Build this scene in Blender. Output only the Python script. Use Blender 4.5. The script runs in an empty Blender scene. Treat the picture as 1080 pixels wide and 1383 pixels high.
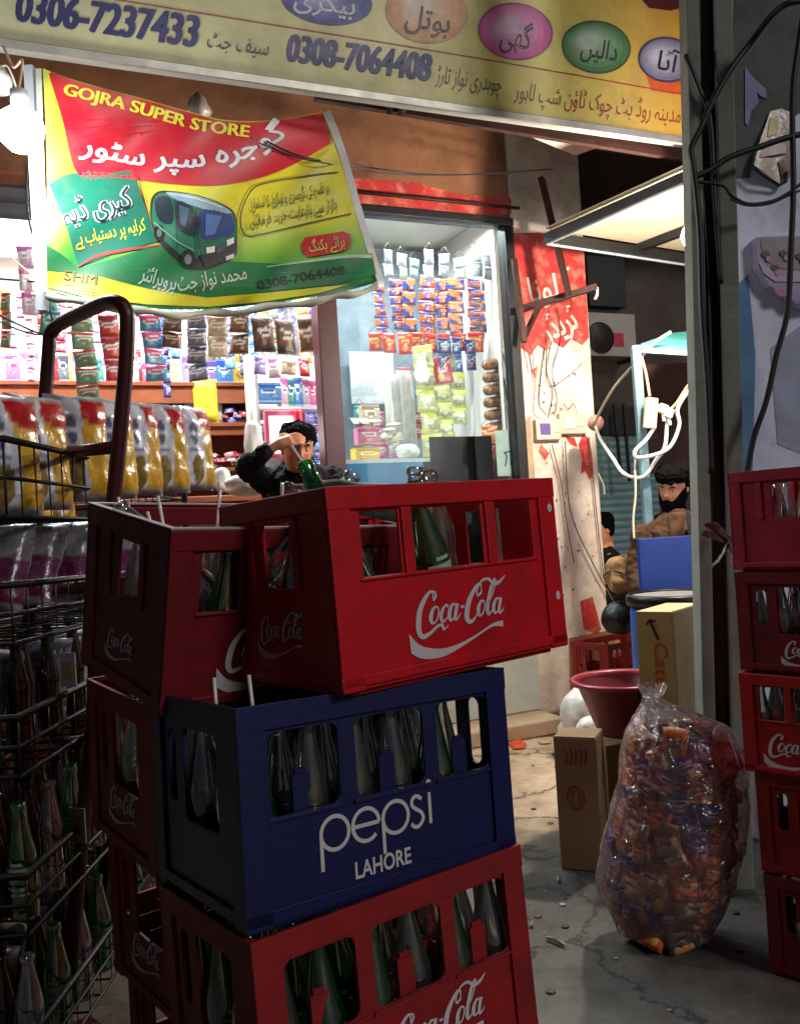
import bpy, bmesh, math, random, unicodedata
from mathutils import Vector, Matrix, Euler, noise
from mathutils.geometry import tessellate_polygon
random.seed(7)
sc = bpy.context.scene
COL = sc.collection
R_ = math.radians
# ---------------------------------------------------------------- camera
F_, CX, CY, CAM_H = 1180.0, 540.0, 691.5, 1.38
PITCH, ROLL = R_(1.0), 0.06
fwd = Vector((0, math.cos(PITCH), math.sin(PITCH)))
_r0 = Vector((1, 0, 0)); _u0 = _r0.cross(fwd)
cR = _r0 * math.cos(ROLL) - _u0 * math.sin(ROLL)
cU = _r0 * math.sin(ROLL) + _u0 * math.cos(ROLL)
CAMP = Vector((0, 0, CAM_H))
cam_d = bpy.data.cameras.new('camera'); cam = bpy.data.objects.new('camera', cam_d); COL.objects.link(cam)
mm = Matrix((cR, cU, -fwd)).transposed().to_4x4(); mm.translation = CAMP
cam.matrix_world = mm
cam_d.sensor_fit = 'HORIZONTAL'; cam_d.sensor_width = 36.0; cam_d.lens = 36.0 * F_ / 1080.0
cam_d.clip_start = 0.05; cam_d.clip_end = 500
sc.camera = cam
# ---------------------------------------------------------------- world, sun, exposure
w = bpy.data.worlds.new('World'); sc.world = w; w.use_nodes = True
nt = w.node_tree; nt.nodes.clear()
sky = nt.nodes.new('ShaderNodeTexSky'); sky.sky_type = 'NISHITA'; sky.sun_disc = False
SUN_EL, SUN_AZ = R_(30), Vector((0.70, -0.714))
sky.sun_elevation = SUN_EL; sky.sun_rotation = math.atan2(SUN_AZ.x, SUN_AZ.y)
bg = nt.nodes.new('ShaderNodeBackground'); bg.inputs[1].default_value = 0.007
wo = nt.nodes.new('ShaderNodeOutputWorld')
nt.links.new(sky.outputs[0], bg.inputs[0]); nt.links.new(bg.outputs[0], wo.inputs[0])
sl = bpy.data.lights.new('sun', 'SUN'); sl.energy = 0.95; sl.angle = R_(12); sl.color = (1.0, 0.95, 0.93)
so = bpy.data.objects.new('sun', sl); COL.objects.link(so)
_sd = Vector((SUN_AZ.x * math.cos(SUN_EL), SUN_AZ.y * math.cos(SUN_EL), math.sin(SUN_EL)))
so.rotation_euler = _sd.to_track_quat('Z', 'Y').to_euler(); so.location = (3, -4, 6)
sc.view_settings.view_transform = 'Standard'; sc.view_settings.look = 'None'
sc.view_settings.exposure = 0.0; sc.view_settings.gamma = 1.0; sc.view_settings.use_curve_mapping = False
sc.render.engine = 'CYCLES'
sc.cycles.use_denoising = True
sc.cycles.max_bounces = 8; sc.cycles.transparent_max_bounces = 24; sc.cycles.diffuse_bounces = 4
sc.cycles.caustics_reflective = False; sc.cycles.caustics_refractive = False
sc.cycles.sample_clamp_indirect = 6.0

# ---------------------------------------------------------------- pixel rays
def ray(px, py): return fwd + cR * ((px - CX) / F_) - cU * ((py - CY) / F_)
def at(px, py, d):
    v = ray(px, py); return CAMP + v * (d / v.y)
def atz(px, py, z):
    v = ray(px, py); return CAMP + v * ((z - CAM_H) / v.z)
def onplane(px, py, P, n):
    v = ray(px, py); return CAMP + v * ((P - CAMP).dot(n) / v.dot(n))
# shop frame: u along the shop front, v into the shop
SA = R_(23); E1 = Vector((math.cos(SA), math.sin(SA), 0)); E2 = Vector((-math.sin(SA), math.cos(SA), 0)); EZ = Vector((0, 0, 1))
SO = Vector((0.865, 5.9, 0))
def S(u, v, z=0.0): return SO + E1 * u + E2 * v + EZ * z
def onS(px, py, v): return onplane(px, py, S(0, v), E2)
def uvz(p):
    d = p - SO; return d.dot(E1), d.dot(E2), p.z
def SM(u, v, z, rz=0.0):
    return Matrix.Translation(S(u, v, z)) @ Matrix.Rotation(SA + rz, 4, 'Z')

# ---------------------------------------------------------------- colour
def lin(c):
    if max(c) > 1.0: c = [x / 255.0 for x in c]
    return tuple((x / 12.92 if x <= 0.04045 else ((x + 0.055) / 1.055) ** 2.4) for x in c)
def jit(c, a=18):
    d = random.uniform(-a, a)
    return tuple(min(255, max(2, x + d + random.uniform(-a, a) * .5)) for x in c)

# ---------------------------------------------------------------- materials
MATS = {}
def mat(name, c=None, rough=0.5, metal=0.0, vary=0.25, vscale=6.0, bump=0.0, bscale=40.0, spec=0.5, dirt=0.0, dirtc=(60, 48, 38), dscale=3.0, emit=None, estr=0.0, coat=0.0, scuff=0.0, scuffc=(200, 150, 150)):
    """principled material; colour c (sRGB) or, when None, the mesh's own printed colours"""
    if name in MATS: return MATS[name]
    m = bpy.data.materials.new(name); m.use_nodes = True; n = m.node_tree.nodes; l = m.node_tree.links
    b = n['Principled BSDF']
    b.inputs['Roughness'].default_value = rough; b.inputs['Metallic'].default_value = metal
    b.inputs['Specular IOR Level'].default_value = spec; b.inputs['Coat Weight'].default_value = coat
    tc = n.new('ShaderNodeTexCoord')
    if c is None:
        s = n.new('ShaderNodeVertexColor'); s.layer_name = 'Col'; out = s.outputs[0]
    else:
        s = n.new('ShaderNodeRGB'); s.outputs[0].default_value = (*lin(c), 1); out = s.outputs[0]
    if vary > 0:
        t = n.new('ShaderNodeTexNoise'); t.inputs['Scale'].default_value = vscale; t.inputs['Detail'].default_value = 6; t.inputs['Roughness'].default_value = .65
        l.new(tc.outputs['Object'], t.inputs['Vector'])
        mr = n.new('ShaderNodeMapRange'); mr.inputs[1].default_value = .3; mr.inputs[2].default_value = .7; mr.inputs[3].default_value = 1 - vary; mr.inputs[4].default_value = 1 + vary * .4
        l.new(t.outputs[0], mr.inputs[0])
        mx = n.new('ShaderNodeVectorMath'); mx.operation = 'SCALE'
        l.new(out, mx.inputs[0]); l.new(mr.outputs[0], mx.inputs['Scale']); out = mx.outputs[0]
        rr = n.new('ShaderNodeMapRange'); rr.inputs[3].default_value = min(1, rough * 1.25); rr.inputs[4].default_value = rough * .8
        l.new(t.outputs[0], rr.inputs[0]); l.new(rr.outputs[0], b.inputs['Roughness'])
    if dirt > 0:
        t2 = n.new('ShaderNodeTexNoise'); t2.inputs['Scale'].default_value = dscale; t2.inputs['Detail'].default_value = 9; t2.inputs['Roughness'].default_value = .7
        l.new(tc.outputs['Object'], t2.inputs['Vector'])
        m2 = n.new('ShaderNodeMapRange'); m2.inputs[1].default_value = .48; m2.inputs[2].default_value = .66; m2.inputs[3].default_value = 0; m2.inputs[4].default_value = dirt
        l.new(t2.outputs[0], m2.inputs[0])
        mc = n.new('ShaderNodeMix'); mc.data_type = 'RGBA'; mc.inputs[7].default_value = (*lin(dirtc), 1)
        l.new(m2.outputs[0], mc.inputs[0]); l.new(out, mc.inputs[6]); out = mc.outputs[2]
    if scuff > 0:   # short pale scratches rubbed into the surface
        mp = n.new('ShaderNodeMapping'); mp.inputs['Scale'].default_value = (9, 9, 70); mp.inputs['Rotation'].default_value = (.5, .4, .3); l.new(tc.outputs['Object'], mp.inputs[0])
        t5 = n.new('ShaderNodeTexNoise'); t5.inputs['Scale'].default_value = 2.2; t5.inputs['Detail'].default_value = 7; t5.inputs['Roughness'].default_value = .75; l.new(mp.outputs[0], t5.inputs['Vector'])
        m5 = n.new('ShaderNodeMapRange'); m5.inputs[1].default_value = .62; m5.inputs[2].default_value = .74; m5.inputs[4].default_value = scuff; l.new(t5.outputs[0], m5.inputs[0])
        x5 = n.new('ShaderNodeMix'); x5.data_type = 'RGBA'; x5.inputs[7].default_value = (*lin(scuffc), 1); l.new(m5.outputs[0], x5.inputs[0]); l.new(out, x5.inputs[6]); out = x5.outputs[2]
    l.new(out, b.inputs['Base Color'])
    if bump > 0:
        t3 = n.new('ShaderNodeTexNoise'); t3.inputs['Scale'].default_value = bscale; t3.inputs['Detail'].default_value = 4
        l.new(tc.outputs['Object'], t3.inputs['Vector'])
        bp = n.new('ShaderNodeBump'); bp.inputs['Strength'].default_value = bump; bp.inputs['Distance'].default_value = .01
        l.new(t3.outputs[0], bp.inputs['Height']); l.new(bp.outputs[0], b.inputs['Normal'])
    if emit is not None:
        b.inputs['Emission Color'].default_value = (*lin(emit), 1); b.inputs['Emission Strength'].default_value = estr
    MATS[name] = m; return m
def film(name, tint, gloss=0.25, rough=0.06, bump=0.0, bscale=25.0, edge=0.5, haze=0.0):
    """thin clear glass or plastic: tinted see-through mixed with a reflection that grows at grazing angles"""
    if name in MATS: return MATS[name]
    m = bpy.data.materials.new(name); m.use_nodes = True; n = m.node_tree.nodes; l = m.node_tree.links
    n.clear(); o = n.new('ShaderNodeOutputMaterial')
    lw = n.new('ShaderNodeLayerWeight'); lw.inputs['Blend'].default_value = edge
    tr = n.new('ShaderNodeBsdfTransparent'); gl = n.new('ShaderNodeBsdfGlossy'); gl.inputs['Roughness'].default_value = rough
    cm = n.new('ShaderNodeMix'); cm.data_type = 'RGBA'
    t = lin(tint); cm.inputs[6].default_value = (*t, 1); cm.inputs[7].default_value = (*[x * x * .9 for x in t], 1)
    l.new(lw.outputs['Facing'], cm.inputs[0]); l.new(cm.outputs[2], tr.inputs[0])
    mr = n.new('ShaderNodeMapRange'); mr.inputs[3].default_value = gloss * .25; mr.inputs[4].default_value = min(1, gloss * 2.2)
    l.new(lw.outputs['Fresnel'], mr.inputs[0])
    ms = n.new('ShaderNodeMixShader'); l.new(mr.outputs[0], ms.inputs[0]); l.new(tr.outputs[0], ms.inputs[1]); l.new(gl.outputs[0], ms.inputs[2])
    if bump > 0:
        tc = n.new('ShaderNodeTexCoord'); t3 = n.new('ShaderNodeTexNoise'); t3.inputs['Scale'].default_value = bscale; t3.inputs['Detail'].default_value = 3; t3.inputs['Distortion'].default_value = 1.2
        l.new(tc.outputs['Object'], t3.inputs['Vector'])
        bp = n.new('ShaderNodeBump'); bp.inputs['Strength'].default_value = bump; bp.inputs['Distance'].default_value = .02
        l.new(t3.outputs[0], bp.inputs['Height']); l.new(bp.outputs[0], gl.inputs['Normal']); l.new(bp.outputs[0], lw.inputs['Normal'])
    res = ms.outputs[0]
    if haze > 0:   # scuffed, dusty surface
        df = n.new('ShaderNodeBsdfDiffuse'); df.inputs[0].default_value = (*lin(tint), 1); tl = n.new('ShaderNodeBsdfTranslucent'); tl.inputs[0].default_value = (*lin(tint), 1)
        m1 = n.new('ShaderNodeMixShader'); m1.inputs[0].default_value = .5; l.new(df.outputs[0], m1.inputs[1]); l.new(tl.outputs[0], m1.inputs[2])
        m2 = n.new('ShaderNodeMixShader'); m2.inputs[0].default_value = haze; l.new(res, m2.inputs[1]); l.new(m1.outputs[0], m2.inputs[2]); res = m2.outputs[0]
    l.new(res, o.inputs[0])
    MATS[name] = m; return m
def emis(name, c, s):
    if name in MATS: return MATS[name]
    m = bpy.data.materials.new(name); m.use_nodes = True; n = m.node_tree.nodes; n.clear()
    e = n.new('ShaderNodeEmission'); e.inputs[0].default_value = (*lin(c), 1); e.inputs[1].default_value = s
    o = n.new('ShaderNodeOutputMaterial'); m.node_tree.links.new(e.outputs[0], o.inputs[0]); MATS[name] = m; return m

M_pack = mat('printed_plastic_wrap', None, rough=.32, vary=.22, vscale=22, bump=.35, bscale=55, spec=.6)
M_card = mat('printed_cardboard', None, rough=.6, vary=.18, vscale=14, bump=.08, bscale=60)
M_vinyl = mat('printed_vinyl_sheet', None, rough=.42, vary=.2, vscale=3.5, bump=.12, bscale=9, dirt=.25, dirtc=(120, 105, 80), dscale=5)
M_ink = mat('printed_ink', None, rough=.45, vary=.25, vscale=14)
M_foil = mat('silver_foil', (190, 190, 195), rough=.22, metal=.85, vary=.2, vscale=30, bump=.6, bscale=60)
M_red = mat('red_crate_plastic', (205, 10, 30), rough=.4, vary=.32, vscale=7, bump=.05, bscale=90, dirt=.35, dirtc=(70, 14, 18), dscale=6, scuff=.30, scuffc=(214, 110, 110))
M_redold_shade = mat('worn_shaded_red_crate_plastic', (150, 18, 24), rough=.55, vary=.35, vscale=8, bump=.06, bscale=90, dirt=.45, dirtc=(58, 20, 18), dscale=7, scuff=.30, scuffc=(170, 96, 88))  # scuffed and dirty; base red also darkened for the weaker light lower down
M_redshade = mat('shaded_red_crate_plastic', (118, 14, 26), rough=.5, vary=.35, vscale=8, bump=.06, bscale=90, dirt=.45, dirtc=(50, 14, 18), dscale=7, scuff=.28, scuffc=(150, 80, 84))  # base red darkened in place of the shade on these crates
M_blue = mat('blue_crate_plastic', (12, 18, 78), rough=.45, vary=.35, vscale=8, bump=.05, bscale=90, dirt=.4, dirtc=(22, 22, 40), dscale=6, scuff=.22, scuffc=(84, 92, 140))
M_white = mat('white_print', (215, 208, 210), rough=.5, vary=.25, vscale=30, dirt=.25, dirtc=(150, 100, 105), dscale=30)
M_rim = mat('worn_pale_rim', (190, 165, 165), rough=.5, vary=.3, vscale=20)
M_steel = mat('rusty_brown_steel', (66, 34, 24), rough=.6, metal=.25, vary=.45, vscale=10, bump=.2, bscale=60, dirt=.5, dirtc=(30, 20, 16), dscale=12)
M_black = mat('black_painted_steel', (22, 21, 22), rough=.5, metal=.2, vary=.4, vscale=12, bump=.1)
M_maroon = mat('maroon_painted_pipe', (74, 20, 24), rough=.42, vary=.4, vscale=14, bump=.1, bscale=70, dirt=.5, dirtc=(34, 20, 18), dscale=14)
M_wire = mat('dark_rack_wire', (26, 22, 24), rough=.45, metal=.4, vary=.3)
M_cable = mat('black_cable_rubber', (18, 18, 20), rough=.55, vary=.3)
M_wcable = mat('cream_cable', (222, 200, 170), rough=.45, vary=.3)
M_glassc = film('clear_bottle_glass', (250, 253, 252), gloss=.95, rough=.05, edge=.5, haze=.035)
M_glassg = film('green_bottle_glass', (60, 196, 80), gloss=.9, rough=.05, edge=.5, haze=.05)
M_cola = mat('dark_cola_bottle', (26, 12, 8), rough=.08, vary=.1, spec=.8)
M_pane = film('window_glass', (238, 245, 243), gloss=.09, rough=.02, edge=.3)
M_clearbag = film('crinkled_clear_plastic', (252, 246, 250), gloss=.46, rough=.12, bump=.85, bscale=20, edge=.25, haze=.06)
M_milky = mat('milky_plastic', (215, 215, 212), rough=.35, vary=.15, bump=.4, bscale=30)

# ---------------------------------------------------------------- mesh builder
class MB:
    def __init__(s): s.v = []; s.f = []; s.c = []; s.m = []; s.sm = []
    def add(s, vs, fs, c=(128, 128, 128), M=None, mi=0, smooth=False, cols=None):
        k = len(s.v)
        s.v += [(M @ Vector(p)) if M is not None else Vector(p) for p in vs]
        for i, f in enumerate(fs):
            s.f.append([k + j for j in f]); s.c.append(cols[i] if cols else c); s.m.append(mi); s.sm.append(smooth)
        return s
    def box(s, x0, x1, y0, y1, z0, z1, c=(128, 128, 128), M=None, mi=0):
        v = [(x0, y0, z0), (x1, y0, z0), (x1, y1, z0), (x0, y1, z0), (x0, y0, z1), (x1, y0, z1), (x1, y1, z1), (x0, y1, z1)]
        return s.add(v, [(0, 3, 2, 1), (4, 5, 6, 7), (0, 1, 5, 4), (1, 2, 6, 5), (2, 3, 7, 6), (3, 0, 4, 7)], c, M, mi)
    def beam(s, a, b, wx, wz, c=(128, 128, 128), mi=0):
        """square bar from a to b"""
        a = Vector(a); b = Vector(b); d = (b - a); L = d.length
        q = d.to_track_quat('Y', 'Z').to_matrix().to_4x4(); q.translation = a
        return s.box(-wx / 2, wx / 2, 0, L, -wz / 2, wz / 2, c, q, mi)
    def tube(s, pts, r, n=8, c=(128, 128, 128), cap=True, mi=0, closed=False):
        pts = [Vector(p) for p in pts]; rs = r if isinstance(r, (list, tuple)) else [r] * len(pts)
        vs = []; fs = []; prev = None
        for i, p in enumerate(pts):
            a = pts[i - 1] if i else (pts[-1] if closed else p); b = pts[(i + 1) % len(pts)] if (i < len(pts) - 1 or closed) else p
            t = (b - a)
            t = t.normalized() if t.length > 1e-9 else Vector((0, 0, 1))
            if prev is None: x = t.orthogonal().normalized()
            else:
                x = prev - t * prev.dot(t); x = x.normalized() if x.length > 1e-6 else t.orthogonal().normalized()
            prev = x; y = t.cross(x)
            for j in range(n):
                an = 2 * math.pi * j / n; vs.append(p + (x * math.cos(an) + y * math.sin(an)) * rs[i])
        m = len(pts)
        for i in range(m if closed else m - 1):
            k = (i + 1) % m
            for j in range(n): fs.append((i * n + j, i * n + (j + 1) % n, k * n + (j + 1) % n, k * n + j))
        if cap and not closed: fs.append(tuple(reversed(range(n)))); fs.append(tuple((m - 1) * n + j for j in range(n)))
        return s.add(vs, fs, c, None, mi, True)
    def lathe(s, prof, n=20, c=(128, 128, 128), M=None, mi=0, cols=None):
        vs = []; fs = []; cc = []
        for r, z in prof:
            for j in range(n): vs.append((r * math.cos(2 * math.pi * j / n), r * math.sin(2 * math.pi * j / n), z))
        for i in range(len(prof) - 1):
            for j in range(n):
                fs.append((i * n + j, i * n + (j + 1) % n, (i + 1) * n + (j + 1) % n, (i + 1) * n + j)); cc.append(cols[i] if cols else c)
        return s.add(vs, fs, c, M, mi, True, cc)
    def grid(s, f, nu, nv, col=None, c=(128, 128, 128), M=None, mi=0, smooth=True, wrap=False):
        vs = [f(i / nu, j / nv) for j in range(nv + 1) for i in range(nu + (0 if wrap else 1))]
        w = nu if wrap else nu + 1; fs = []; cc = []
        vc = [col(i / nu, j / nv) for j in range(nv + 1) for i in range(w)] if col and smooth else None
        for j in range(nv):
            for i in range(nu):
                a = j * w + i; b = j * w + (i + 1) % w
                fs.append((a, b, b + w, a + w)); cc.append([vc[q] for q in fs[-1]] if vc else col((i + .5) / nu, (j + .5) / nv) if col else c)
        return s.add(vs, fs, c, M, mi, smooth, cc)
    def poly(s, pts, c, surf, layer=0, mi=0, maxe=None):
        """flat polygon in sheet coordinates laid on a surface"""
        if maxe is None and getattr(surf, 'curved', False): maxe = 8
        P = [Vector((p[0], p[1], 0)) for p in pts]
        tr = [list(t) for t in tessellate_polygon([P])]
        if maxe:
            bm = bmesh.new(); vv = [bm.verts.new(p) for p in P]
            for t in tr:
                try: bm.faces.new([vv[i] for i in t])
                except ValueError: pass
            for _ in range(5):
                es = [e for e in bm.edges if e.calc_length() > maxe]
                if not es: break
                bmesh.ops.subdivide_edges(bm, edges=es, cuts=1, use_grid_fill=False); bmesh.ops.triangulate(bm, faces=bm.faces[:])
            bm.verts.index_update(); P = [v.co.copy() for v in bm.verts]; tr = [[v.index for v in f.verts] for f in bm.faces]; bm.free()
        return s.add([surf(p.x, p.y, layer) for p in P], tr, c, None, mi, maxe is not None)
    def build(s, name, mats, parent=None, bevel=0.0, loc=None):
        me = bpy.data.meshes.new(name)
        me.from_pydata([tuple(v) for v in s.v], [], s.f)
        if not isinstance(mats, (list, tuple)): mats = [mats]
        for m in mats: me.materials.append(m)
        at_ = me.color_attributes.new('Col', 'FLOAT_COLOR', 'CORNER'); buf = []
        cache = {}
        for p, c in zip(me.polygons, s.c):
            if isinstance(c, list):
                for q in c: buf += (*lin(q), 1.0)
                continue
            k = tuple(c)
            if k not in cache: cache[k] = (*lin(c), 1.0)
            buf += list(cache[k]) * p.loop_total
        at_.data.foreach_set('color', buf)
        me.polygons.foreach_set('material_index', s.m); me.polygons.foreach_set('use_smooth', s.sm)
        me.update()
        o = bpy.data.objects.new(name, me); COL.objects.link(o)
        if loc is not None:
            L = Vector(loc); me.transform(Matrix.Translation(-L)); o.location = L
        if parent is not None: o.parent = parent
        if bevel:
            b = o.modifiers.new('edge', 'BEVEL'); b.width = bevel; b.segments = 2; b.limit_method = 'ANGLE'; b.angle_limit = R_(40)
        return o
def tag(o, label, cat, group=None, kind=None):
    if label: o['label'] = label
    if cat: o['category'] = cat
    if group: o['group'] = group
    if kind: o['kind'] = kind
    return o
def thing(name, label, cat, loc=(0, 0, 0), rot=(0, 0, 0), group=None):
    o = bpy.data.objects.new(name, None); COL.objects.link(o); o.empty_display_size = .1
    o.location = loc; o.rotation_euler = rot
    return tag(o, label, cat, group)
def setM(o, M): o.matrix_world = M; return o
def copy_tree(o, parent=None):
    c = o.copy(); COL.objects.link(c)
    if parent is not None: c.parent = parent
    for ch in o.children: copy_tree(ch, c)
    return c
def spline(pts, n=8, closed=False):
    pts = [Vector(p) for p in pts]; out = []; m = len(pts)
    g = (lambda i: pts[i % m]) if closed else (lambda i: pts[max(0, min(m - 1, i))])
    for i in range(m if closed else m - 1):
        a, b, c, d = g(i - 1), g(i), g(i + 1), g(i + 2)
        for k in range(n):
            t = k / n
            out.append(.5 * ((2 * b) + (c - a) * t + (2 * a - 5 * b + 4 * c - d) * t * t + (3 * b - a - 3 * c + d) * t ** 3))
    if not closed: out.append(pts[-1])
    return out
# ---------------------------------------------------------------- lettering
_forms = {}
for cp in list(range(0xFB50, 0xFDF0)) + list(range(0xFE80, 0xFEFD)):
    d = unicodedata.decomposition(chr(cp)).split()
    if len(d) == 2 and d[0] in ('<isolated>', '<final>', '<initial>', '<medial>'):
        _forms.setdefault(chr(int(d[1], 16)), {})[d[0][1:-1]] = chr(cp)
def urdu(t):
    out = []
    for i, ch in enumerate(t):
        f = _forms.get(ch)
        if not f: out.append(ch); continue
        p = _forms.get(t[i - 1]) if i else None; nx = _forms.get(t[i + 1]) if i + 1 < len(t) else None
        jp = p is not None and 'initial' in p and 'final' in f
        jn = nx is not None and 'final' in nx and 'initial' in f
        k = 'medial' if jp and jn and 'medial' in f else 'final' if jp else 'initial' if jn else 'isolated'
        out.append(f.get(k, f.get('isolated', ch)))
    return ''.join(reversed(out))
_tc = {}
def glyphs(body, bold=0.0, res=3):
    k = (body, bold, res)
    if k in _tc: return _tc[k]
    cu = bpy.data.curves.new('t', 'FONT'); cu.body = body; cu.offset = bold; cu.resolution_u = res
    o = bpy.data.objects.new('t', cu); COL.objects.link(o)
    bpy.context.view_layer.update()
    dg = bpy.context.evaluated_depsgraph_get()
    me = bpy.data.meshes.new_from_object(o.evaluated_get(dg))
    vs = [(v.co.x, v.co.y) for v in me.vertices]; fs = [tuple(p.vertices) for p in me.polygons]
    bpy.data.objects.remove(o); bpy.data.meshes.remove(me); bpy.data.curves.remove(cu)
    xs = [v[0] for v in vs]; ys = [v[1] for v in vs]
    r = (vs, fs, min(xs), max(xs), min(ys), max(ys)); _tc[k] = r; return r
def text(mb, body, base, h, c, surf, layer=1, bold=0.0, cap=None, mi=0, grow=0.0):
    """lettering stretched along the base polyline (sheet coordinates, y down); h = full height"""
    vs, fs, x0, x1, y0, y1 = glyphs(body, bold)
    yb = 0.0 if cap is None else y0
    H = (0.73 if cap is None else (y1 - y0))
    base = [Vector((p[0], p[1])) for p in base]
    L = [0]
    for a, b in zip(base, base[1:]): L.append(L[-1] + (b - a).length)
    out = []
    for x, y in vs:
        s = (x - x0) / (x1 - x0) * L[-1]
        i = 0
        while i < len(base) - 2 and s > L[i + 1]: i += 1
        t = (base[i + 1] - base[i]).normalized(); p = base[i] + t * (s - L[i])
        n = Vector((-ROLL * .0 + t.y, -t.x)) if t.x > 0 else Vector((-t.y, t.x))
        q = p + n * ((y - yb) / H * h)
        out.append(surf(q.x, q.y, layer))
    mb.add(out, fs, c, None, mi)
    if grow > 0:
        t = (base[1] - base[0]).normalized(); kw = dict(bold=bold, cap=cap, mi=mi)
        for i, g in enumerate((-grow, grow)):
            text(mb, body, [tuple(b + t * g) for b in base], h, c, surf, layer + .25 * (i + 1), **kw)
    return mb
def stroke(mb, pts, ws, c, surf, layer=0, n=8, mi=0, closed=False):
    """pen stroke with its own width at each point"""
    P = spline([(p[0], p[1], w_) for p, w_ in zip(pts, ws)], n, closed)
    vs = []; fs = []; m = len(P)
    for i, p in enumerate(P):
        a = P[i - 1] if (i or closed) else p; b = P[(i + 1) % m] if (i < m - 1 or closed) else p
        t = Vector((b.x - a.x, b.y - a.y)); t = t.normalized() if t.length > 1e-9 else Vector((1, 0))
        nx, ny = -t.y * p.z * .5, t.x * p.z * .5
        vs += [surf(p.x + nx, p.y + ny, layer), surf(p.x - nx, p.y - ny, layer)]
    for i in range(m if closed else m - 1):
        k = (i + 1) % m; fs.append((2 * i, 2 * i + 1, 2 * k + 1, 2 * k))
    return mb.add(vs, fs, c, None, mi)
def ell(cx, cy, rx, ry, n=28, rot=0.0):
    return [(cx + rx * math.cos(a) * math.cos(rot) - ry * math.sin(a) * math.sin(rot), cy + rx * math.cos(a) * math.sin(rot) + ry * math.sin(a) * math.cos(rot)) for a in [2 * math.pi * i / n for i in range(n)]]
# ================================================================ SETTING
M_ground = mat('oily_concrete_ground', (96, 92, 86), rough=.75, vary=.45, vscale=2.4, bump=.6, bscale=26, dirt=.85, dirtc=(42, 42, 40), dscale=1.7, scuff=.35, scuffc=(130, 122, 110))
M_dust = mat('dusty_concrete', (176, 150, 122), rough=.85, vary=.3, vscale=2.5, bump=.3, bscale=18, dirt=.6, dirtc=(120, 98, 74), dscale=2.0)
M_plaster = mat('cream_plaster', (238, 222, 206), rough=.75, vary=.25, vscale=4, bump=.35, bscale=30, dirt=.6, dirtc=(176, 140, 120), dscale=4.5, scuff=.5, scuffc=(150, 112, 96))
M_tan = mat('tan_wall', (150, 100, 68), rough=.85, vary=.4, vscale=3.2, bump=.3, bscale=20, dirt=.75, dirtc=(86, 50, 36), dscale=2.6)
M_dark = mat('sooty_dark_wall', (70, 60, 54), rough=.85, vary=.35, vscale=2, bump=.25, bscale=16, dirt=.5, dirtc=(40, 34, 32), dscale=1.2)
M_inner = mat('white_shop_wall', (222, 218, 212), rough=.7, vary=.12, vscale=2)
M_peach = mat('peach_shop_wall', (232, 178, 142), rough=.75, vary=.15, vscale=2)
M_lav = mat('lavender_wall', (226, 228, 252), rough=.8, vary=.25, vscale=2.6, bump=.25, bscale=22, dirt=.5, dirtc=(112, 132, 168), dscale=2.2)
M_wood = mat('brown_shelf_wood', (150, 78, 42), rough=.5, vary=.3, vscale=9, bump=.1)
M_redpaint = mat('flaking_red_paint', (190, 46, 42), rough=.65, vary=.35, vscale=7, bump=.35, bscale=40, dirt=.7, dirtc=(222, 140, 112), dscale=9)
M_conc = mat('grey_pole_concrete', (134, 138, 126), rough=.85, vary=.35, vscale=5, bump=.35, bscale=30, dirt=.5, dirtc=(52, 54, 50), dscale=5)

# ground: one sheet, dust nearer the shop, oily grey towards the street
mb = MB(); N = 60
mb.grid(lambda u, v: (-30 + 60 * u, -20 + 50 * v, 0.0), 12, 10, c=(90, 90, 88), smooth=False)
g = mb.build('ground', M_ground); g['kind'] = 'structure'
# dust gathers towards the shop with an uneven edge: one material mixes dusty and oily concrete
_n = M_ground.node_tree.nodes; _l = M_ground.node_tree.links; _b = _n['Principled BSDF']
_src = _b.inputs['Base Color'].links[0].from_socket
_ge = _n.new('ShaderNodeNewGeometry'); _dt = _n.new('ShaderNodeVectorMath'); _dt.operation = 'DOT_PRODUCT'; _dt.inputs[1].default_value = E2
_l.new(_ge.outputs['Position'], _dt.inputs[0])
_nz = _n.new('ShaderNodeTexNoise'); _nz.inputs['Scale'].default_value = 1.3; _nz.inputs['Detail'].default_value = 9; _nz.inputs['Roughness'].default_value = .62; _l.new(_ge.outputs['Position'], _nz.inputs['Vector'])
_ad = _n.new('ShaderNodeMath'); _ad.operation = 'MULTIPLY_ADD'; _ad.inputs[1].default_value = 2.4; _l.new(_nz.outputs[0], _ad.inputs[0]); _l.new(_dt.outputs['Value'], _ad.inputs[2])
_k = SO.dot(E2) - 1.75 + 1.2
_mr = _n.new('ShaderNodeMapRange'); _mr.interpolation_type = 'SMOOTHSTEP'; _mr.inputs[1].default_value = _k - .30; _mr.inputs[2].default_value = _k + .45; _l.new(_ad.outputs[0], _mr.inputs[0])
_mx = _n.new('ShaderNodeMix'); _mx.data_type = 'RGBA'; _l.new(_mr.outputs[0], _mx.inputs[0]); _l.new(_src, _mx.inputs[6])
_dn = _n.new('ShaderNodeTexNoise'); _dn.inputs['Scale'].default_value = 3.2; _dn.inputs['Detail'].default_value = 10; _dn.inputs['Roughness'].default_value = .7; _l.new(_ge.outputs['Position'], _dn.inputs['Vector'])
_cr = _n.new('ShaderNodeValToRGB'); _cr.color_ramp.elements[0].position = .32; _cr.color_ramp.elements[0].color = (*lin((120, 92, 66)), 1); _cr.color_ramp.elements[1].position = .62; _cr.color_ramp.elements[1].color = (*lin((188, 166, 140)), 1)
_l.new(_dn.outputs[0], _cr.inputs[0]); _l.new(_cr.outputs[0], _mx.inputs[7]); _vo = _n.new('ShaderNodeTexVoronoi'); _vo.feature = 'DISTANCE_TO_EDGE'; _vo.inputs['Scale'].default_value = 1.15
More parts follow.
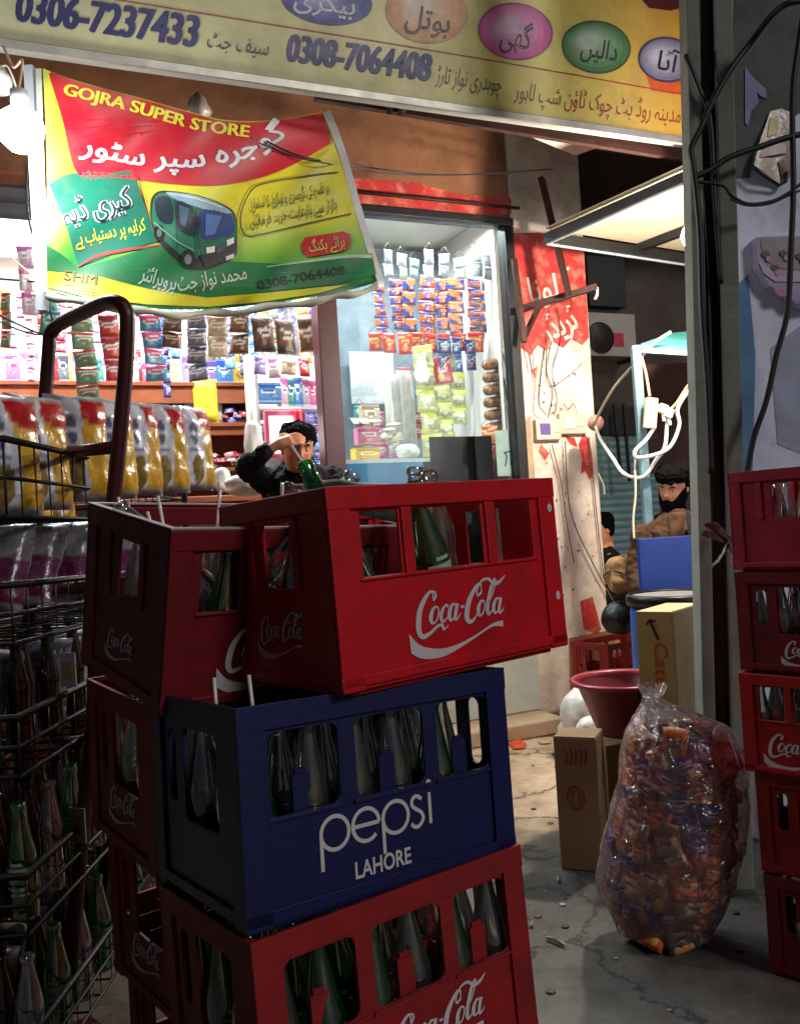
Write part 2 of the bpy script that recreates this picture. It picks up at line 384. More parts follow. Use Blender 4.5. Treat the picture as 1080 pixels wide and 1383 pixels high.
_wv = _n.new('ShaderNodeVectorMath'); _wv.operation = 'MULTIPLY_ADD'; _wv.inputs[1].default_value = (.35, .35, .35); _l.new(_dn.outputs['Color'], _wv.inputs[0]); _l.new(_ge.outputs['Position'], _wv.inputs[2]); _l.new(_wv.outputs[0], _vo.inputs['Vector'])
_cm = _n.new('ShaderNodeMapRange'); _cm.inputs[1].default_value = .004; _cm.inputs[2].default_value = .014; _cm.inputs[3].default_value = .85; _cm.inputs[4].default_value = 0; _l.new(_vo.outputs['Distance'], _cm.inputs[0])
_cx = _n.new('ShaderNodeMix'); _cx.data_type = 'RGBA'; _cx.inputs[7].default_value = (.012, .011, .010, 1); _l.new(_cm.outputs[0], _cx.inputs[0]); _l.new(_mx.outputs[2], _cx.inputs[6])
_l.new(_cx.outputs[2], _b.inputs['Base Color'])
def litter(pxs, c, label, name='litter_scrap', z=.012):
    m = MB(); P = [atz(x, y, z) for x, y in pxs]
    c0 = sum(P, Vector()) / len(P); k = len(P)
    vs = P + [p - EZ * .006 for p in P] + [c0 + EZ * .008]
    m.add(vs, [(i, (i + 1) % k, 2 * k) for i in range(k)] + [(k + i, k + (i + 1) % k, (i + 1) % k, i) for i in range(k)], c, smooth=False)
    return tag(m.build(name, M_pack), label, 'litter', 'litter scraps on the pavement')
litter([(686, 1003), (700, 998), (711, 1004), (708, 1010), (694, 1011)], (205, 70, 40), 'orange red packet scrap lying on the dusty pavement by the step')
litter([(727, 1001), (742, 1000), (744, 1003), (730, 1004)], (190, 150, 120), 'pale tan paper scrap near the pillar foot')
litter([(745, 1018), (766, 1014), (764, 1022), (750, 1024)], (48, 46, 50), 'dark grey plastic scrap beside the brown carton')
litter([(714, 1247), (719, 1245), (720, 1249), (715, 1250)], (160, 160, 158), 'pale grey scrap at the edge of the dust')
litter([(738, 1264), (764, 1275), (763, 1277), (737, 1266)], (150, 145, 140), 'thin curled paper strip on the oily concrete')
litter([(750, 1184), (757, 1185), (754, 1190)], (170, 165, 160), 'tiny white scrap on the concrete below the brown carton')

# trodden grit: bottle caps and paper bits scattered over the concrete
rg_ = random.Random(44); GC_ = 'bottle caps trodden into the concrete'; capm = mat('rusty_bottle_cap', None, rough=.5, metal=.3, vary=.4, vscale=60)
for k in range(34):
    px = rg_.uniform(690, 1000) if k % 3 else rg_.uniform(690, 800); py = rg_.uniform(1010, 1370); p = atz(px, py, .001)
    if k % 2:
        mb = MB(); c_ = rg_.choice([(130, 30, 30), (150, 140, 130), (60, 66, 60), (110, 80, 50)])
        mb.lathe([(0, .005), (.010, .005), (.013, .003), (.0145, 0)], 12, c_, Matrix.Translation(p) @ Matrix.Rotation(rg_.uniform(-.15, .15), 4, 'X')); tag(mb.build('crown_cork', capm), 'flattened bottle cap trodden into the concrete floor', 'bottle cap', GC_)
    else:
        a = rg_.uniform(0, 3); r = rg_.uniform(.006, .016); mb = MB(); vs = [p + Vector((r * rg_.uniform(.5, 1.3) * math.cos(a + q), r * rg_.uniform(.3, .9) * math.sin(a + q), .002 + rg_.uniform(0, .005))) for q in (0, 1.2, 2.4, 3.7, 5)]
        mb.add(vs + [p + EZ * .007], [(i, (i + 1) % 5, 5) for i in range(5)], rg_.choice([(150, 140, 126), (96, 88, 78), (60, 54, 50), (170, 120, 80)])); tag(mb.build('paper_bit', M_pack), 'torn paper bit trodden into the concrete floor', 'litter', 'paper bits on the concrete')
# ================================================================ SHOP SHELL (one building)
shop = thing('corner_shop', 'cream and tan plastered corner shop with red painted pillar and open lit front', 'shop building', S(0, 0, 0))
def sbox(mb, u0, u1, v0, v1, z0, z1, c=(128, 128, 128), mi=0):
    return mb.box(u0, u1, v0, v1, z0, z1, c, SM(0, 0, 0), mi)
def part(mb, name, m, par=shop, bevel=0.0):
    o = mb.build(name, m, None, bevel); o.parent = par
    o.matrix_parent_inverse = Matrix.Translation(par.location).inverted(); return o
part(sbox(MB(), -4.3, -.002, -.30, .0, 0, .10), 'step', M_dust, bevel=.012)
part(sbox(MB(), -4.3, .0, .003, 2.0, 0, .12), 'shop_floor', M_dust)
part(sbox(MB(), 0.0, .595, 0, .55, 0, 4.6), 'pillar', M_plaster, bevel=.02)
part(sbox(MB(), -4.3, -.003, .0, .18, 3.42, 4.6), 'header_wall', M_tan, bevel=.01)
part(sbox(MB(), -4.3, .0, 1.62, 1.78, .12, 4.6), 'back_wall', M_inner)
part(sbox(MB(), -4.42, -4.302, -.2, 1.78, 0, 4.6), 'side_wall', M_peach)
part(sbox(MB(), -4.3, -.002, .182, 1.618, 3.55, 3.65), 'shop_ceiling', M_inner)
part(sbox(MB(), -.03, -.002, .182, 1.618, .12, 3.548), 'inner_wall', M_inner)
part(sbox(MB(), -4.3, 2.6, -1.35, -.002, 4.25, 4.4), 'canopy_slab', M_dark)
part(sbox(MB(), -1.30, -.004, -.02, .16, .101, .62), 'window_plinth', mat('greenish_white_plinth', (190, 196, 188), rough=.7, vary=.25, dirt=.5, dirtc=(120, 120, 110)), bevel=.01)
# red band on the header above the window, with a flaking lower edge
def sheetS(v):
    def f(x, y, l): return onS(x, y, v - .0025 * (l + 1))
    return f
F0 = sheetS(0)
mb = MB(); mb.poly([(470, 240), (560, 246), (620, 262), (690, 268), (690, 288), (600, 292), (520, 288), (470, 290)], (190, 30, 28), F0, 0)
part(mb, 'red_paint_band', M_redpaint)
# red paint on the pillar
mb = MB(); mb.poly([(690, 314), (728, 314), (760, 318), (788, 330), (795, 456), (786, 466), (771, 458), (760, 470), (748, 462), (738, 474), (726, 466), (716, 480), (704, 470), (696, 478)], (200, 30, 28), F0, 0)
rp = part(mb, 'red_paint_field', M_redpaint)
mb = MB()
W_ = (226, 206, 190)
text(mb, urdu('آ لونا'), [(716, 408), (775, 398)], 34, W_, F0, 2, .015)
text(mb, urdu('ٹریڈر'), [(738, 462), (783, 440)], 32, W_, F0, 2, .02)
o = part(mb, 'painted_lettering', mat('white_sign_paint', None, rough=.6, vary=.35, vscale=20))
mb = MB()
for pts in ([(781, 600), (788, 585), (795, 592), (799, 612), (802, 640), (796, 648), (790, 636), (784, 640), (786, 620)], [(762, 588), (776, 592), (780, 604), (770, 600)], [(730, 600), (742, 612), (736, 622), (727, 610)], [(716, 500), (726, 494), (724, 512)], [(783, 812), (800, 806), (812, 850), (806, 858), (788, 850)], [(724, 580), (736, 576), (738, 590), (727, 596)]):
    mb = MB(); mb.poly(pts, (206, 70, 60), F0, 0); part(mb, 'red_paint_smear', M_redpaint)
mb = MB(); rnd = random.Random(3)
for _ in range(70):
    x = rnd.uniform(725, 815); y = rnd.uniform(500, 880)
    if x > 797 + (y - 548) * .07 - 8: continue
    r = rnd.uniform(.8, 2.2); mb.poly([(x + r * rnd.uniform(.3, 1.6) * math.cos(a), y + r * rnd.uniform(.3, 1.6) * math.sin(a)) for a in [k * 1.047 for k in range(6)]], rnd.choice([(120, 96, 80), (150, 120, 96), (96, 82, 74)]), F0, 1)
part(mb, 'chip_mark', mat('old_paint_patches', None, rough=.8, vary=.3))
mb = MB()
mb.poly([(768, 862), (830, 850), (832, 905), (770, 935)], (150, 112, 78), F0, 0); part(mb, 'plaster_patch', mat('old_paint_patches', None, rough=.8, vary=.3)); mb = MB()
mb.poly([(700, 580), (716, 560), (722, 640), (728, 700), (712, 640)], (176, 150, 120), F0, 0)
part(mb, 'plaster_patch', mat('old_paint_patches', None, rough=.8, vary=.3))
# ---------------------------------------------------------------- shop window
win = thing('shop_window', 'tall glass display window between maroon post and painted pillar', 'display window', S(0, 0, .6))
def wp(mb, name, m, bevel=0.0): return part(mb, name, m, win, bevel)
wp(sbox(MB(), -1.43, -1.30, -.06, .07, .10, 3.415), 'maroon_post', M_maroon, .008)
wp(sbox(MB(), -.075, -.006, -.05, .06, .62, 3.36), 'jamb', M_black, .005)
wp(sbox(MB(), -1.298, -.006, -.055, .055, 3.362, 3.415), 'top_rail', M_black, .005)
wp(sbox(MB(), -1.298, -.078, -.045, .055, .622, .67), 'bottom_rail', M_black, .005)
mb = MB(); mb.tube([S(-1.25, -.09, 3.47), S(.02, -.09, 3.47)], .012)
wp(mb, 'conduit', M_steel)
wp(sbox(MB(), -1.298, -.078, .0, .004, .672, 3.36), 'pane', M_pane)
wp(sbox(MB(), -1.298, -.034, .1, .99, 1.80, 1.825), 'display_shelf', mat('pale_laminate', (215, 215, 212), rough=.4))
wp(sbox(MB(), -1.27, -.032, 1.0, 1.03, 1.2, 3.50), 'back_panel', mat('grey_blue_backing', (120, 132, 142), rough=.6, vary=.3))
wp(sbox(MB(), -1.297, -.72, .085, .098, 1.45, 1.797), 'blue_panel', mat('sky_blue_laminate', (40, 130, 190), rough=.4, vary=.2))
wp(sbox(MB(), -.66, -.2, .085, .099, .70, 1.96), 'dark_panel', mat('matte_black', (5, 5, 5), rough=.95, spec=.05))  # near-black sheet filling the dark lower area behind the pane
# ---------------------------------------------------------------- signboard
SGA = at(0, 50, 3.2); SGB = at(920, 185, 4.41)
sd = (SGB - SGA); sd.z = 0; sdir = sd.normalized(); snor = Vector((sdir.y, -sdir.x, 0))
zb = (SGA.z + SGB.z) / 2
def FS(x, y, l): return onplane(x, y, SGA + snor * (.0 + .0006 * l), snor)
sign = thing('shop_signboard', 'long yellow shop signboard with phone numbers and coloured ovals above the shop front', 'signboard', SGA)
def sp(mb, name, m, bevel=0.0): return part(mb, name, m, sign, bevel)
MS = Matrix((sdir, -snor, EZ)).transposed().to_4x4(); MS.translation = Vector((SGA.x, SGA.y, zb))
Lw = (SGB - SGA).length
def sgcol(u, v):
    t = u * 1.0
    a, b, c = (226, 222, 176), (222, 208, 104), (214, 158, 58)
    k = max(0, min(1, (t - .1) / .55)); col = [a[i] * (1 - k) + b[i] * k for i in range(3)]
    k = max(0, min(1, (t - .72) / .22)); col = [col[i] * (1 - k) + c[i] * k for i in range(3)]
    return tuple(col)
mb = MB(); mb.box(-.35, Lw + .35, .003, .10, -.005, 1.0, (150, 148, 140), MS)
sp(mb, 'board', mat('sign_sheet_back', (150, 148, 140), rough=.6, vary=.2), .004)
mb = MB(); mb.grid(lambda u, v: MS @ Vector((-.34 + (Lw + .68) * u, .0008, .0 + .99 * v)), 60, 6, sgcol, smooth=False)
sp(mb, 'face_sheet', M_vinyl)
mb = MB()
mb.box(-.36, Lw + .36, -.02, .0, -.045, -.006, (150, 150, 146), MS)
sp(mb, 'bottom_edge', mat('dull_aluminium', (165, 162, 150), rough=.4, metal=.5, vary=.3), .004)
mb = MB(); NAVY = (38, 34, 110)
text(mb, '0306-7237433', [(20, 28), (264, 64)], 44, NAVY, FS, 3, .012, cap=1, grow=2.0)
text(mb, '0308-7064408', [(386, 82), (579, 110)], 38, NAVY, FS, 3, .012, cap=1, grow=1.7)
text(mb, urdu('سیف جٹ'), [(279, 62), (362, 74)], 22, (70, 60, 80), FS, 3, .0)
text(mb, urdu('چوہدری نواز تارڑ'), [(588, 110), (676, 124)], 24, (80, 66, 50), FS, 3, .0)
text(mb, urdu('مدینہ روڈ بٹ چوک ٹاؤن شپ لاہور'), [(694, 132), (918, 166)], 24, (150, 70, 40), FS, 3, .0)
sp(mb, 'lettering', M_ink)
mb = MB(); stroke(mb, [(-20, -30), (340, 28), (640, 77), (940, 130)], [1.6] * 4, (176, 60, 40), FS, 2); sp(mb, 'red_rule', M_ink)
def oval(cx, cy, rx, ry, c, rim, word, bl, br, h, wc):
    m = MB(); rot = .13
    m.poly(ell(cx, cy, rx + 3, ry + 3, 36, rot), rim, FS, 2)
    pc = [(cx, cy)]
    for k, s in enumerate([1.0, .86, .72, .58, .44, .3]):
        t = k / 5; col = tuple(c[i] * (1 - t) + min(255, c[i] * .35 + 160) * t for i in range(3))
        m.poly(ell(cx - rx * .22 * t, cy - ry * .2 * t, rx * s, ry * s, 36, rot), col, FS, 2.4 + .3 * k)
    sp(m, 'oval', M_ink)
    m = MB(); text(m, urdu(word), [bl, br], h, wc, FS, 5, .012); sp(m, 'oval_lettering', M_ink)
oval(441, 0, 59, 30, (40, 50, 150), (60, 60, 120), 'بیکری', (396, 8), (478, 20), 26, (225, 222, 225))
oval(576, 15, 53, 40, (222, 150, 90), (190, 150, 110), 'بوتل', (546, 34), (606, 44), 30, (62, 44, 40))
oval(696, 42, 48, 36, (206, 80, 150), (150, 60, 110), 'گھی', (674, 60), (716, 66), 32, (60, 30, 40))
oval(805, 63, 44, 33, (70, 120, 66), (60, 80, 50), 'دالیں', (783, 74), (832, 82), 26, (40, 50, 34))
oval(900, 80, 36, 28, (120, 120, 140), (60, 60, 76), 'آٹا', (886, 92), (914, 98), 26, (46, 40, 44))
mb = MB(); mb.poly([(862, -6), (940, -30), (940, 4), (905, 14), (876, 10)], (78, 26, 22), FS, 2); mb.poly([(870, 95), (922, 108), (922, 128), (880, 122)], (206, 90, 40), FS, 1)
sp(mb, 'print_patch', M_ink)
# rusty frame behind and below the sign
fr = thing('sign_frame', 'rusty angle iron frame running below the yellow signboard', 'steel frame', SGA + Vector((0, 0, 0)))
a = at(425, 128, 3.9); b = at(930, 212, 4.62)
mb = MB(); mb.beam(a, b, .03, .05); part(mb, 'rail', M_steel, fr)
for p, q, D in (((525, 150), (531, 128), 3.98), ((540, 152), (560, 130), 4.0), ((925, 185), (800, 176), 4.5)):
    mb = MB(); mb.beam(at(*p, D), at(*q, D + .1), .025, .025); part(mb, 'brace', M_steel, fr)
mb = MB(); mb.beam(at(742, 172, 4.9), at(800, 198, 5.3), .24, .03); mb_o = part(mb, 'cream_plank', M_plaster, fr)
# ================================================================ BANNER
BA = at(60, 240, 3.33); BB = at(480, 260, 3.86)
bd = BB - BA; bd.z = 0; bdir = bd.normalized(); bn = Vector((bdir.y, -bdir.x, 0))
def relief(x, y):
    s = (x - 55) / 460.0; t = (y - 90) / 330.0
    r = .05 * math.sin(s * 5.2 + .6) * (t * .8 + .2) + .016 * math.sin(s * 12 + t * 4) + .007 * math.sin((s + t) * 19)
    r += .006 * math.sin(s * 24 - t * 9) * (1 - t) + .03 * max(0, t - .9) * 10 * math.sin(s * 9)
    return r
def FB(x, y, l): return onplane(x, y, BA + bn * (relief(x, y) + (.0012 * l + .0022 if l > 0 else .0010 * l)), bn)
FB.curved = True
ban = thing('shop_banner', 'sagging red yellow and green cloth banner with a green van, hung under the signboard', 'banner', BA)
def bp_(mb, name, m): return part(mb, name, m, ban)
def cr(pts, x):  # y on a curve of points at x
    for (x0, y0), (x1, y1) in zip(pts, pts[1:]):
        if x <= x1: return y0 + (y1 - y0) * max(0, (x - x0)) / (x1 - x0)
    return pts[-1][1]
TOP = spline([(58, 92, 0), (90, 104, 0), (130, 116, 0), (190, 132, 0), (255, 150, 0), (300, 161, 0), (350, 163, 0), (400, 157, 0), (437, 150, 0)], 5)
BOT = spline([(63, 392, 0), (110, 402, 0), (170, 412, 0), (230, 418, 0), (290, 417, 0), (350, 411, 0), (420, 401, 0), (470, 392, 0), (512, 380, 0)], 5)
def edge(P, t):
    k = t * (len(P) - 1); i = min(len(P) - 2, int(k)); return P[i].lerp(P[i + 1], k - i)
def lerp3(a, b, t): return tuple(a[i] * (1 - t) + b[i] * t for i in range(3))
def bcol(s, t):
    Y, G, DG = (232, 220, 44), (96, 178, 50), (20, 120, 60)
    gy = .50 + .08 * s; v = (t - gy) / .25
    c = Y if v < 0 else lerp3(Y, G, v) if v < 1 else lerp3(G, DG, min(1, (v - 1) / .5))
    if s < .1: c = lerp3((214, 216, 90), c, s / .1)
    return c
def bsurf(s, t, l=0):
    p = edge(TOP, s).lerp(edge(BOT, s), t)
    p.x += 6 * math.sin(t * math.pi) * (1 - s) * .5
    return FB(p.x, p.y, l)
mb = MB(); mb.grid(lambda s, t: bsurf(s, t), 110, 70, bcol); bp_(mb, 'cloth', M_vinyl)
mb = MB(); mb.grid(lambda s, t: bsurf(s, t, -2), 40, 20, c=(216, 214, 205)); bp_(mb, 'cloth_back', M_vinyl)
# white hem: right strip and rolled bottom
mb = MB(); stroke(mb, [(441, 150), (462, 205), (486, 290), (514, 380)], [11, 10, 10, 9], (214, 212, 206), FB, 1, 10)
stroke(mb, [(52, 92), (55, 190), (58, 300), (60, 394)], [8, 8, 8, 8], (206, 214, 190), FB, 1, 10)
bp_(mb, 'white_hem', M_vinyl)
mb = MB(); hp = []
for i in range(41):
    p = edge(BOT, i / 40); hp.append(FB(p.x, p.y + 6 + 2 * math.sin(i * .9), 0))
mb.tube(hp, [.015 + .004 * math.sin(i * 1.3) for i in range(41)], 9, (196, 196, 176)); bp_(mb, 'rolled_hem', M_vinyl)
# red field with sagging lower edge
RB = [(66, 100, 0), (84, 160, 0), (106, 236, 0), (160, 240, 0), (230, 248, 0), (290, 250, 0), (350, 240, 0), (400, 220, 0), (446, 193, 0)]
tp = [(p.x, p.y + 1.5) for p in TOP if p.x > 64]
bt = [(p.x, p.y) for p in spline(RB, 6)]
mb = MB(); mb.poly(tp + bt[::-1], (198, 22, 44), FB, 1, maxe=7); bp_(mb, 'red_field', M_vinyl)
# green slanted box on the left, rising green wave at the base, yellow foot
mb = MB()
mb.poly([(66, 248), (86, 236), (120, 230), (150, 234), (180, 228), (186, 250), (213, 326), (160, 340), (106, 360), (88, 300)], (0, 108, 84), FB, 1, maxe=7)
mb.poly([(63, 330), (86, 345), (106, 362), (150, 350), (213, 330), (300, 352), (380, 356), (440, 350), (502, 342), (508, 370), (450, 384), (360, 394), (280, 402), (200, 390), (130, 372), (64, 366)], (12, 116, 62), FB, 1.5, maxe=7)
mb.poly([(64, 366), (130, 372), (200, 390), (280, 402), (360, 395), (470, 384), (430, 396), (350, 408), (280, 414), (200, 411), (120, 402), (65, 388)], (222, 214, 40), FB, 2, maxe=7)
bp_(mb, 'green_print', M_vinyl)
mb = MB(); stroke(mb, [(104, 361), (130, 346), (165, 338), (214, 331)], [1, 4, 4, 2], (176, 60, 60), FB, 3); stroke(mb, [(360, 360), (420, 352), (470, 346), (502, 346)], [1, 3, 4, 5], (190, 214, 180), FB, 3)
stroke(mb, [(186, 236), (198, 280), (212, 326)], [1.5, 1.5, 1.5], (150, 40, 40), FB, 3)
bp_(mb, 'trim_line', M_ink)
YL = (238, 226, 60)
mb = MB(); text(mb, 'GOJRA SUPER STORE', [(84, 132), (130, 143), (180, 156), (230, 171), (270, 182), (335, 190)], 21, YL, FB, 3, .01, cap=1, grow=.9)
bp_(mb, 'yellow_lettering', M_ink)
mb = MB(); text(mb, urdu('گوجرہ سپر سٹور'), [(108, 206), (180, 222), (260, 226), (330, 214), (388, 184)], 27, (232, 228, 230), FB, 3, .008, grow=.8); bp_(mb, 'white_lettering', M_ink)
mb = MB(); text(mb, urdu('کیری ڈبہ'), [(88, 303), (180, 278)], 30, (205, 214, 206), FB, 3, .01, grow=2.2); text(mb, urdu('کیری ڈبہ'), [(88, 303), (180, 278)], 30, (14, 40, 50), FB, 5, .0); bp_(mb, 'box_lettering', M_ink)
mb = MB(); text(mb, urdu('کرایہ پر دستیاب ہے'), [(102, 331), (198, 310)], 17, (222, 206, 60), FB, 3, .015); bp_(mb, 'box_footer', M_ink)
mb = MB()
text(mb, urdu('محمد نواز جٹ پروپرائٹر'), [(188, 377), (240, 393), (334, 376)], 20, (190, 205, 190), FB, 3, .012)
text(mb, '0308-7064408', [(349, 391), (410, 379), (466, 370)], 12, (22, 40, 24), FB, 3, .0, cap=1, grow=.4)
text(mb, 'SHM', [(86, 377), (130, 383)], 13, (110, 104, 40), FB, 5, .0, cap=1, grow=.5)
for k in range(3): stroke(mb, [(88, 384 + 4 * k), (128, 390 + 4 * k)], [1.6, 1.6], (150, 140, 50), FB, 4)
bp_(mb, 'foot_lettering', M_ink)
# speech outline with two lines of script
mb = MB(); out = [(325, 306), (326, 285), (340, 256), (362, 246), (420, 236), (456, 232)]
stroke(mb, out, [1.6] * 6, (46, 54, 20), FB, 3); stroke(mb, [(325, 306), (334, 318), (352, 316), (420, 300), (474, 288)], [1.6] * 5, (46, 54, 20), FB, 3)
text(mb, urdu('ہر قسم کی گروسری و بیکری کا سامان'), [(340, 283), (445, 258)], 15, (66, 70, 26), FB, 3, .006)
text(mb, urdu('بازار سے بارعایت خرید فرمائیں'), [(338, 306), (456, 281)], 15, (66, 70, 26), FB, 3, .006)
bp_(mb, 'outlined_lettering', M_ink)
mb = MB(); pill = [(412, 320), (464, 312), (472, 316), (474, 324), (470, 336), (462, 340), (416, 347), (408, 340), (406, 330)]
mb.poly(pill, (196, 26, 26), FB, 3); text(mb, urdu('برائے بکنگ'), [(418, 340), (466, 332)], 15, (222, 190, 80), FB, 6, .01); bp_(mb, 'red_pill', M_ink)
# printed green van
def rnd_(pts, n=4): return [(p.x, p.y) for p in spline([(a, b, 0) for a, b in pts], n, True)]
mb = MB(); VG = (34, 120, 88); DK = (22, 40, 52)
mb.poly(rnd_([(203, 275), (208, 262), (222, 257), (262, 262), (300, 275), (318, 290), (320, 325), (318, 345), (300, 356), (276, 364), (256, 362), (240, 352), (214, 326), (205, 300)]), (20, 32, 34), FB, 3)
mb.poly(rnd_([(206, 276), (212, 263), (224, 260), (262, 265), (282, 280), (278, 330), (262, 350), (244, 344), (216, 318), (206, 300)]), VG, FB, 4)
mb.poly(rnd_([(262, 264), (300, 278), (317, 292), (318, 322), (300, 340), (276, 350), (268, 320), (270, 282)]), (30, 108, 84), FB, 5)
mb.poly(rnd_([(224, 259), (262, 263), (298, 276), (312, 288), (276, 282), (240, 270)]), (150, 176, 186), FB, 6)
mb.poly(rnd_([(272, 284), (310, 290), (316, 312), (300, 320), (274, 322)]), (36, 62, 130), FB, 6)
mb.poly([(278, 288), (300, 291), (290, 316), (277, 318)], (86, 120, 180), FB, 7)
mb.poly(rnd_([(210, 268), (230, 268), (232, 300), (214, 296)]), DK, FB, 6); mb.poly(rnd_([(238, 272), (262, 282), (264, 318), (240, 306)]), DK, FB, 6)
mb.poly([(242, 276), (256, 282), (250, 306), (243, 302)], (60, 96, 110), FB, 7)
stroke(mb, [(235, 268), (238, 300), (240, 340)], [1.5] * 3, (14, 60, 46), FB, 7); stroke(mb, [(266, 280), (266, 350)], [1.5] * 2, (14, 60, 46), FB, 7)
mb.poly([(278, 334), (290, 332), (290, 340), (279, 342)], (222, 222, 210), FB, 7); mb.poly([(306, 324), (316, 320), (316, 328), (307, 332)], (222, 222, 210), FB, 7)
mb.poly([(270, 345), (318, 330), (318, 346), (278, 362)], (32, 34, 36), FB, 6); mb.poly([(305, 346), (316, 342), (316, 348), (305, 352)], (200, 200, 190), FB, 7)
mb.poly(ell(254, 350, 10, 13, 16), (16, 16, 18), FB, 6); mb.poly(ell(215, 314, 7, 11, 16), (16, 16, 18), FB, 6)
stroke(mb, [(208, 300), (240, 326), (262, 338)], [2, 2, 2], (120, 170, 150), FB, 7.5)
stroke(mb, [(226, 261), (262, 267), (300, 280)], [2, 3, 2], (200, 214, 214), FB, 8)
mb.poly([(292, 334), (304, 328), (304, 338), (293, 342)], (70, 76, 80), FB, 7.5)
mb.poly(rnd_([(264, 292), (269, 294), (268, 304), (263, 302)]), (16, 20, 22), FB, 8)
mb.poly(ell(254, 350, 5, 7, 12), (120, 124, 126), FB, 7); mb.poly(ell(215, 314, 3.5, 6, 12), (110, 114, 116), FB, 7)
bp_(mb, 'van_print', M_ink)
# hanging ropes and the loops on the banner
def rope(name, pts, r, m, label, cat='cable', group=None, n=8):
    mb = MB(); mb.tube(spline(pts, n), r, 6); o = mb.build(name, m); return tag(o, label, cat, group)
rope('string', [FB(360, 190, 12), FB(388, 204, 12), FB(420, 214, 12), at(470, 222, 4.0), at(600, 236, 4.6), at(745, 228, 5.6)], .004, M_cable, 'thin black wire crossing the banner corner towards the pillar')
rope('string', [FB(350, 193, 12), FB(400, 212, 12), FB(440, 220, 12), at(480, 228, 4.0), at(560, 236, 4.3), at(690, 234, 5.5)], .003, M_cable, 'second thin wire just below the first, behind the banner corner')
# white steel upright the banner is tied to
mb = MB(); mb.beam(at(40, 90, 3.36), at(58, 420, 3.36), .035, .035); tag(mb.build('banner_post', mat('pale_grey_paint', (176, 180, 182), rough=.5, vary=.2)), 'pale square steel upright at the banner left edge', 'post')
# bunched bundle above the banner
def bundle(u, v):
    k = 1 + .3 * noise.noise((math.cos(6.283 * u) * 2, math.sin(6.283 * u) * 2, v * 4))
    return at(268, 146, 3.8) + Vector((math.cos(6.283 * u) * .05 * math.sin(math.pi * v) * k, math.sin(6.283 * u) * .05 * math.sin(math.pi * v) * k, .075 * (1 - 2 * v)))
mb = MB(); mb.grid(bundle, 18, 12, c=(176, 166, 158), wrap=True)
tag(mb.build('wrapped_bundle', M_pack), 'small pale wrapped bundle tied to the frame above the banner middle', 'bundle')
WL = 'loose wires at the shop\'s left corner'
rope('loose_wire', [at(36, 225, 3.6), at(38, 290, 3.6), at(52, 345, 3.6), at(60, 392, 3.6), at(72, 435, 3.6)], .005, M_cable, 'black wire dropping beside the banner post to the trolley', group=WL)
rope('loose_wire', [at(-5, 424, 3.4), at(25, 438, 3.4), at(55, 450, 3.4), at(76, 446, 3.5)], .004, M_cable, 'dark wire sagging in from the frame edge towards the trolley', group=WL)
rope('loose_wire', [at(-5, 432, 3.4), at(30, 447, 3.4), at(60, 452, 3.4), at(80, 444, 3.5)], .0035, M_cable, 'second dark wire sagging just below the first near the trolley', group=WL)
rope('loose_wire', [at(-5, 330, 3.5), at(30, 360, 3.45), at(70, 392, 3.4), at(100, 404, 3.38)], .004, M_wcable, 'pale cord slanting from the frame edge to the banner foot', group=WL)
# ================================================================ CRATES
def wall(mb, L, H, t, wins, M, r=0.0, c=(128, 128, 128)):
    """flat wall with openings: x 0..L, z 0..H, thickness t along +y"""
    xs = sorted({0, L, *[q for w_ in wins for q in w_[:2]]}); zs = sorted({0, H, *[q for w_ in wins for q in w_[2:]]})
    def solid(i, j):
        if i < 0 or j < 0 or i >= len(xs) - 1 or j >= len(zs) - 1: return False
        x = (xs[i] + xs[i + 1]) / 2; z = (zs[j] + zs[j + 1]) / 2
        return not any(a < x < b and p < z < q for a, b, p, q in wins)
    ids = {}; vs = []; fs = []
    def V(i, j, k):
        if (i, j, k) not in ids: ids[(i, j, k)] = len(vs); vs.append((xs[i], k * t, zs[j]))
        return ids[(i, j, k)]
    for i in range(len(xs) - 1):
        for j in range(len(zs) - 1):
            if not solid(i, j): continue
            fs.append((V(i, j, 0), V(i + 1, j, 0), V(i + 1, j + 1, 0), V(i, j + 1, 0)))
            fs.append((V(i, j, 1), V(i, j + 1, 1), V(i + 1, j + 1, 1), V(i + 1, j, 1)))
            if not solid(i - 1, j): fs.append((V(i, j, 0), V(i, j + 1, 0), V(i, j + 1, 1), V(i, j, 1)))
            if not solid(i + 1, j): fs.append((V(i + 1, j, 0), V(i + 1, j, 1), V(i + 1, j + 1, 1), V(i + 1, j + 1, 0)))
            if not solid(i, j - 1): fs.append((V(i, j, 0), V(i, j, 1), V(i + 1, j, 1), V(i + 1, j, 0)))
            if not solid(i, j + 1): fs.append((V(i, j + 1, 0), V(i + 1, j + 1, 0), V(i + 1, j + 1, 1), V(i, j + 1, 1)))
    mb.add(vs, fs, c, M)
    if r:
        for a, b, p, q in wins:
            for cx, cz, sx, sz in ((a, p, 1, 1), (b, p, -1, 1), (b, q, -1, -1), (a, q, 1, -1)):
                arc = [(cx + sx * r * (1 - math.sin(k * math.pi / 8)), cz + sz * r * (1 - math.cos(k * math.pi / 8))) for k in range(5)]
                pts = [(cx - sx * .0005, cz - sz * .0005)] + arc
                n_ = len(pts); v2 = [(x, .0004, z) for x, z in pts] + [(x, t - .0004, z) for x, z in pts]
                f2 = [tuple(range(n_)), tuple(range(2 * n_ - 1, n_ - 1, -1))] + [(i, i + n_, (i + 1) % n_ + n_, (i + 1) % n_) for i in range(n_)]
                if sx * sz > 0: f2 = [tuple(reversed(f)) for f in f2]
                mb.add(v2, f2, c, M)
    return mb
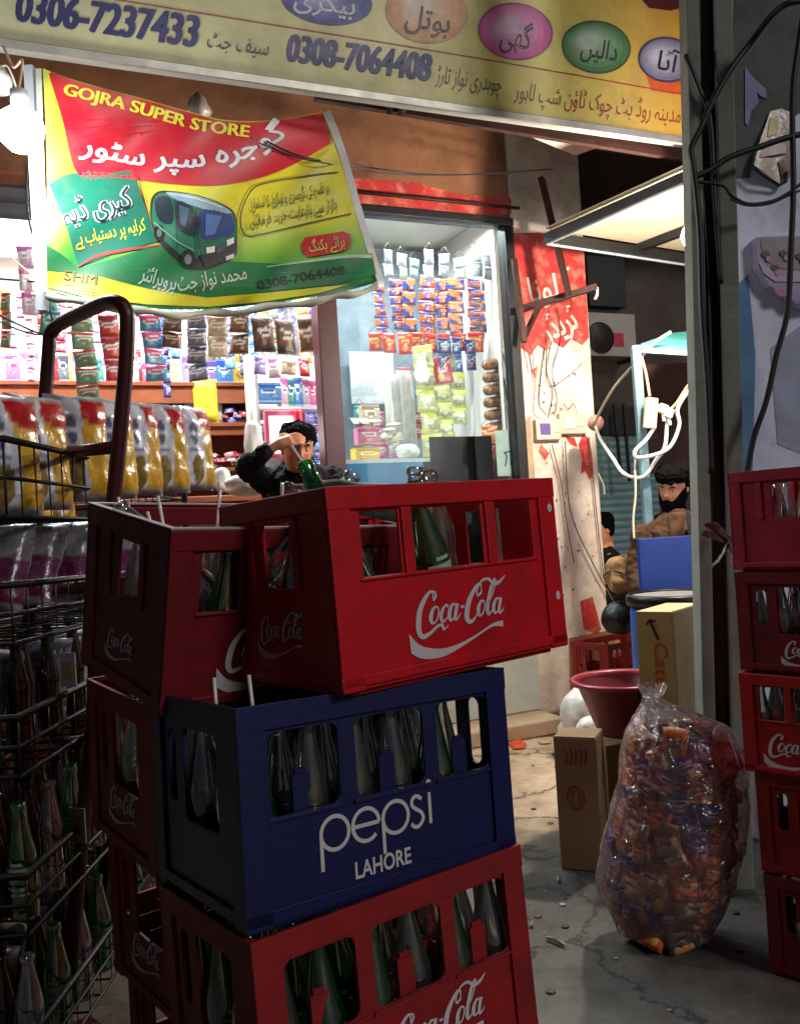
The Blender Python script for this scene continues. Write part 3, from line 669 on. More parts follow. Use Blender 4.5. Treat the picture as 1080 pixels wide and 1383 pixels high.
def coke_script(mb, X, Z, w, surf, ribbon=True, c=(205, 200, 203)):
    """flowing two-word script with a ribbon below; X, Z = lower left of the first capital, w = overall width"""
    k = w / 3.1; sh = .32; n = [0]
    def ST(pts, ws, closed=False):
        n[0] += 1; l = n[0] * .08
        stroke(mb, [((x + z * sh) * k + X, z * k + Z) for x, z in pts], [q * k for q in ws], c, surf, l, 7, 0, closed)
    # capital C with a long tail
    ST([(.30, .70), (.22, .93), (.06, .86), (-.10, .52), (-.06, .08), (.10, -.14), (.34, -.10), (.58, .05), (.74, .05), (.80, -.06), (.96, .03)], [.03, .06, .10, .16, .17, .13, .09, .07, .09, .05, .02])
    ST([(.30, .70), (.36, .82), (.30, .92), (.22, .93)], [.07, .07, .05, .03])
    def o(cx, cz, rx=.125, rz=.20):
        ST([(cx + rx * math.cos(a), cz + rz * math.sin(a)) for a in [i * math.pi / 5 for i in range(10)]], [.05, .05, .05, .07, .10, .13, .12, .08, .05, .05], True)
    o(.42, .34)
    ST([(.84, .48), (.78, .55), (.68, .46), (.64, .30), (.70, .16), (.80, .16), (.90, .26)], [.07, .05, .09, .12, .09, .05, .03])
    o(1.03, .34, .11); ST([(1.16, .54), (1.14, .30), (1.16, .15), (1.24, .16), (1.32, .28)], [.10, .11, .09, .05, .03])
    ST([(1.30, .42), (1.36, .44), (1.42, .42)], [.07, .07, .05])
    # second capital with its looped flag
    ST([(1.98, .74), (1.90, .95), (1.74, .88), (1.56, .54), (1.56, .16), (1.70, .02), (1.86, .08), (1.96, .26)], [.03, .06, .10, .16, .17, .12, .06, .03])
    ST([(1.98, .74), (1.86, .66), (1.80, .80), (1.92, 1.02), (2.16, 1.06), (2.40, .92), (2.62, .94), (2.80, 1.10)], [.07, .06, .05, .06, .08, .10, .09, .02])
    o(2.06, .32, .115, .19)
    ST([(2.24, .30), (2.40, .62), (2.46, .96), (2.40, 1.03), (2.32, .80), (2.28, .36), (2.34, .14), (2.44, .18), (2.50, .26)], [.03, .04, .05, .06, .12, .13, .09, .05, .03])
    o(2.62, .32, .11, .19); ST([(2.75, .52), (2.73, .28), (2.76, .13), (2.86, .15), (2.92, .24)], [.10, .11, .09, .05, .03])
    if ribbon:
        up = spline([(-.36, -.02, 0), (.0, -.36, 0), (.6, -.52, 0), (1.2, -.50, 0), (1.9, -.34, 0), (2.5, -.14, 0), (2.92, -.10, 0)], 7)
        lo = spline([(-.34, -.50, 0), (.0, -.68, 0), (.6, -.74, 0), (1.2, -.62, 0), (1.9, -.40, 0), (2.5, -.22, 0), (2.90, -.27, 0)], 7)
        vs = []
        for a, b in zip(up, lo): vs += [surf(a.x * k + X, a.y * k + Z, .3), surf(b.x * k + X, b.y * k + Z, .3)]
        mb.add(vs, [(2 * i, 2 * i + 1, 2 * i + 3, 2 * i + 2) for i in range(len(up) - 1)], c)
def pepsi_print(mb, X, Z, w, surf, c=(180, 180, 192)):
    k = w / 3.65; th = .10
    n = [0]
    def ST(pts, closed=False, ww=th):
        n[0] += 1; stroke(mb, [(x * k + X, z * k + Z) for x, z in pts], [ww * k] * len(pts), c, surf, n[0] * .08, 6, 0, closed)
    def ring(cx, a0=0, a1=360, r=.40):
        m = 16; ST([(cx + r * math.cos(R_(a0 + (a1 - a0) * i / m)), .45 + r * math.sin(R_(a0 + (a1 - a0) * i / m))) for i in range(m + (0 if a1 - a0 == 360 else 1))], a1 - a0 == 360)
    ring(.46); ST([(.06, .45), (.06, .1), (.06, -.40)])
    ring(1.38, 0, 315); ST([(1.0, .45), (1.4, .45), (1.775, .45)])
    ring(2.30); ST([(1.90, .45), (1.90, .1), (1.90, -.40)])
    ST([(3.16, .74), (3.0, .84), (2.86, .78), (2.84, .62), (2.98, .50), (3.12, .40), (3.18, .24), (3.06, .08), (2.90, .06), (2.78, .16)])
    ST([(3.42, .05), (3.42, .45), (3.42, .86)])
    mb.poly([(x * k + X, z * k + Z) for x, z in ell(3.42, 1.12, .085, .085, 14)], c, surf, .5)
CL, CW, CH = .46, .31, .29
def face_front(x, z, l): return Vector((x, -.0014 - .0005 * l, z))
def face_end(x, z, l): return Vector((-.0014 - .0005 * l, CW - x, z))
def make_crate(style, m, label, group, front=None, end=None, rim=False, H=CH):
    root = thing('bottle_crate', label, 'bottle crate', group=group)
    mb = MB(); t = .006
    if style == 'script':
        fw = [(.052, .122, .158, .252), (.150, .292, .158, .252), (.326, .408, .158, .252)]; ew = [(.115, .205, .150, .248)]
        r = .0; ribs = [.136, .309]; eribs = [.095, .225]
    else:
        fw = [(.040, .150, .138, .250), (.178, .300, .138, .250), (.326, .428, .138, .250)]; ew = [(.045, .075, .130, .238), (.105, .225, .110, .245)]
        r = .014; ribs = []; eribs = []
    wall(mb, CL, H - .004, t, fw, Matrix.Translation((0, 0, 0)), r)
    wall(mb, CL, H - .004, t, fw, Matrix.Translation((CL, CW, 0)) @ Matrix.Rotation(math.pi, 4, 'Z'), r)
    wall(mb, CW - 2 * t - .0002, H - .0045, t, ew, Matrix.Translation((0, CW - t - .0001, 0)) @ Matrix.Rotation(-math.pi / 2, 4, 'Z'), r)
    wall(mb, CW - 2 * t - .0002, H - .0045, t, ew, Matrix.Translation((CL, t + .0001, 0)) @ Matrix.Rotation(math.pi / 2, 4, 'Z'), r)
    mb.box(t + .001, CL - t - .001, t + .001, CW - t - .001, .004, .010)
    p = .0055
    # corner posts, rim and base bands stand proud of the walls
    for x0, x1 in ((-p, .034), (CL - .034, CL + p)):
        mb.box(x0, x1, -p, .001, .0, H - .006); mb.box(x0, x1, CW - .001, CW + p, .0, H - .006)
    for y0, y1 in ((.0012, .032), (CW - .032, CW - .0012)):
        mb.box(-p, .001, y0, y1, .0, H - .006); mb.box(CL - .001, CL + p, y0, y1, .0, H - .006)
    for z0, z1, q in ((H - .034, H, .0035), (.006, .022, .0025)):
        mb.box(-p - .001, CL + p + .001, -q - .003, .0008, z0, z1); mb.box(-p - .001, CL + p + .001, CW - .0008, CW + q + .003, z0, z1)
        mb.box(-q - .0032, .0008, .001, CW - .001, z0 + .0004, z1 - .0006); mb.box(CL - .0008, CL + q + .0032, .001, CW - .001, z0 + .0004, z1 - .0006)
    for a, b, q, z in fw:
        for yy in ((-.0042, .0006), (CW - .0006, CW + .0042)): mb.box(a - .008, b + .008, yy[0], yy[1], q - .006, q - .001)
    for x in ribs:
        for yy in ((-.0048, .0005), (CW - .0005, CW + .0048)): mb.box(x - .010, x + .010, yy[0], yy[1], fw[0][2] - .0055, H - .0345)
    for y in eribs:
        mb.box(-.0048, .0005, y - .008, y + .008, ew[0][2] - .004, H - .0345)
    # stacking foot
    mb.box(.02, CL - .02, .012, CW - .012, -.008, .0035)
    mb.build('shell', m, root, bevel=.0022)
    mb = MB()
    for i in range(1, 6): mb.box(i * CL / 6 - .0015, i * CL / 6 + .0015, .008, CW - .008, .011, .125 if i % 2 else .150)
    for j in range(1, 4): mb.box(.008, CL - .008, j * CW / 4 - .0014, j * CW / 4 + .0014, .0115, .124)
    if style == 'rounded':
        for a, b, q, z in fw:
            xm = (a + b) / 2
            for y_ in (.0125, CW - .0185): mb.box(xm - .014, xm + .014, y_, y_ + .006, .012, .186); mb.box(xm - .009, xm + .009, y_ + .0003, y_ + .0057, .1865, .193)
    mb.build('divider_grid', m, root)
    if front or end:
        mb = MB()
        if front: front(mb)
        if end: end(mb)
        mb.build('printed_logo', M_white, root)
    if rim:
        mb = MB(); q = .0075
        for x0, x1, y0, y1 in ((-q, CL + q, -q, .0055), (-q, CL + q, CW - .0055, CW + q), (-q, .0055, .0057, CW - .0057), (CL - .0055, CL + q, .0057, CW - .0057)): mb.box(x0, x1, y0, y1, H + .0004, H + .003)
        mb.build('worn_rim', M_rim, root)
    return root
def pose(x, y, z, yaw, a=0, b=0, s=1.0):
    return Matrix.Translation((x, y, z)) @ Matrix.Rotation(R_(yaw), 4, 'Z') @ Matrix.Rotation(R_(a), 4, 'X') @ Matrix.Rotation(R_(b), 4, 'Y') @ Matrix.Scale(s, 4)
GM = 'drinks crates stacked in front of the shop'
fl = lambda mb: coke_script(mb, .143, .068, .186, face_front)
flA = lambda mb: coke_script(mb, .112, .066, .20, face_front)
el = lambda mb: coke_script(mb, .095, .070, .125, face_end)
def fpep(mb):
    pepsi_print(mb, .110, .074, .205, face_front)
    text(mb, 'LAHORE', [(.165, .028), (.262, .028)], .024, (180, 180, 192), lambda x, z, l: face_front(x, .028 - (z - .028), l), .2, .02, cap=1)
HERO = pose(-.091, 1.216, 1.153, 38.8, -1.9, -.9)
BLUE = pose(-.227, 1.138, .866, 35.9, -2.8, 1.6)
RLOW = pose(-.210, 1.117, .572, 36.1, -3.2, -.4)
CRA = pose(-.385, 1.352, 1.112, 41, 10.5, 2.0); CRA2 = pose(-.440, 1.476, .815, 38, 3.2, 0)
hero = setM(make_crate('script', M_red, 'bright red crate with white script logo, topmost of the front stack', GM, fl, el), HERO)
blue = setM(make_crate('rounded', M_blue, 'dark blue crate marked LAHORE in the middle of the front stack', GM, fpep), BLUE)
rlow = setM(make_crate('rounded', M_redold_shade, 'worn red crate under the blue crate, cut off by the bottom of the frame', GM, lambda mb: coke_script(mb, .20, .062, .17, face_front), el), RLOW)
cra = setM(make_crate('script', M_redshade, 'dull red crate with pale worn rim and lying bottle, topping the rear stack', GM, flA, lambda mb: coke_script(mb, .10, .062, .10, face_end), rim=True), CRA)
cra2 = setM(make_crate('rounded', M_redold_shade, 'shade-darkened red crate below the pale rimmed crate in the rear stack', GM, None, el), CRA2)
for src, lab, P in ((rlow, 'worn red crate second from the ground in the front stack', pose(-.225, 1.12, .283, 35.5)), (rlow, 'worn red crate on the ground at the foot of the front stack', pose(-.215, 1.13, .006, 36.5)),
                    (cra2, 'shade-darkened red crate resting on the lowest crate of the rear stack', pose(-.42, 1.51, .535, 38.5)), (cra2, 'shade-darkened red crate on the dark blue crate of the rear stack', pose(-.41, 1.53, .262, 37))):
    c = copy_tree(src); c['label'] = lab; setM(c, P)
c = copy_tree(blue); c['label'] = 'dark blue crate at the very foot of the rear stack'; setM(c, pose(-.405, 1.53, .006, 38, s=.92))
for z_ in (.238, .088):
    mb = MB(); mb.add([Vector((CL - .010 + .0055 * math.cos(a), -.0068, z_ + .0075 * math.sin(a))) for a in [i * math.pi / 8 for i in range(16)]], [tuple(range(16))], (240, 236, 230)); mb.build('white_dot', M_white, hero)
# right-hand pillar of five crates
GR = 'crates piled against the lavender wall'
RX, RY = .985, 2.60; RYAW = -46
def rcr(k, style, m, label, long_, front, end, dx=0, dz=0, yaw=0):
    o = make_crate(style, m, label, GR, front, end)
    base = Matrix.Translation((RX + dx, RY, .297 * k + .006 + dz)) @ Matrix.Rotation(R_(RYAW + yaw), 4, 'Z')
    if not long_: base = base @ Matrix.Rotation(R_(90), 4, 'Z') @ Matrix.Translation((0, -CW, 0))
    return setM(o, base)
M_pinkred = mat('sun_faded_red_crate_plastic', (178, 34, 62), rough=.5, vary=.3, vscale=8, dirt=.35, dirtc=(96, 20, 40), dscale=6)
M_rr = mat('deep_red_crate_plastic', (168, 20, 30), rough=.45, vary=.3, vscale=8, dirt=.4, dirtc=(80, 16, 20), dscale=6)
rcr(4, 'script', M_pinkred, 'pinkish faded red crate on top of the pile by the lavender wall', False, None, None, dx=0)
rcr(3, 'rounded', M_redshade, 'dull red crate second from the top of the pile by the wall', False, None, lambda mb: coke_script(mb, .13, .05, .14, face_end), dx=.003, yaw=1)
rcr(2, 'script', M_rr, 'deep red crate with full white script logo midway up the pile by the wall', True, lambda mb: coke_script(mb, .075, .062, .19, face_front), None, dx=-.005, yaw=-1)
rcr(1, 'rounded', M_redold_shade, 'worn red crate second from the ground in the pile by the wall', False, None, lambda mb: coke_script(mb, .13, .05, .14, face_end), dx=.025, yaw=1.5)
rcr(0, 'rounded', M_redshade, 'dull red crate on the ground at the foot of the pile by the wall', False, None, None, dx=.03)

# ================================================================ BOTTLES
prof = [(.0285, .002), (.0295, .012), (.0290, .05), (.0262, .085), (.0255, .10), (.0285, .128), (.0280, .142), (.0215, .175), (.0150, .205), (.0122, .222), (.0122, .228), (.0148, .230), (.0150, .240), (.0128, .2425), (.0118, .242)]
def bottle_mesh(name, m, pr, label=None):
    mb = MB(); mb.lathe([(0.0005, .006)] + [(.02, .003)] + pr, 20); me = mb.build(name, m); return me
pg = [(.0295, .002), (.0305, .012), (.0305, .12), (.029, .140), (.022, .170), (.0150, .205), (.0125, .224), (.0150, .230), (.0150, .2405), (.0128, .2425)]
B_cola = bottle_mesh('cola_bottle', M_cola, prof); tag(B_cola, 'dark filled bottle standing in a shaded lower basket of the wire rack', 'bottle', 'dark bottles in the rack'); B_cola.location = (-.9, 2.0, .206)
B_clear = bottle_mesh('glass_bottle', M_glassc, prof); B_green = bottle_mesh('glass_bottle', M_glassg, pg)
# painted label band on the green and on some clear bottles
def withprint(o, c, r):
    mb = MB()
    for z0, z1, a0, a1 in ((.098, .112, -.9, .9), (.080, .092, -.6, .7), (.066, .073, -.9, .5), (.055, .060, -.5, .8), (.118, .124, -.4, .4)):
        mb.grid(lambda u, v: (r * math.sin(a0 + (a1 - a0) * u), -r * math.cos(a0 + (a1 - a0) * u), z0 + (z1 - z0) * v), 8, 1, c=c)
    return mb.build('painted_label', M_ink, o)
withprint(B_green, (170, 200, 180), .0309)
_bfirst = {0: True, 1: True}
def bottle(kind, M, label, group):
    src = B_green if kind else B_clear
    if _bfirst[kind]: o = src; _bfirst[kind] = False
    else: o = copy_tree(src)
    tag(o, label, 'bottle', group); setM(o, M); return o
def fill(P, cells, label, group, green=.3, tilt=2.0, seed=1, skip=()):
    rr = random.Random(seed)
    for i, j in cells:
        if rr.random() < .08 or (i, j) in skip: continue
        k = 1 if rr.random() < green else 0
        M = P @ Matrix.Translation(((i + .5) * CL / 6, (j + .5) * CW / 4, .012)) @ Matrix.Rotation(R_(rr.uniform(-tilt, tilt)), 4, 'X') @ Matrix.Rotation(R_(rr.uniform(-tilt, tilt)), 4, 'Y') @ Matrix.Rotation(rr.uniform(-1, 1), 4, 'Z')
        bottle(k, M, ('empty green glass bottle ' if k else 'empty clear glass bottle ') + label, group)
allc = [(i, j) for i in range(6) for j in range(4)]
fill(BLUE, [c for c in allc if c[1] < 3 or c[0] == 0], 'standing among the others in the blue crate', 'bottles in the blue crate', .22, seed=4)
fill(RLOW, [c for c in allc if c[1] < 3 or c[0] == 0], 'standing in the worn red crate under the blue crate', 'bottles in the worn red crate', .3, seed=5)
fill(CRA, [c for c in allc if c[1] < 3], 'standing inside the pale rimmed crate', 'bottles in the pale rimmed crate', .6, seed=6)
fill(CRA2, [c for c in allc if c[0] < 2], 'standing inside the shade-darkened red crate of the rear stack', 'bottles in the faded red crate', .4, seed=8)
def hb(kind, x, y, z, rx, ry, label, rz=0):
    bottle(kind, HERO @ Matrix.Translation((x, y, z)) @ Matrix.Rotation(R_(ry), 4, 'Y') @ Matrix.Rotation(R_(rx), 4, 'X') @ Matrix.Rotation(R_(rz), 4, 'Z'), label, 'bottles in the bright red crate')
hb(1, .238, .05, .060, 6, -14, 'green bottle leaning in the middle opening of the bright red crate')
hb(0, .268, .16, .090, 4, 4, 'clear bottle upright behind the leaning green one in the bright red crate')
hb(0, .292, .10, .080, 10, -12, 'clear bottle leaning at the middle opening edge of the bright red crate')
hb(0, .115, .17, .06, 5, 8, 'clear bottle seen through the narrow opening of the bright red crate')
hb(1, .085, .062, .016, -3, -9, 'green bottle low in the corner of the bright red crate')
hb(1, .04, .12, .012, 0, 3, 'green bottle behind the end opening of the bright red crate')
hb(0, .045, .19, .012, 3, 4, 'clear bottle nearer the rear behind the end opening of the bright red crate')
hb(0, .09, .15, .012, -3, 6, 'second clear bottle just inside the end opening of the bright red crate')
def axis_bottle(kind, top, base, label, group):
    d = (base - top).normalized(); q = (-d).to_track_quat('Z', 'Y').to_matrix().to_4x4(); q.translation = top + d * .2425
    bottle(kind, q, label, group)
axis_bottle(1, at(411, 626, 1.42), at(462, 742, 1.37), 'green bottle with a straw propped high above the bright red crate rim', 'bottles in the bright red crate')
axis_bottle(0, at(384, 662, 1.46), at(470, 672, 1.40), 'clear bottle lying low beside the propped green one', 'bottles in the bright red crate')
axis_bottle(0, at(478, 640, 1.50), at(440, 690, 1.47), 'clear bottle top poking up by the maroon post', 'bottles in the bright red crate')
axis_bottle(0, at(160, 682, 1.48), at(246, 768, 1.47), 'clear bottle lying on its side across the pale rim of the dull red crate', 'bottles in the pale rimmed crate')
GB = Matrix.Translation((RX, RY, .006)) @ Matrix.Rotation(R_(RYAW + 90), 4, 'Z') @ Matrix.Translation((0, -CW, 0))
GL = Matrix.Translation((RX, RY, .006)) @ Matrix.Rotation(R_(RYAW), 4, 'Z')
for k, nm, gg in ((4, 'in the pinkish faded crate by the wall', .0), (3, 'in the crate second from the pile top by the wall', .2), (1, 'in the crate second from the ground by the wall', .5), (0, 'in the lowest crate of the pile by the wall', .5)):
    fill(GB @ Matrix.Translation((0.01, 0, .297 * k)), [(0, 0), (0, 1), (0, 2), (0, 3), (1, 0), (1, 2)], 'standing ' + nm, 'bottles in the pile by the wall', gg, seed=20 + k)
fill(GL @ Matrix.Translation((0, 0, .297 * 2)), [(i, j) for i in range(5) for j in range(2)], 'standing in the crate with the full script logo by the wall', 'bottles in the pile by the wall', .5, seed=33)
# drinking straws
M_straw = mat('white_straw', (225, 222, 218), rough=.35, vary=.1)
def straw(p, q, D, label, bend=0):
    a = at(*p, D); b = at(*q, D + .01); b2 = a + (b - a) * 1.0
    mb = MB(); mb.tube([a - (b - a) * .5, a, (a + b) / 2 + Vector((bend, 0, 0)), b2], .0029, 8); tag(mb.build('drinking_straw', M_straw), label, 'straw', 'white drinking straws')
straw((220, 708), (213, 670), 1.50, 'white straw standing nearest the lying bottle in the pale rimmed crate')
straw((161, 690), (160, 672), 1.62, 'short white straw at the corner behind the lying bottle', .0)
straw((294, 698), (297, 662), 1.55, 'tall white straw where the pale rimmed crate meets the bright red crate')
straw((203, 706), (199, 692), 1.47, 'stubby white straw right over the lying bottle')
straw((381, 676), (381, 652), 1.50, 'white straw poking up behind the bright red crate corner')
straw((413, 632), (393, 602), 1.42, 'white straw standing in the propped green bottle')
straw((291, 942), (289, 916), 1.28, 'thin white straw standing in the blue crate below the pale rimmed one')
straw((340, 946), (336, 912), 1.25, 'thin white straw in the blue crate nearest its front rim')
# ================================================================ SHOP GOODS
def uz(px, py, v):
    u, _, z = uvz(onS(px, py, v)); return u, z
def design(pal, seed):
    """printed packet: ground colour, header band, pale label, picture, small type"""
    r = random.Random(seed); base, band, pale, pic = pal
    hb = r.uniform(.70, .82); k = r.uniform(-.25, .25); ex, ey = r.uniform(.4, .6), r.uniform(.52, .6); ea, eb = r.uniform(.28, .4), r.uniform(.10, .15)
    px, py, pr = r.uniform(.3, .7), r.uniform(.24, .32), r.uniform(.14, .22); low = r.uniform(.10, .16); bent = r.uniform(.5, 1.2)
    def f(u, v):
        n = (r.random() - .5) * 12
        d = v + k * (u - .5) + .05 * math.sin(u * 5 * bent)
        if v > .945 or v < .05: c = lerp3(base, (190, 190, 194), .45)
        elif ((u - ex) / ea) ** 2 + ((v - ey) / eb) ** 2 < 1: c = pale if abs(v - ey) > eb * .42 or abs(u - ex) > ea * .7 else band
        elif (u - px) ** 2 + (v - py) ** 2 * 1.4 < pr * pr: c = pic if (u - px - .04) ** 2 + (v - py - .03) ** 2 > pr * pr * .3 else lerp3(pic, (255, 240, 200), .45)
        elif d > hb: c = band
        elif d > hb - .045: c = pale
        elif v < low: c = lerp3(band, base, .4)
        else: c = lerp3(base, (0, 0, 0), .18 * (1 - v))
        return tuple(max(3, min(252, x + n)) for x in c)
    return f
def pillow(mb, M, w, h, d, col, nu=11, nv=13, both=True):
    def f(s):
        def g(u, v):
            e = (1 - (2 * u - 1) ** 4) * (1 - (2 * v - 1) ** 6)
            pinch = 1 - .06 * (1 - (2 * v - 1) ** 2)
            return ((u - .5) * w * pinch, -s * d * .5 * (e ** .7 if e > 0 else 0) - s * .0006, (v - .5) * h)
        return g
    mb.grid(f(1), nu, nv, col, M=M)
    if both: mb.grid(lambda u, v: f(-1)(1 - u, v), nu, nv, col, M=M)
def strip(x0, x1, y0, y1, v, rows, pal, label, group, m=None, bulge=.022, cols=1, name='sachet_strip', seed=None):
    """a hanging string of packets joined edge to edge: one thing"""
    u0, z1 = uz(x0, y0, v); u1, _ = uz(x1, y0, v); _, z0 = uz((x0 + x1) / 2, y1, v)
    sd_ = seed if seed is not None else int(x0 * 7 + y0); rr = random.Random(sd_)
    mb = MB(); W = (u1 - u0) / cols; Hh = (z1 - z0) / rows
    for c in range(cols):
        for k in range(rows):
            M = Matrix.Translation(((c + .5) * W + rr.uniform(-.004, .004), rr.uniform(-.006, .006), -(k + .5) * Hh)) @ Matrix.Rotation(rr.uniform(-.30, .30), 4, 'Z') @ Matrix.Rotation(rr.uniform(-.08, .08), 4, 'Y') @ Matrix.Rotation(rr.uniform(-.12, .12), 4, 'X')
            pillow(mb, M, W * .98, Hh * 1.0, bulge, design(pal, sd_ + (c * 31)), both=False)
    M = SM(u0, v, z1, rr.uniform(-.35, .35)) @ Matrix.Rotation(rr.uniform(-.07, .07), 4, 'Y')
    mb.tube([(0, .004, .0), (W * cols * .5, .004, .05), (W * cols, .004, 0)], .002, 5, (60, 60, 60))
    o = mb.build(name, m or M_pack); o.matrix_world = M
    return tag(o, label, 'sachet strip', group)
def carton(x0, x1, y0, y1, v, dep, pal, label, group=None, cat='box', name='carton', m=None, rz=0.0, seed=None, rest=None):
    u0, z0 = uz(x0, y1, v); u1, z1 = uz(x1, y0, v)
    z0 = rest if rest is not None else z0
    w = u1 - u0; h = z1 - z0; sd_ = seed if seed is not None else int(x0 * 13 + y0)
    mb = MB(); f = design(pal, sd_)
    nu, nv = max(5, int(w / .012)), max(5, int(h / .012)); nu = max(9, min(nu, 14)); nv = max(11, min(nv, 14))
    mb.grid(lambda u, q: (w * u, -.0006, h * q), nu, nv, f, smooth=False)
    mb.box(0, w, 0, dep, 0, h, pal[0]); mb.box(w * .06, w * .94, -.0012, -.0008, h * .96, h * .985, pal[1])
    o = mb.build(name, m or M_card); o.matrix_world = SM(u0, v, z0, rz)
    return tag(o, label, cat, group)
# ---- shelf unit along the back wall
SV = 1.18
shelf = thing('wall_shelf', 'brown wooden wall shelving crowded with boxes across the back of the shop', 'shelf', S(-3, 1.4, 1))
def shp(mb, name, m): return part(mb, name, m, shelf, .003)
zs = [uz(180, 515, SV)[1], uz(250, 571, SV)[1], uz(280, 632, SV)[1], uz(280, 690, SV)[1]]
ue = uz(345, 520, SV)[0]
for k, z in enumerate(zs):
    shp(sbox(MB(), -4.28, ue, SV, 1.61, z - .028, z), 'shelf_board', M_wood)
    shp(sbox(MB(), -4.28, ue, SV + .02, SV + .035, z - (.15 if k == 0 else .09), z - .0282), 'fascia', M_wood)
shp(sbox(MB(), -4.28, ue, 1.585, 1.612, .13, zs[0] - .03), 'back_board', M_wood)
shp(sbox(MB(), ue + .002, ue + .028, SV - .05, 1.612, .13, zs[0] + .3), 'end_board', mat('pale_laminate', (215, 215, 212)))
PK = dict(pink=((226, 130, 170), (200, 60, 120), (245, 235, 240), (230, 90, 140)), white=((228, 226, 224), (190, 90, 150), (245, 245, 245), (200, 150, 190)), grey=((120, 124, 134), (50, 60, 80), (220, 220, 225), (80, 90, 110)),
          cream=((236, 228, 196), (230, 200, 130), (250, 248, 240), (210, 180, 120)), purple=((150, 130, 200), (96, 70, 160), (230, 225, 245), (120, 90, 190)), blue=((90, 160, 220), (30, 90, 180), (230, 240, 250), (60, 120, 200)),
          yellow=((234, 220, 80), (200, 160, 40), (250, 246, 200), (170, 120, 40)), lilac=((196, 180, 226), (150, 110, 200), (245, 240, 250), (170, 140, 210)), teal=((70, 170, 160), (20, 110, 110), (220, 240, 236), (40, 140, 120)),
          red=((200, 40, 44), (130, 16, 24), (240, 226, 220), (230, 120, 60)), green=((110, 160, 120), (190, 50, 50), (226, 236, 220), (60, 130, 80)), navy=((50, 70, 150), (24, 30, 90), (200, 210, 240), (200, 60, 90)), orange=((236, 130, 50), (200, 70, 30), (250, 230, 200), (220, 90, 40)),
          beige=((206, 190, 160), (150, 120, 90), (235, 228, 214), (170, 140, 110)), brown=((120, 84, 60), (70, 44, 30), (220, 205, 190), (90, 50, 34)), bluesac=((74, 150, 196), (200, 80, 120), (226, 234, 240), (60, 170, 180)))
G1 = 'boxes on the top shelf'; z1_ = zs[0] + .001
def sh(x0, x1, y0, pal, label, z, cat='box', grp=G1, dep=.14, v=SV + .03, name='carton', y1=None): carton(x0, x1, y0, y1 or 515, v, dep, PK[pal], label, grp, cat, name, rest=z)
sh(-10, 8, 478, 'lilac', 'lilac carton at the far end of the top shelf, cut by the frame', z1_)
sh(9, 26, 478, 'pink', 'pink carton on the top shelf beside the white and pink one', z1_)
sh(27, 52, 474, 'white', 'white carton with pink print on the top shelf', z1_)
sh(54, 66, 486, 'cream', 'small cream carton between the pink printed box and the dark bottle', z1_)
sh(80, 92, 478, 'grey', 'dark grey tin beside the green sachet strip on the top shelf', z1_, 'tin')
sh(128, 138, 484, 'teal', 'small teal carton behind the red and green sachet strip', z1_)
sh(166, 186, 478, 'white', 'white carton behind the blue sachet strip on the top shelf', z1_)
sh(222, 246, 474, 'cream', 'tall cream white carton on the top shelf under the brown sachets', z1_)
sh(247, 258, 480, 'lilac', 'narrow lilac pack beside the tall cream carton', z1_)
sh(276, 292, 486, 'purple', 'purple carton beside the light blue one on the top shelf', z1_)
sh(293, 314, 485, 'blue', 'light blue carton beside the purple one on the top shelf', z1_)
sh(315, 338, 478, 'yellow', 'yellow carton near the end of the top shelf', z1_)
z2_ = zs[1] + .001; G2 = 'goods on the second shelf'
for x0, x1, y0, p, l in ((-5, 14, 540, 'pink', 'pink carton on the second shelf at the frame edge'), (16, 40, 545, 'yellow', 'yellow carton on the second shelf behind the snack bags'), (42, 62, 540, 'blue', 'light blue carton on the second shelf behind the trolley handle'),
                         (170, 181, 546, 'lilac', 'small lilac carton beside the teal ones on the second shelf'), (182, 192, 543, 'teal', 'first of two teal cartons, nearer the lilac one'), (193, 204, 544, 'teal', 'second of two teal cartons, nearer the white pack'), (206, 216, 548, 'white', 'white pack between the teal and the blue packs'), (217, 229, 544, 'navy', 'blue pack on the second shelf beside the yellow one'),
                         (231, 248, 548, 'yellow', 'small yellow pack beside the dark tin on the second shelf'), (250, 261, 544, 'grey', 'dark tin beside the tall yellow bag on the second shelf')):
    carton(x0, x1, y0, 571, SV + .03, .12, PK[p], l, G2, 'box', rest=z2_)
# tall yellow bag and white jar
def bag_on(x0, x1, y0, y1, v, rest, colf, label, cat, name, d=.08, group=None, m=None, lean=0.0):
    u0, z0 = uz(x0, y1, v); u1, z1 = uz(x1, y0, v)
    if rest is not None: z0 = rest
    mb = MB(); pillow(mb, Matrix.Identity(4), u1 - u0, z1 - z0, d, colf, 10, 12); o = mb.build(name, m or M_pack)
    o.matrix_world = SM((u0 + u1) / 2, v, (z0 + z1) / 2) @ Matrix.Rotation(lean, 4, 'X'); return tag(o, label, cat, group)
bag_on(262, 293, 512, 571, SV + .02, z2_, lambda u, v: jit((240, 228, 60), 10) if not (.3 < v < .45 and .2 < u < .8) else (214, 190, 60), 'bright yellow bag standing on the second shelf', 'bag', 'yellow_bag')
mb = MB(); u0, z0 = uz(299, 571, SV + .08)
uj, _ = uz(298, 560, SV); r = .035
mb.lathe([(.0, 0), (r, .002), (r, .13), (r * .9, .14), (r * .95, .142), (r * .95, .165), (0, .166)], 18, (225, 225, 222)); mb.box(-.02, .02, -r - .001, -r + .004, .03, .1, (190, 190, 196))
o = mb.build('white_jar', M_card); o.matrix_world = SM(uj, SV + .1, z2_); tag(o, 'white jar beside the tall yellow bag on the second shelf', 'jar', G2)
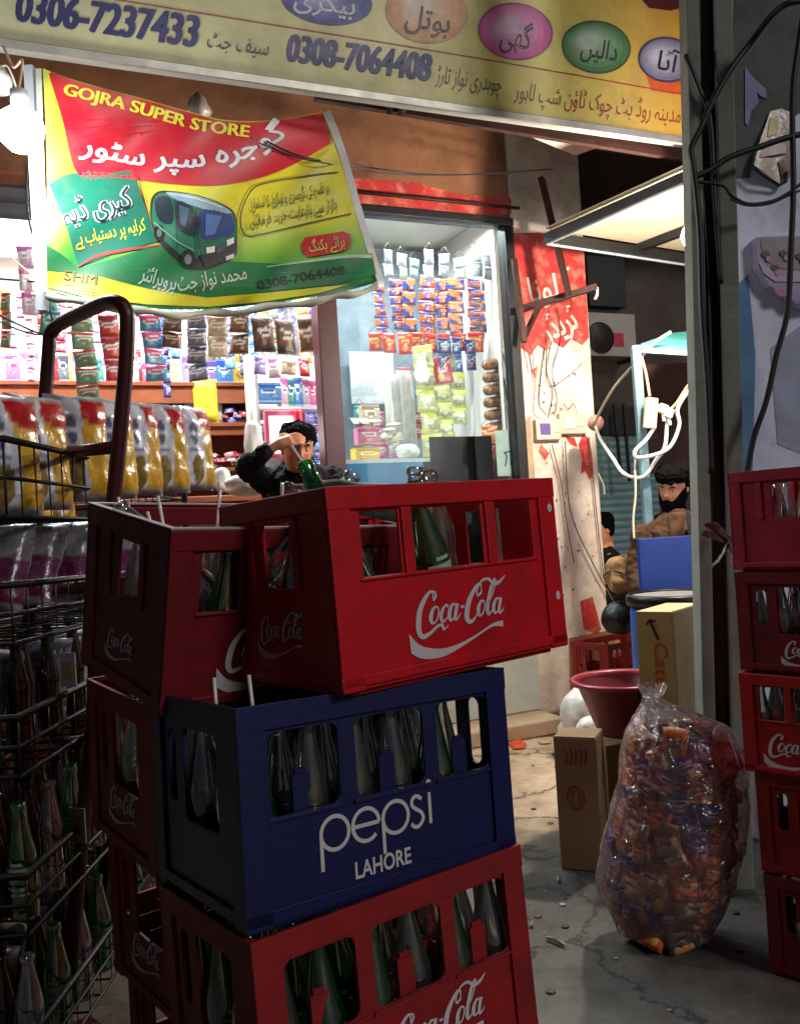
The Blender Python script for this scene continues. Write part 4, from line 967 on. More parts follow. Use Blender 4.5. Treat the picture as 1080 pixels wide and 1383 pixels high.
# heaps of small packets
def heap(x0, x1, v, rest, n, cols, label, group, w=.07, h=.05, layers=3, seed=0, cat='packet', name='small_packet', dz=.012):
    r = random.Random(seed + int(x0)); u0, _ = uz(x0, 600, v); u1, _ = uz(x1, 600, v)
    for k in range(n):
        mb = MB(); c = r.choice(cols); pal = (c, lerp3(c, (0, 0, 0), .4), (230, 226, 222), lerp3(c, (255, 255, 255), .4))
        pillow(mb, Matrix.Identity(4), w, h, .03, design(pal, seed + k), 5, 5)
        o = mb.build(name, M_pack); lay = k * layers // n
        o.matrix_world = SM(r.uniform(u0 + w * .3, u1 - w * .3), v + r.uniform(0, .12), rest + .018 + lay * .035 + r.uniform(0, dz), r.uniform(-.6, .6)) @ Matrix.Rotation(r.uniform(-1.5, -.5), 4, 'X') @ Matrix.Rotation(r.uniform(-.3, .3), 4, 'Y')
        tag(o, label, cat, group)
heap(303, 345, SV + .02, z2_, 14, [(200, 40, 50), (226, 200, 180), (60, 60, 170), (50, 60, 160), (214, 160, 150)], 'small packet in the red and blue heap on the second shelf', 'red and blue heap', seed=3)
z3_ = zs[2] + .001
heap(270, 342, SV + .02, z3_, 20, [(200, 30, 40), (190, 40, 60), (90, 70, 180), (226, 200, 200), (214, 170, 160)], 'small packet in the red and purple heap on the third shelf', 'red and purple heap', seed=9, w=.09)
heap(150, 262, SV + .02, z3_, 14, [(180, 170, 150), (200, 60, 60), (70, 120, 160), (226, 214, 190)], 'small packet on the third shelf behind the snack bags', 'mixed heap on the third shelf', seed=12, w=.09)
# ---- hanging strips over the counter
HV = .36
hang = [(0, 16, 395, 470, 'green', 3, 'pale green sachet strip hanging at the frame edge'), (22, 46, 330, 425, 'white', 3, 'white packet strip hanging below the glowing panel'), (52, 80, 385, 450, 'teal', 2, 'teal sachet strip hanging just beside the trolley handle'),
        (92, 125, 425, 545, 'green', 5, 'green sachet strip with red bands inside the trolley handle'), (132, 161, 425, 515, 'red', 3, 'red sachet strip beside the green one inside the trolley handle'),
        (187, 218, 425, 516, 'bluesac', 4, 'blue sachet strip hanging beside the trolley handle'), (219, 246, 425, 470, 'brown', 2, 'brown and white sachet strip next to the blue one'),
        (250, 277, 420, 515, 'grey', 4, 'grey sachet strip hanging before the purple carton'), (279, 307, 425, 482, 'beige', 2, 'beige sachet pair hanging before the light blue carton'),
        (309, 336, 420, 478, 'brown', 2, 'gold topped brown sachet pair beside the beige ones'), (338, 369, 428, 477, 'brown', 1, 'first of three coffee coloured foil packs, nearest the gold topped pair'),
        (371, 400, 430, 478, 'brown', 1, 'middle one of three coffee coloured foil packs'), (402, 424, 430, 476, 'brown', 1, 'last of three coffee coloured foil packs, near the white strip'), (425, 444, 412, 552, 'white', 6, 'white and red sachet strip hanging against the maroon post')]
for x0, x1, y0, y1, p, rows, l in hang:
    pal = PK[p] if l.startswith(('white and red',)) is False else ((226, 220, 214), (190, 40, 50), (240, 236, 232), (160, 60, 60))
    strip(x0, x1, y0, y1, HV + (.02 if rows > 3 else 0), rows, pal, l, 'sachet strips hanging over the counter')
mb = MB(); mb.tube([S(-4.25, HV + .01, uz(20, 392, HV)[1] + .1), S(-1.32, HV + .01, uz(430, 410, HV)[1])], .006); tag(mb.build('hanging_rail', M_steel), 'thin rail carrying the sachet strips over the counter', 'rail')
# a second, further layer of strips filling the shop
rs_ = random.Random(77); kinds_ = [('pale', ['white', 'lilac', 'cream', 'beige']), ('bright', ['red', 'yellow', 'orange', 'pink']), ('cool', ['bluesac', 'blue', 'teal', 'navy']), ('dark', ['brown', 'grey', 'purple', 'green'])]
for k in range(34):
    x0 = -5 + k * 13 + rs_.uniform(-3, 3); w_ = rs_.uniform(11, 17); nm_, ps_ = rs_.choice(kinds_); y0 = rs_.uniform(372, 425); rows = rs_.choice([3, 4, 5, 6])
    strip(x0, x0 + w_, y0, y0 + rows * rs_.uniform(13, 19), .62 + .35 * rs_.random(), rows, PK[rs_.choice(ps_)], nm_ + ' sachet strip in the further row deep inside the shop', 'further row of sachet strips', seed=500 + k)
for k in range(26):
    x0 = -8 + k * 13.4 + rs_.uniform(-2, 2); h_ = rs_.uniform(24, 44); nm_, ps_ = rs_.choice(kinds_)
    carton(x0, x0 + rs_.uniform(9, 13), 515 - h_, 515, SV + .24, .1, PK[rs_.choice(ps_)], nm_ + ' box in the rear row of the top shelf', 'rear boxes on the top shelf', rest=z1_)
# ---- side display by the maroon post
V2 = .55
disp = thing('display_rack', 'pale display rack of packs beside the maroon post', 'display rack', S(-1.8, V2, 1.2))
ua, ub = uz(346, 560, V2)[0], uz(446, 560, V2)[0]
z5 = uz(420, 549, V2)[1]; z6 = uz(400, 640, V2)[1]
part(sbox(MB(), ua, ub, V2 + .26, V2 + .28, .13, uz(400, 470, V2)[1]), 'back_panel', mat('pale_laminate', None), disp)
part(sbox(MB(), ua + .02, ub, V2 - .01, V2 + .258, z5 - .02, z5), 'rack_shelf', mat('pale_laminate', None), disp)
part(sbox(MB(), ua + .02, ub, V2 - .01, V2 + .258, z6 - .02, z6), 'rack_shelf', mat('pale_laminate', None), disp)
part(sbox(MB(), ua, ua + .018, V2 - .02, V2 + .258, .13, uz(350, 500, V2)[1]), 'side_panel', mat('pale_laminate', None), disp)
GD = 'packs on the display rack'
for x0, x1, y0, y1, p, l in ((348, 379, 517, 540, 'blue', 'bright blue tissue pack on the display rack'), (380, 388, 508, 549, 'white', 'slim white box right of the blue tissue pack'), (389, 397, 512, 549, 'teal', 'slim teal box second from the blue tissue pack'), (398, 408, 510, 549, 'blue', 'slim blue box in the white tray'), (409, 417, 512, 549, 'white', 'slim white box amid the white tray'), (418, 426, 514, 549, 'pink', 'slim pink box at the tray end'), (430, 442, 505, 549, 'cream', 'cream box between the tray and the maroon post')):
    carton(x0, x1, y0, y1, V2, .1, PK[p], l, GD, rest=z5 + (.001 if y1 == 549 else .03))
for x0, x1, y0, y1, p, l in ((340, 360, 480, 506, 'lilac', 'lilac pack above the blue tissue pack'), (362, 378, 482, 510, 'white', 'white pack above the blue tissue pack'), (380, 400, 486, 506, 'beige', 'beige pack high on the display rack'), (404, 420, 482, 508, 'red', 'red and white pack high on the display rack')):
    strip(x0, x1, y0, y1, V2 - .03, 1, PK[p], l, GD, name='hanging_pack')
heap(346, 385, V2 + .0, z5 - .30, 12, [(236, 200, 206), (226, 190, 180), (240, 226, 220)], 'pale pink packet in the heap above the glowing panel', 'pale pink heap', seed=40, layers=6)
r_ = random.Random(5)
for i in range(3):
    for k in range(6):
        x0 = 414 + i * 11; y0 = 556 + k * 13
        carton(x0, x0 + 10, y0, y0 + 12, V2 - .04, .09, PK[r_.choice(['navy', 'navy', 'purple', 'blue'])], 'small blue purple carton stacked behind the person in the dark jacket', 'blue purple cartons by the maroon post', rest=None)
# glowing pink framed panel behind the person
u0, z0 = uz(366, 612, V2 - .12); u1, z1 = uz(396, 562, V2 - .12)
lp = thing('light_panel', 'pink framed glowing white panel behind the person in the dark jacket', 'lit panel', S(u0, V2 - .12, z0))
part(sbox(MB(), u0 - .03, u1 + .03, V2 - .12, V2 - .08, z0 - .03, z1 + .04), 'pink_frame', mat('glossy_pink', (236, 120, 150), rough=.4), lp, .006)
part(sbox(MB(), u0, u1, V2 - .126, V2 - .121, z0, z1), 'lit_face', emis('lit_white', (255, 244, 246), 5.0), lp)
bag_on(396, 408, 552, 580, V2 - .14, None, lambda u, v: jit((226, 30, 70), 8), 'crimson packet propped beside the glowing pink framed panel', 'packet', 'crimson_packet')
# counter with sacks on it
ctr = thing('shop_counter', 'dark fronted shop counter under the hanging sachets', 'counter', S(-3, 0, .1))
zc = uz(330, 668, .1)[1]
part(sbox(MB(), -4.2, -1.55, .10, .50, .121, zc - .04), 'counter_body', mat('dark_counter_board', (60, 44, 36), rough=.6, vary=.3), ctr, .005)
part(sbox(MB(), -4.22, -1.53, .07, .53, zc - .038, zc), 'counter_top', M_wood, ctr, .006)
def sack(cx, cy, D, rx, ry, rz, c, label, cat='bag', name='plastic_sack', m=None, seed=0, knot=0.0, group=None, rest=None):
    P = at(cx, cy, D) if rest is None else Vector((at(cx, cy, D).x, D, rest + rz))
    mb = MB()
    def f(u, v):
        a = 6.283 * u; b = math.pi * v; s = math.sin(b) ** .75 if 0 < v < 1 else 0
        k = 1 + .22 * noise.noise((math.cos(a) * 1.6 + seed, math.sin(a) * 1.6, v * 3.2)) + .07 * noise.noise((math.cos(a) * 5, math.sin(a) * 5 + seed, v * 9))
        zz = -rz * math.cos(b)
        top = max(0, v - .8) / .2
        return Vector((rx * s * k * math.cos(a) * (1 - knot * top), ry * s * k * math.sin(a) * (1 - knot * top), zz + (knot * rz * .8 * top * top)))
    mb.grid(f, 30, 24, c=c, wrap=True); o = mb.build(name, m or M_milky); o.location = P
    return tag(o, label, cat, group)
sack(335, 655, 4.75, .13, .1, .06, (226, 222, 214), 'low white sack on the counter left of the person in the dark jacket', rest=None)
sack(342, 600, 5.2, .055, .05, .15, (200, 205, 205), 'thin grey white plastic bag hanging behind the person\'s raised arm', knot=.7, seed=4)
sack(300, 648, 4.9, .045, .04, .07, (226, 226, 222), 'narrow white plastic bag slumped on the counter near the snack rack end', seed=7)
# ================================================================ WINDOW GOODS
GW = 'strips hanging behind the window glass'
cl = [(200, 196, 226), (236, 232, 222), (190, 222, 226), (226, 226, 236)]
for i, x in enumerate((518, 535, 552, 572, 592, 612, 634, 652)):
    c = cl[i % 4]; strip(x, x + 14, 336 + (i % 3) * 6, 374 + (i % 2) * 4, .25, 2, (c, lerp3(c, (120, 120, 160), .4), (245, 245, 245), (180, 170, 200)), 'pale small sachet strip in the top row behind the window', 'pale strips in the top row behind the window')
for i in range(9):
    x = 500 + i * 21
    strip(x + rs_.uniform(-3, 3), x + rs_.uniform(19, 25), 370 + rs_.uniform(0, 9), 452 + rs_.uniform(-6, 8), .36 + .1 * rs_.random(), rs_.choice([4, 5, 5, 6]), ((36, 56, 140), (226, 96, 40), (230, 130, 60), (220, 80, 40)) if i % 3 else ((214, 84, 40), (40, 54, 140), (236, 170, 90), (40, 60, 150)), 'blue and orange snack packet strip behind the window glass', 'blue and orange strips behind the window', seed=int(90 + i * 5))
for i in range(8):
    x = 497 + i * 19
    strip(x, x + 19, 449, 474 + (i % 3) * 3, .36, 1, ((220, 56, 36), (190, 26, 30), (240, 190, 120), (240, 120, 50)), 'red orange snack packet hanging below the blue and orange strips', 'red orange packets behind the window', seed=300 + i, name='snack_packet')
for x0, x1, y0, y1, rows, pal, l in ((590, 608, 456, 498, 2, PK['navy'], 'blue sachet strip beside the red one in the window'), (609, 625, 455, 502, 2, ((40, 80, 190), (20, 40, 120), (200, 220, 245), (230, 230, 240)), 'bright blue sachet strip in the middle of three'), (626, 642, 458, 500, 2, PK['navy'], 'blue sachet strip nearest the brown rolls'),
                                    (583, 607, 482, 520, 1, ((206, 30, 60), (160, 16, 40), (240, 220, 226), (226, 160, 60)), 'crimson sachet hanging under the blue strips'),
                                    (555, 581, 467, 618, 5, ((196, 196, 150), (226, 226, 70), (236, 236, 226), (120, 120, 110)), 'tall yellow and grey sachet strip, the longest in the window'), (583, 606, 522, 590, 3, ((186, 190, 150), (220, 224, 80), (230, 232, 220), (120, 120, 110)), 'yellow grey sachet strip below the crimson sachet'), (607, 629, 502, 572, 3, ((190, 192, 150), (222, 224, 80), (234, 234, 224), (110, 110, 100)), 'yellow grey sachet strip below the bright blue ones')):
    strip(x0, x1, y0, y1, .30, rows, pal, l, GW)
strip(676, 694, 472, 582, .12, 3, ((170, 165, 160), (120, 90, 70), (220, 220, 216), (130, 80, 50)), 'silvery packet strip hanging beside the brown rolls', GW, M_foil)
for k in range(20):
    x0 = 478 + (k % 10) * 20 + rs_.uniform(-4, 4); nm_, ps_ = rs_.choice(kinds_); y0 = rs_.uniform(455, 500) if k < 10 else rs_.uniform(545, 575); rows = rs_.choice([2, 3, 4])
    if 476 < x0 < 530 and k < 10: continue
    strip(x0, x0 + rs_.uniform(14, 20), y0, y0 + rows * rs_.uniform(16, 22), .62 + .3 * rs_.random(), rows, PK[rs_.choice(ps_)], nm_ + ' sachet strip at the back of the display window', 'back row of strips in the window', seed=700 + k)
# brown bun rolls in clear wrap
for k in range(6):
    p0 = onS(651 + k * .8, 494 + k * 17, .26); p1 = onS(677 + k * .8, 490 + k * 17, .26)
    mb = MB(); n_ = 9; pts = [p0.lerp(p1, i / n_) for i in range(n_ + 1)]; mb.tube(pts, [.012, .032, .036, .037, .036, .037, .037, .036, .032, .012], 12, (150, 96, 56)); o = mb.build('bun_roll', M_pack)
    tag(o, 'brown wrapped roll in the hanging string beside the silvery strip', 'roll', 'brown wrapped rolls in the window')
for k in range(3):
    strip(648, 668, 576 + k * 22, 598 + k * 22, .24, 1, PK['red'] if k else PK['orange'], ['orange packet above the red ones near the white paper', 'red packet below the orange one near the white paper', 'lowest red packet near the white paper in the window'][k], 'red packets low in the window', name='snack_packet')
mb = MB(); fw_ = lambda x, y, l: onS(x, y, .06 - .001 * l)
mb.poly([(668, 582), (704, 578), (710, 642), (672, 643)], (206, 212, 214), fw_, 0); mb.poly([(672, 643), (710, 642), (704, 578), (668, 582)], (206, 212, 214), fw_, -1)
for pts in ([(682, 630), (684, 618), (681, 610)], [(680, 612), (690, 609)], [(690, 628), (692, 604), (696, 604), (698, 622)], [(692, 606), (703, 596)], [(688, 598), (700, 596)]): stroke(mb, pts, [1.8] * len(pts), (40, 50, 70), fw_, 1)
tag(mb.build('paper_notice', M_card), 'white paper with dark handwriting taped inside the window', 'paper')
carton(476, 530, 476, 545, .9, .02, ((214, 222, 226), (200, 210, 214), (226, 230, 232), (206, 214, 220)), 'large pale blank board at the back of the window', None, 'board', 'pale_board')
for i, (x0, x1, y0, y1) in enumerate(((522, 540, 505, 600), (540, 558, 500, 612))):
    bag_on(x0, x1, y0, y1, .55, None, lambda u, v: jit((196, 192, 186), 12), ['milky plastic bag hanging left of the tall yellow strip', 'longer milky plastic bag right against the tall yellow strip'][i], 'bag', 'hanging_bag', .05)
zw = 1.531
heap(482, 548, .3, uz(520, 600, .3)[1], 16, [(214, 196, 170), (226, 214, 196), (200, 180, 160)], 'beige packet in the heap behind the window glass', 'beige heap in the window', seed=61, layers=5, w=.11, h=.07)
carton(484, 512, 577, 600, .22, .08, PK['pink'], 'pink box on the beige heap in the window', rest=None)
carton(481, 512, 604, 624, .20, .10, ((222, 180, 70), (200, 150, 40), (240, 226, 180), (190, 120, 40)), 'mustard yellow box low in the window', rest=None)
sack(550, 610, 5.75, .08, .06, .05, (120, 200, 160), 'pale green crumpled plastic bag low in the window', seed=11)
carton(490, 512, 546, 574, .5, .08, PK['beige'], 'beige box above the pink one in the window', rest=None)
# ================================================================ ALLEY, STALL, RIGHT SIDE
# sooty building across the alley
alley = thing('alley_building', 'sooty dark wall with a teal rolling shutter at the end of the alley', 'building', S(2, 2.2, 0))
ap = lambda mb, n, m, b=0.0: part(mb, n, m, alley, b)
ap(sbox(MB(), .565, 4.2, 2.25, 2.45, 0, 6), 'wall', M_dark)
ap(sbox(MB(), .4, .562, .56, 2.45, 0, 6), 'side_wall', M_dark)
ap(sbox(MB(), .57, 4.2, 1.2, 2.249, 4.6, 4.7), 'ceiling_slab', M_dark)
us0, zs1 = uz(800, 560, 1.95)
mb = MB(); z_top = uz(850, 588, 1.95)[1]; n_ = int(z_top / .018)
mb.grid(lambda u, v: S(.6 + 2.2 * u, 1.95 - .012 * abs(math.sin(v * n_ * math.pi / 4)), .02 + (z_top - .02) * v), 2, n_ , smooth=False)
ap(mb, 'shutter', mat('teal_grey_shutter', (112, 146, 150), rough=.55, metal=.1, vary=.3, dirt=.4, dirtc=(60, 76, 78)))
ap(sbox(MB(), .6, 2.8, 1.90, 2.2, z_top + .003, z_top + .28), 'shutter_box', M_black)
mb = MB(); mb.beam(onS(829, 545, 1.75), onS(838, 640, 1.75), .025, .025); ap(mb, 'shutter_rod', M_black)
mb = MB(); mb.beam(onS(842, 545, 1.75), onS(850, 650, 1.75), .025, .025); ap(mb, 'shutter_rod', M_black)
# air conditioner outdoor unit
ac = thing('air_conditioner', 'pale outdoor air conditioner unit with red sticker on the sooty wall', 'air conditioner', S(1, 2, 3))
u0, z0 = uz(790, 480, 2.0); u1, z1 = uz(857, 424, 2.0)
part(sbox(MB(), u0, u1, 2.0, 2.24, z0, z1), 'casing', mat('grimy_white_casing', (150, 146, 138), rough=.6, vary=.25, dirt=.4), ac, .012)
cxu, czz = uz(811, 456, 1.99)
mb = MB(); M = SM(cxu, 1.992, czz) @ Matrix.Rotation(math.pi / 2, 4, 'X'); mb.lathe([(0, .006), (.15, .006), (.158, .0)], 28, M=M)
part(mb, 'fan_disc', M_black, ac)
mb = MB()
for k in range(5): mb.tube([S(cxu + (.03 + .03 * k) * math.cos(a), 1.98, czz + (.03 + .03 * k) * math.sin(a)) for a in [i * math.pi / 12 for i in range(24)]], .003, 5, closed=True)
part(mb, 'fan_grille', M_steel, ac)
q0, q1 = uz(829, 468, 2), uz(841, 450, 2); part(sbox(MB(), q0[0], q1[0], 1.994, 1.9985, q0[1], q1[1]), 'sticker', mat('red_sticker', (150, 34, 50), rough=.5), ac)
mb = MB(); mb.beam(S(u0 + .05, 1.96, z0 - .02), S(u0 + .05, 2.25, z0 - .02), .03, .03); part(mb, 'bracket', M_black, ac)
mb = MB(); mb.beam(S(u1 - .05, 1.96, z0 - .02), S(u1 - .05, 2.25, z0 - .02), .03, .03); part(mb, 'bracket', M_black, ac)
q0, q1 = uz(796, 412, 2.1), uz(842, 348, 2.1)
tag(part(sbox(MB(), q0[0], q1[0], 2.1, 2.24, q0[1], q1[1]), 'wall_panel', M_black, alley), None, None)
# ---- lit awning over the alley
AWP = at(738, 322, 5.3); awz = AWP.z
ada = (atz(925, 240, awz) - AWP); ada.z = 0; adb = (atz(932, 352, awz) - AWP); adb.z = 0
LA, LB = ada.length * 1.55, adb.length * 1.7; ada.normalize(); adb.normalize()
awn = thing('alley_awning', 'black framed awning with pale translucent roof panel over the alley', 'awning', AWP)
aw = lambda mb, n, m, b=0.0: part(mb, n, m, awn, b)
P = lambda a, b, z=0: AWP + ada * a + adb * b + EZ * z
for (p, q, r) in ((P(0, 0), P(LA, 0), .05), (P(.02, .0), P(.02, LB), .05), (P(LA, 0), P(LA, LB), .05), (P(0, LB), P(LA, LB), .05)):
    mb = MB(); mb.beam(p, q, .05, .055); aw(mb, 'frame_bar', M_black)
for b in (LB * .36, LB * .7):
    mb = MB(); mb.beam(P(.0, b, .03), P(LA, b, .03), .04, .05); aw(mb, 'cross_bar', M_black)
mb = MB(); mb.beam(P(.0, .0, -.032), P(LA, 0, -.032), .012, .012); mb.beam(P(.0, .0, -.034), P(0.0, LB, -.034), .012, .012); aw(mb, 'pale_trim', mat('pale_grey_paint', None))
mb = MB(); mb.add([P(.0, .0, .06), P(LA, 0, .06), P(LA, LB, .06), P(0, LB, .06), P(.0, .0, .07), P(LA, 0, .07), P(LA, LB, .07), P(0, LB, .07)], [(0, 3, 2, 1), (4, 5, 6, 7), (0, 1, 5, 4), (1, 2, 6, 5), (2, 3, 7, 6), (3, 0, 4, 7)])
aw(mb, 'roof_panel', mat('beige_roof_sheet', (226, 205, 172), rough=.55, vary=.15, dirt=.3))
# struts holding it from the pillar
mb = MB(); mb.beam(at(731, 240, 5.62), at(768, 398, 5.55), .055, .03); aw(mb, 'strut', M_steel)
brk = thing('steel_bracket', 'rusty steel arm and triangular bracket fixed across the red pillar', 'bracket', at(700, 420, 5.75))
for p, q, wd in (((700, 418), (806, 387), .04), ((694, 350), (708, 462), .035), ((706, 460), (728, 412), .03), ((696, 400), (708, 462), .025)):
    mb = MB(); mb.beam(at(*p, 5.74), at(*q, 5.62), wd, wd); part(mb, 'bar', M_steel, brk, .003)
mb = MB(); mb.tube([at(806, 388, 5.62), at(806, 398, 5.62), at(803, 404, 5.62)], .01, 6, (200, 190, 170)); part(mb, 'hook', M_milky, brk)
# ---- stall with post and teal roof sheet
stall = thing('corner_stall', 'small stall with teal post, teal roof sheet and blue counter board', 'stall', at(860, 800, 5.0))
st = lambda mb, n, m, b=0.0: part(mb, n, m, stall, b)
M_tealp = mat('teal_grey_paint', (96, 130, 140), rough=.5, vary=.35, dirt=.45, dirtc=(60, 60, 62), dscale=8)
b0 = at(858, 474, 5.0); b1 = Vector((b0.x + .02, b0.y, 0))
mb = MB(); mb.beam(b1, b0 + EZ * .03, .05, .05); st(mb, 'post', M_tealp, .004)
a0, a1, a2, a3 = at(866, 470, 5.0), at(990, 478, 5.15), at(985, 446, 5.9), at(905, 455, 5.7)
mb = MB(); mb.add([a0, a1, a2, a3] + [p + EZ * .025 for p in (a0, a1, a2, a3)], [(0, 1, 2, 3), (7, 6, 5, 4), (0, 4, 5, 1), (1, 5, 6, 2), (2, 6, 7, 3), (3, 7, 4, 0)]); st(mb, 'roof_sheet', mat('teal_roof_sheet', (66, 150, 148), rough=.5, vary=.2))
mb = MB(); mb.beam(a0 - EZ * .015, a1 - EZ * .015, .025, .025); st(mb, 'roof_edge', mat('pale_grey_paint', None))
c0 = at(862, 728, 4.62); c1 = at(975, 728, 4.72); zb_ = at(862, 805, 4.62).z
mb = MB(); M = Matrix.Translation(Vector((c0.x, c0.y, 0))) @ Matrix.Rotation(math.atan2(c1.y - c0.y, c1.x - c0.x), 4, 'Z'); mb.box(0, (c1 - c0).length, 0, .03, zb_ - .9, c0.z, M=M)
st(mb, 'counter_board', mat('bright_blue_board', (18, 58, 136), rough=.45, vary=.25, dirt=.2), .003)
q0 = at(868, 492, 6.2); q1 = at(990, 492, 6.3)
mb = MB(); M = Matrix.Translation(Vector((q0.x, q0.y, 0))) @ Matrix.Rotation(math.atan2(q1.y - q0.y, q1.x - q0.x), 4, 'Z'); mb.box(0, .9, 0, .04, at(870, 640, 6.2).z, q0.z, M=M)
st(mb, 'back_cloth', mat('dark_maroon_cloth', (52, 24, 20), rough=.85, vary=.5, vscale=8, bump=.4))
# ---- cream cables, junction and socket block
junc = at(803, 572, 5.72)
mb = MB(); mb.lathe([(0, 0), (.05, .004), (.055, .03), (.03, .055), (0, .058)], 14, M=Matrix.Translation(junc) @ Matrix.Rotation(math.pi / 2, 4, 'X'))
tag(mb.build('junction_cap', mat('pinkish_plastic', (190, 140, 120), rough=.5)), 'pinkish round junction cap on the pillar edge where the cream cables meet', 'junction box')
CG = 'cream cables strung across the alley'
rope('power_cable', [junc, at(812, 552, 5.4), at(830, 522, 5.2), at(860, 488, 5.05), at(885, 462, 4.98), at(906, 448, 4.95)], .009, M_wcable, 'cream cable rising from the junction cap to the teal roof sheet', group=CG)
rope('power_cable', [junc, at(810, 592, 5.5), at(828, 620, 5.2), at(843, 640, 5.0), at(868, 644, 4.95), at(885, 622, 4.93), at(897, 605, 4.92), at(900, 580, 4.92), at(901, 566, 4.92)], .011, mat('white_cable', (240, 234, 222), rough=.4), 'thick white cable sagging from the junction cap to the white plug', group=CG)
rope('power_cable', [at(866, 482, 4.99), at(872, 505, 4.97), at(877, 535, 4.93)], .008, mat('orange_cable', (222, 160, 104), rough=.45), 'short orange cable dropping from the stall post to the socket block', group=CG)
rope('power_cable', [at(884, 576, 4.92), at(872, 594, 4.92), at(858, 608, 4.92), at(860, 618, 4.92), at(885, 614, 4.9), at(905, 603, 4.9), at(917, 575, 4.88), at(915, 552, 4.86), at(930, 528, 4.84), at(948, 512, 4.82)], .011, mat('white_cable', None), 'white cable looping below the socket block and up to the pole', group=CG)
rope('power_cable', [at(900, 556, 4.92), at(912, 546, 4.9), at(924, 528, 4.88), at(935, 512, 4.85)], .008, mat('orange_cable', None), 'orange cable curving from the socket block up to the pole', group=CG)
rope('power_cable', [at(858, 608, 4.95), at(857, 630, 4.95), at(858, 668, 4.93), at(855, 700, 4.92), at(856, 728, 4.9)], .006, M_wcable, 'thin pale cord hanging down the stall post to the blue board', group=CG)
rope('power_cable', [at(808, 640, 5.6), at(815, 655, 5.5), at(816, 668, 5.45)], .006, M_wcable, 'short pale cord stub hanging at the pillar edge', group=CG)
sk = thing('socket_block', 'cream extension socket block hanging with two white plugs', 'socket', at(878, 555, 4.92))
M = Matrix.Translation(at(878, 558, 4.92)) @ Matrix.Rotation(.13, 4, 'Y')
mb = MB(); mb.box(-.035, .035, -.02, .02, -.085, .085, M=M); part(mb, 'block', mat('cream_plastic', (236, 206, 156), rough=.4), sk, .006)
for dx, dz in ((.07, .02), (.10, -.005)):
    mb = MB(); mb.box(-.025, .025, -.022, .022, -.025, .025, M=Matrix.Translation(at(878, 558, 4.905)) @ Matrix.Translation((dx, 0, dz)) @ Matrix.Rotation(.4, 4, 'Y')); mb.tube([at(878, 558, 4.905) + Vector((dx, 0, dz - .02)), at(878, 558, 4.905) + Vector((dx + .005, 0, dz - .07))], .012, 8)
    part(mb, 'plug', mat('white_plug', (240, 236, 228), rough=.4), sk, .006)
# switch boards on the pillar
def swb(x0, x1, y0, y1, c, label, seed):
    t = thing('switch_box', label, 'switch box', onS((x0 + x1) / 2, (y0 + y1) / 2, -.05))
    a, z0 = uz(x0, y1, -.05); b, z1 = uz(x1, y0, -.05)
    part(sbox(MB(), a, b, -.05, -.001, z0, z1), 'box', mat('cream_switch_plastic', (214, 200, 180), rough=.5, vary=.2, dirt=.3), t, .006)
    w_ = b - a; h = z1 - z0
    part(sbox(MB(), a + w_ * .15, a + w_ * .55, -.056, -.0505, z0 + h * .25, z1 - h * .2), 'switch_panel', mat('switch_' + str(seed), c, rough=.4), t, .003)
    part(sbox(MB(), a + w_ * .64, a + w_ * .88, -.056, -.0505, z0 + h * .35, z1 - h * .3), 'fuse', mat('ivory_fuse', (226, 214, 196), rough=.4), t, .003)
swb(725, 757, 566, 594, (110, 84, 150), 'cream switch box with purple panel on the pillar', 1)
swb(757, 792, 558, 586, (226, 220, 206), 'cream switch box with white panel nearest the pillar edge', 2)
WG = 'dark wires tangled on the pillar'
for i, pts in enumerate(([(735, 470), (730, 510), (728, 545), (738, 560)], [(745, 460), (738, 500), (746, 530), (740, 565)], [(752, 415), (757, 455), (746, 500), (752, 540), (748, 560)], [(742, 418), (737, 470), (742, 520), (770, 505), (786, 490)], [(718, 470), (722, 520), (720, 556), (730, 566)], [(760, 545), (768, 552), (774, 545), (780, 560)], [(795, 590), (800, 640), (806, 700), (815, 780)], [(745, 600), (757, 650), (764, 700), (775, 760)], [(763, 596), (770, 690), (800, 760), (828, 812)], [(700, 430), (712, 470), (718, 500)])):
    o = rope('wall_wire', [onS(x, y, -.012 - .004 * i) for x, y in pts], .0026 if i < 6 else .0045, M_cable if i < 6 else mat('grey_wire', (120, 104, 96), rough=.6), ['dark wire left of the bracket foot', 'dark wire kinked under the bracket', 'dark wire dropping from the bracket middle', 'dark wire looping right across the cream plaster', 'dark wire beside the window jamb above the purple switch box', 'short dark wire curl over the white switch box', 'grey wire down the very edge of the pillar', 'grey wire dropping below the purple switch box', 'long grey wire running from the white switch box to the pillar foot', 'dark wire curving from the jamb to the bracket'][i], 'wire', WG)
# ---- goods by the pillar and pole
# drum with black clamp ring
dr = thing('storage_drum', 'blue plastic drum with black clamp ring lid before the blue counter board', 'drum', atz(905, 1100, 0))
dp = at(908, 800, 4.35); R0 = .215; hz = at(905, 800, 4.35).z
Md = Matrix.Translation(Vector((dp.x, dp.y, 0)))
mb = MB(); mb.lathe([(0, .004), (R0 * .93, .004), (R0 * .97, .03), (R0, .25), (R0 * 1.02, .4), (R0, .55), (R0 * .98, hz - .09), (R0 * .95, hz - .06)], 40, M=Md); part(mb, 'drum_body', mat('blue_drum_plastic', (40, 84, 160), rough=.45, vary=.25, dirt=.3), dr)
mb = MB(); mb.lathe([(R0 * .96, hz - .058), (R0 * 1.05, hz - .055), (R0 * 1.06, hz - .01), (R0 * 1.0, hz), (R0 * .97, hz - .006)], 40, M=Md); part(mb, 'clamp_ring', mat('black_ring', (26, 26, 28), rough=.35, metal=.4), dr)
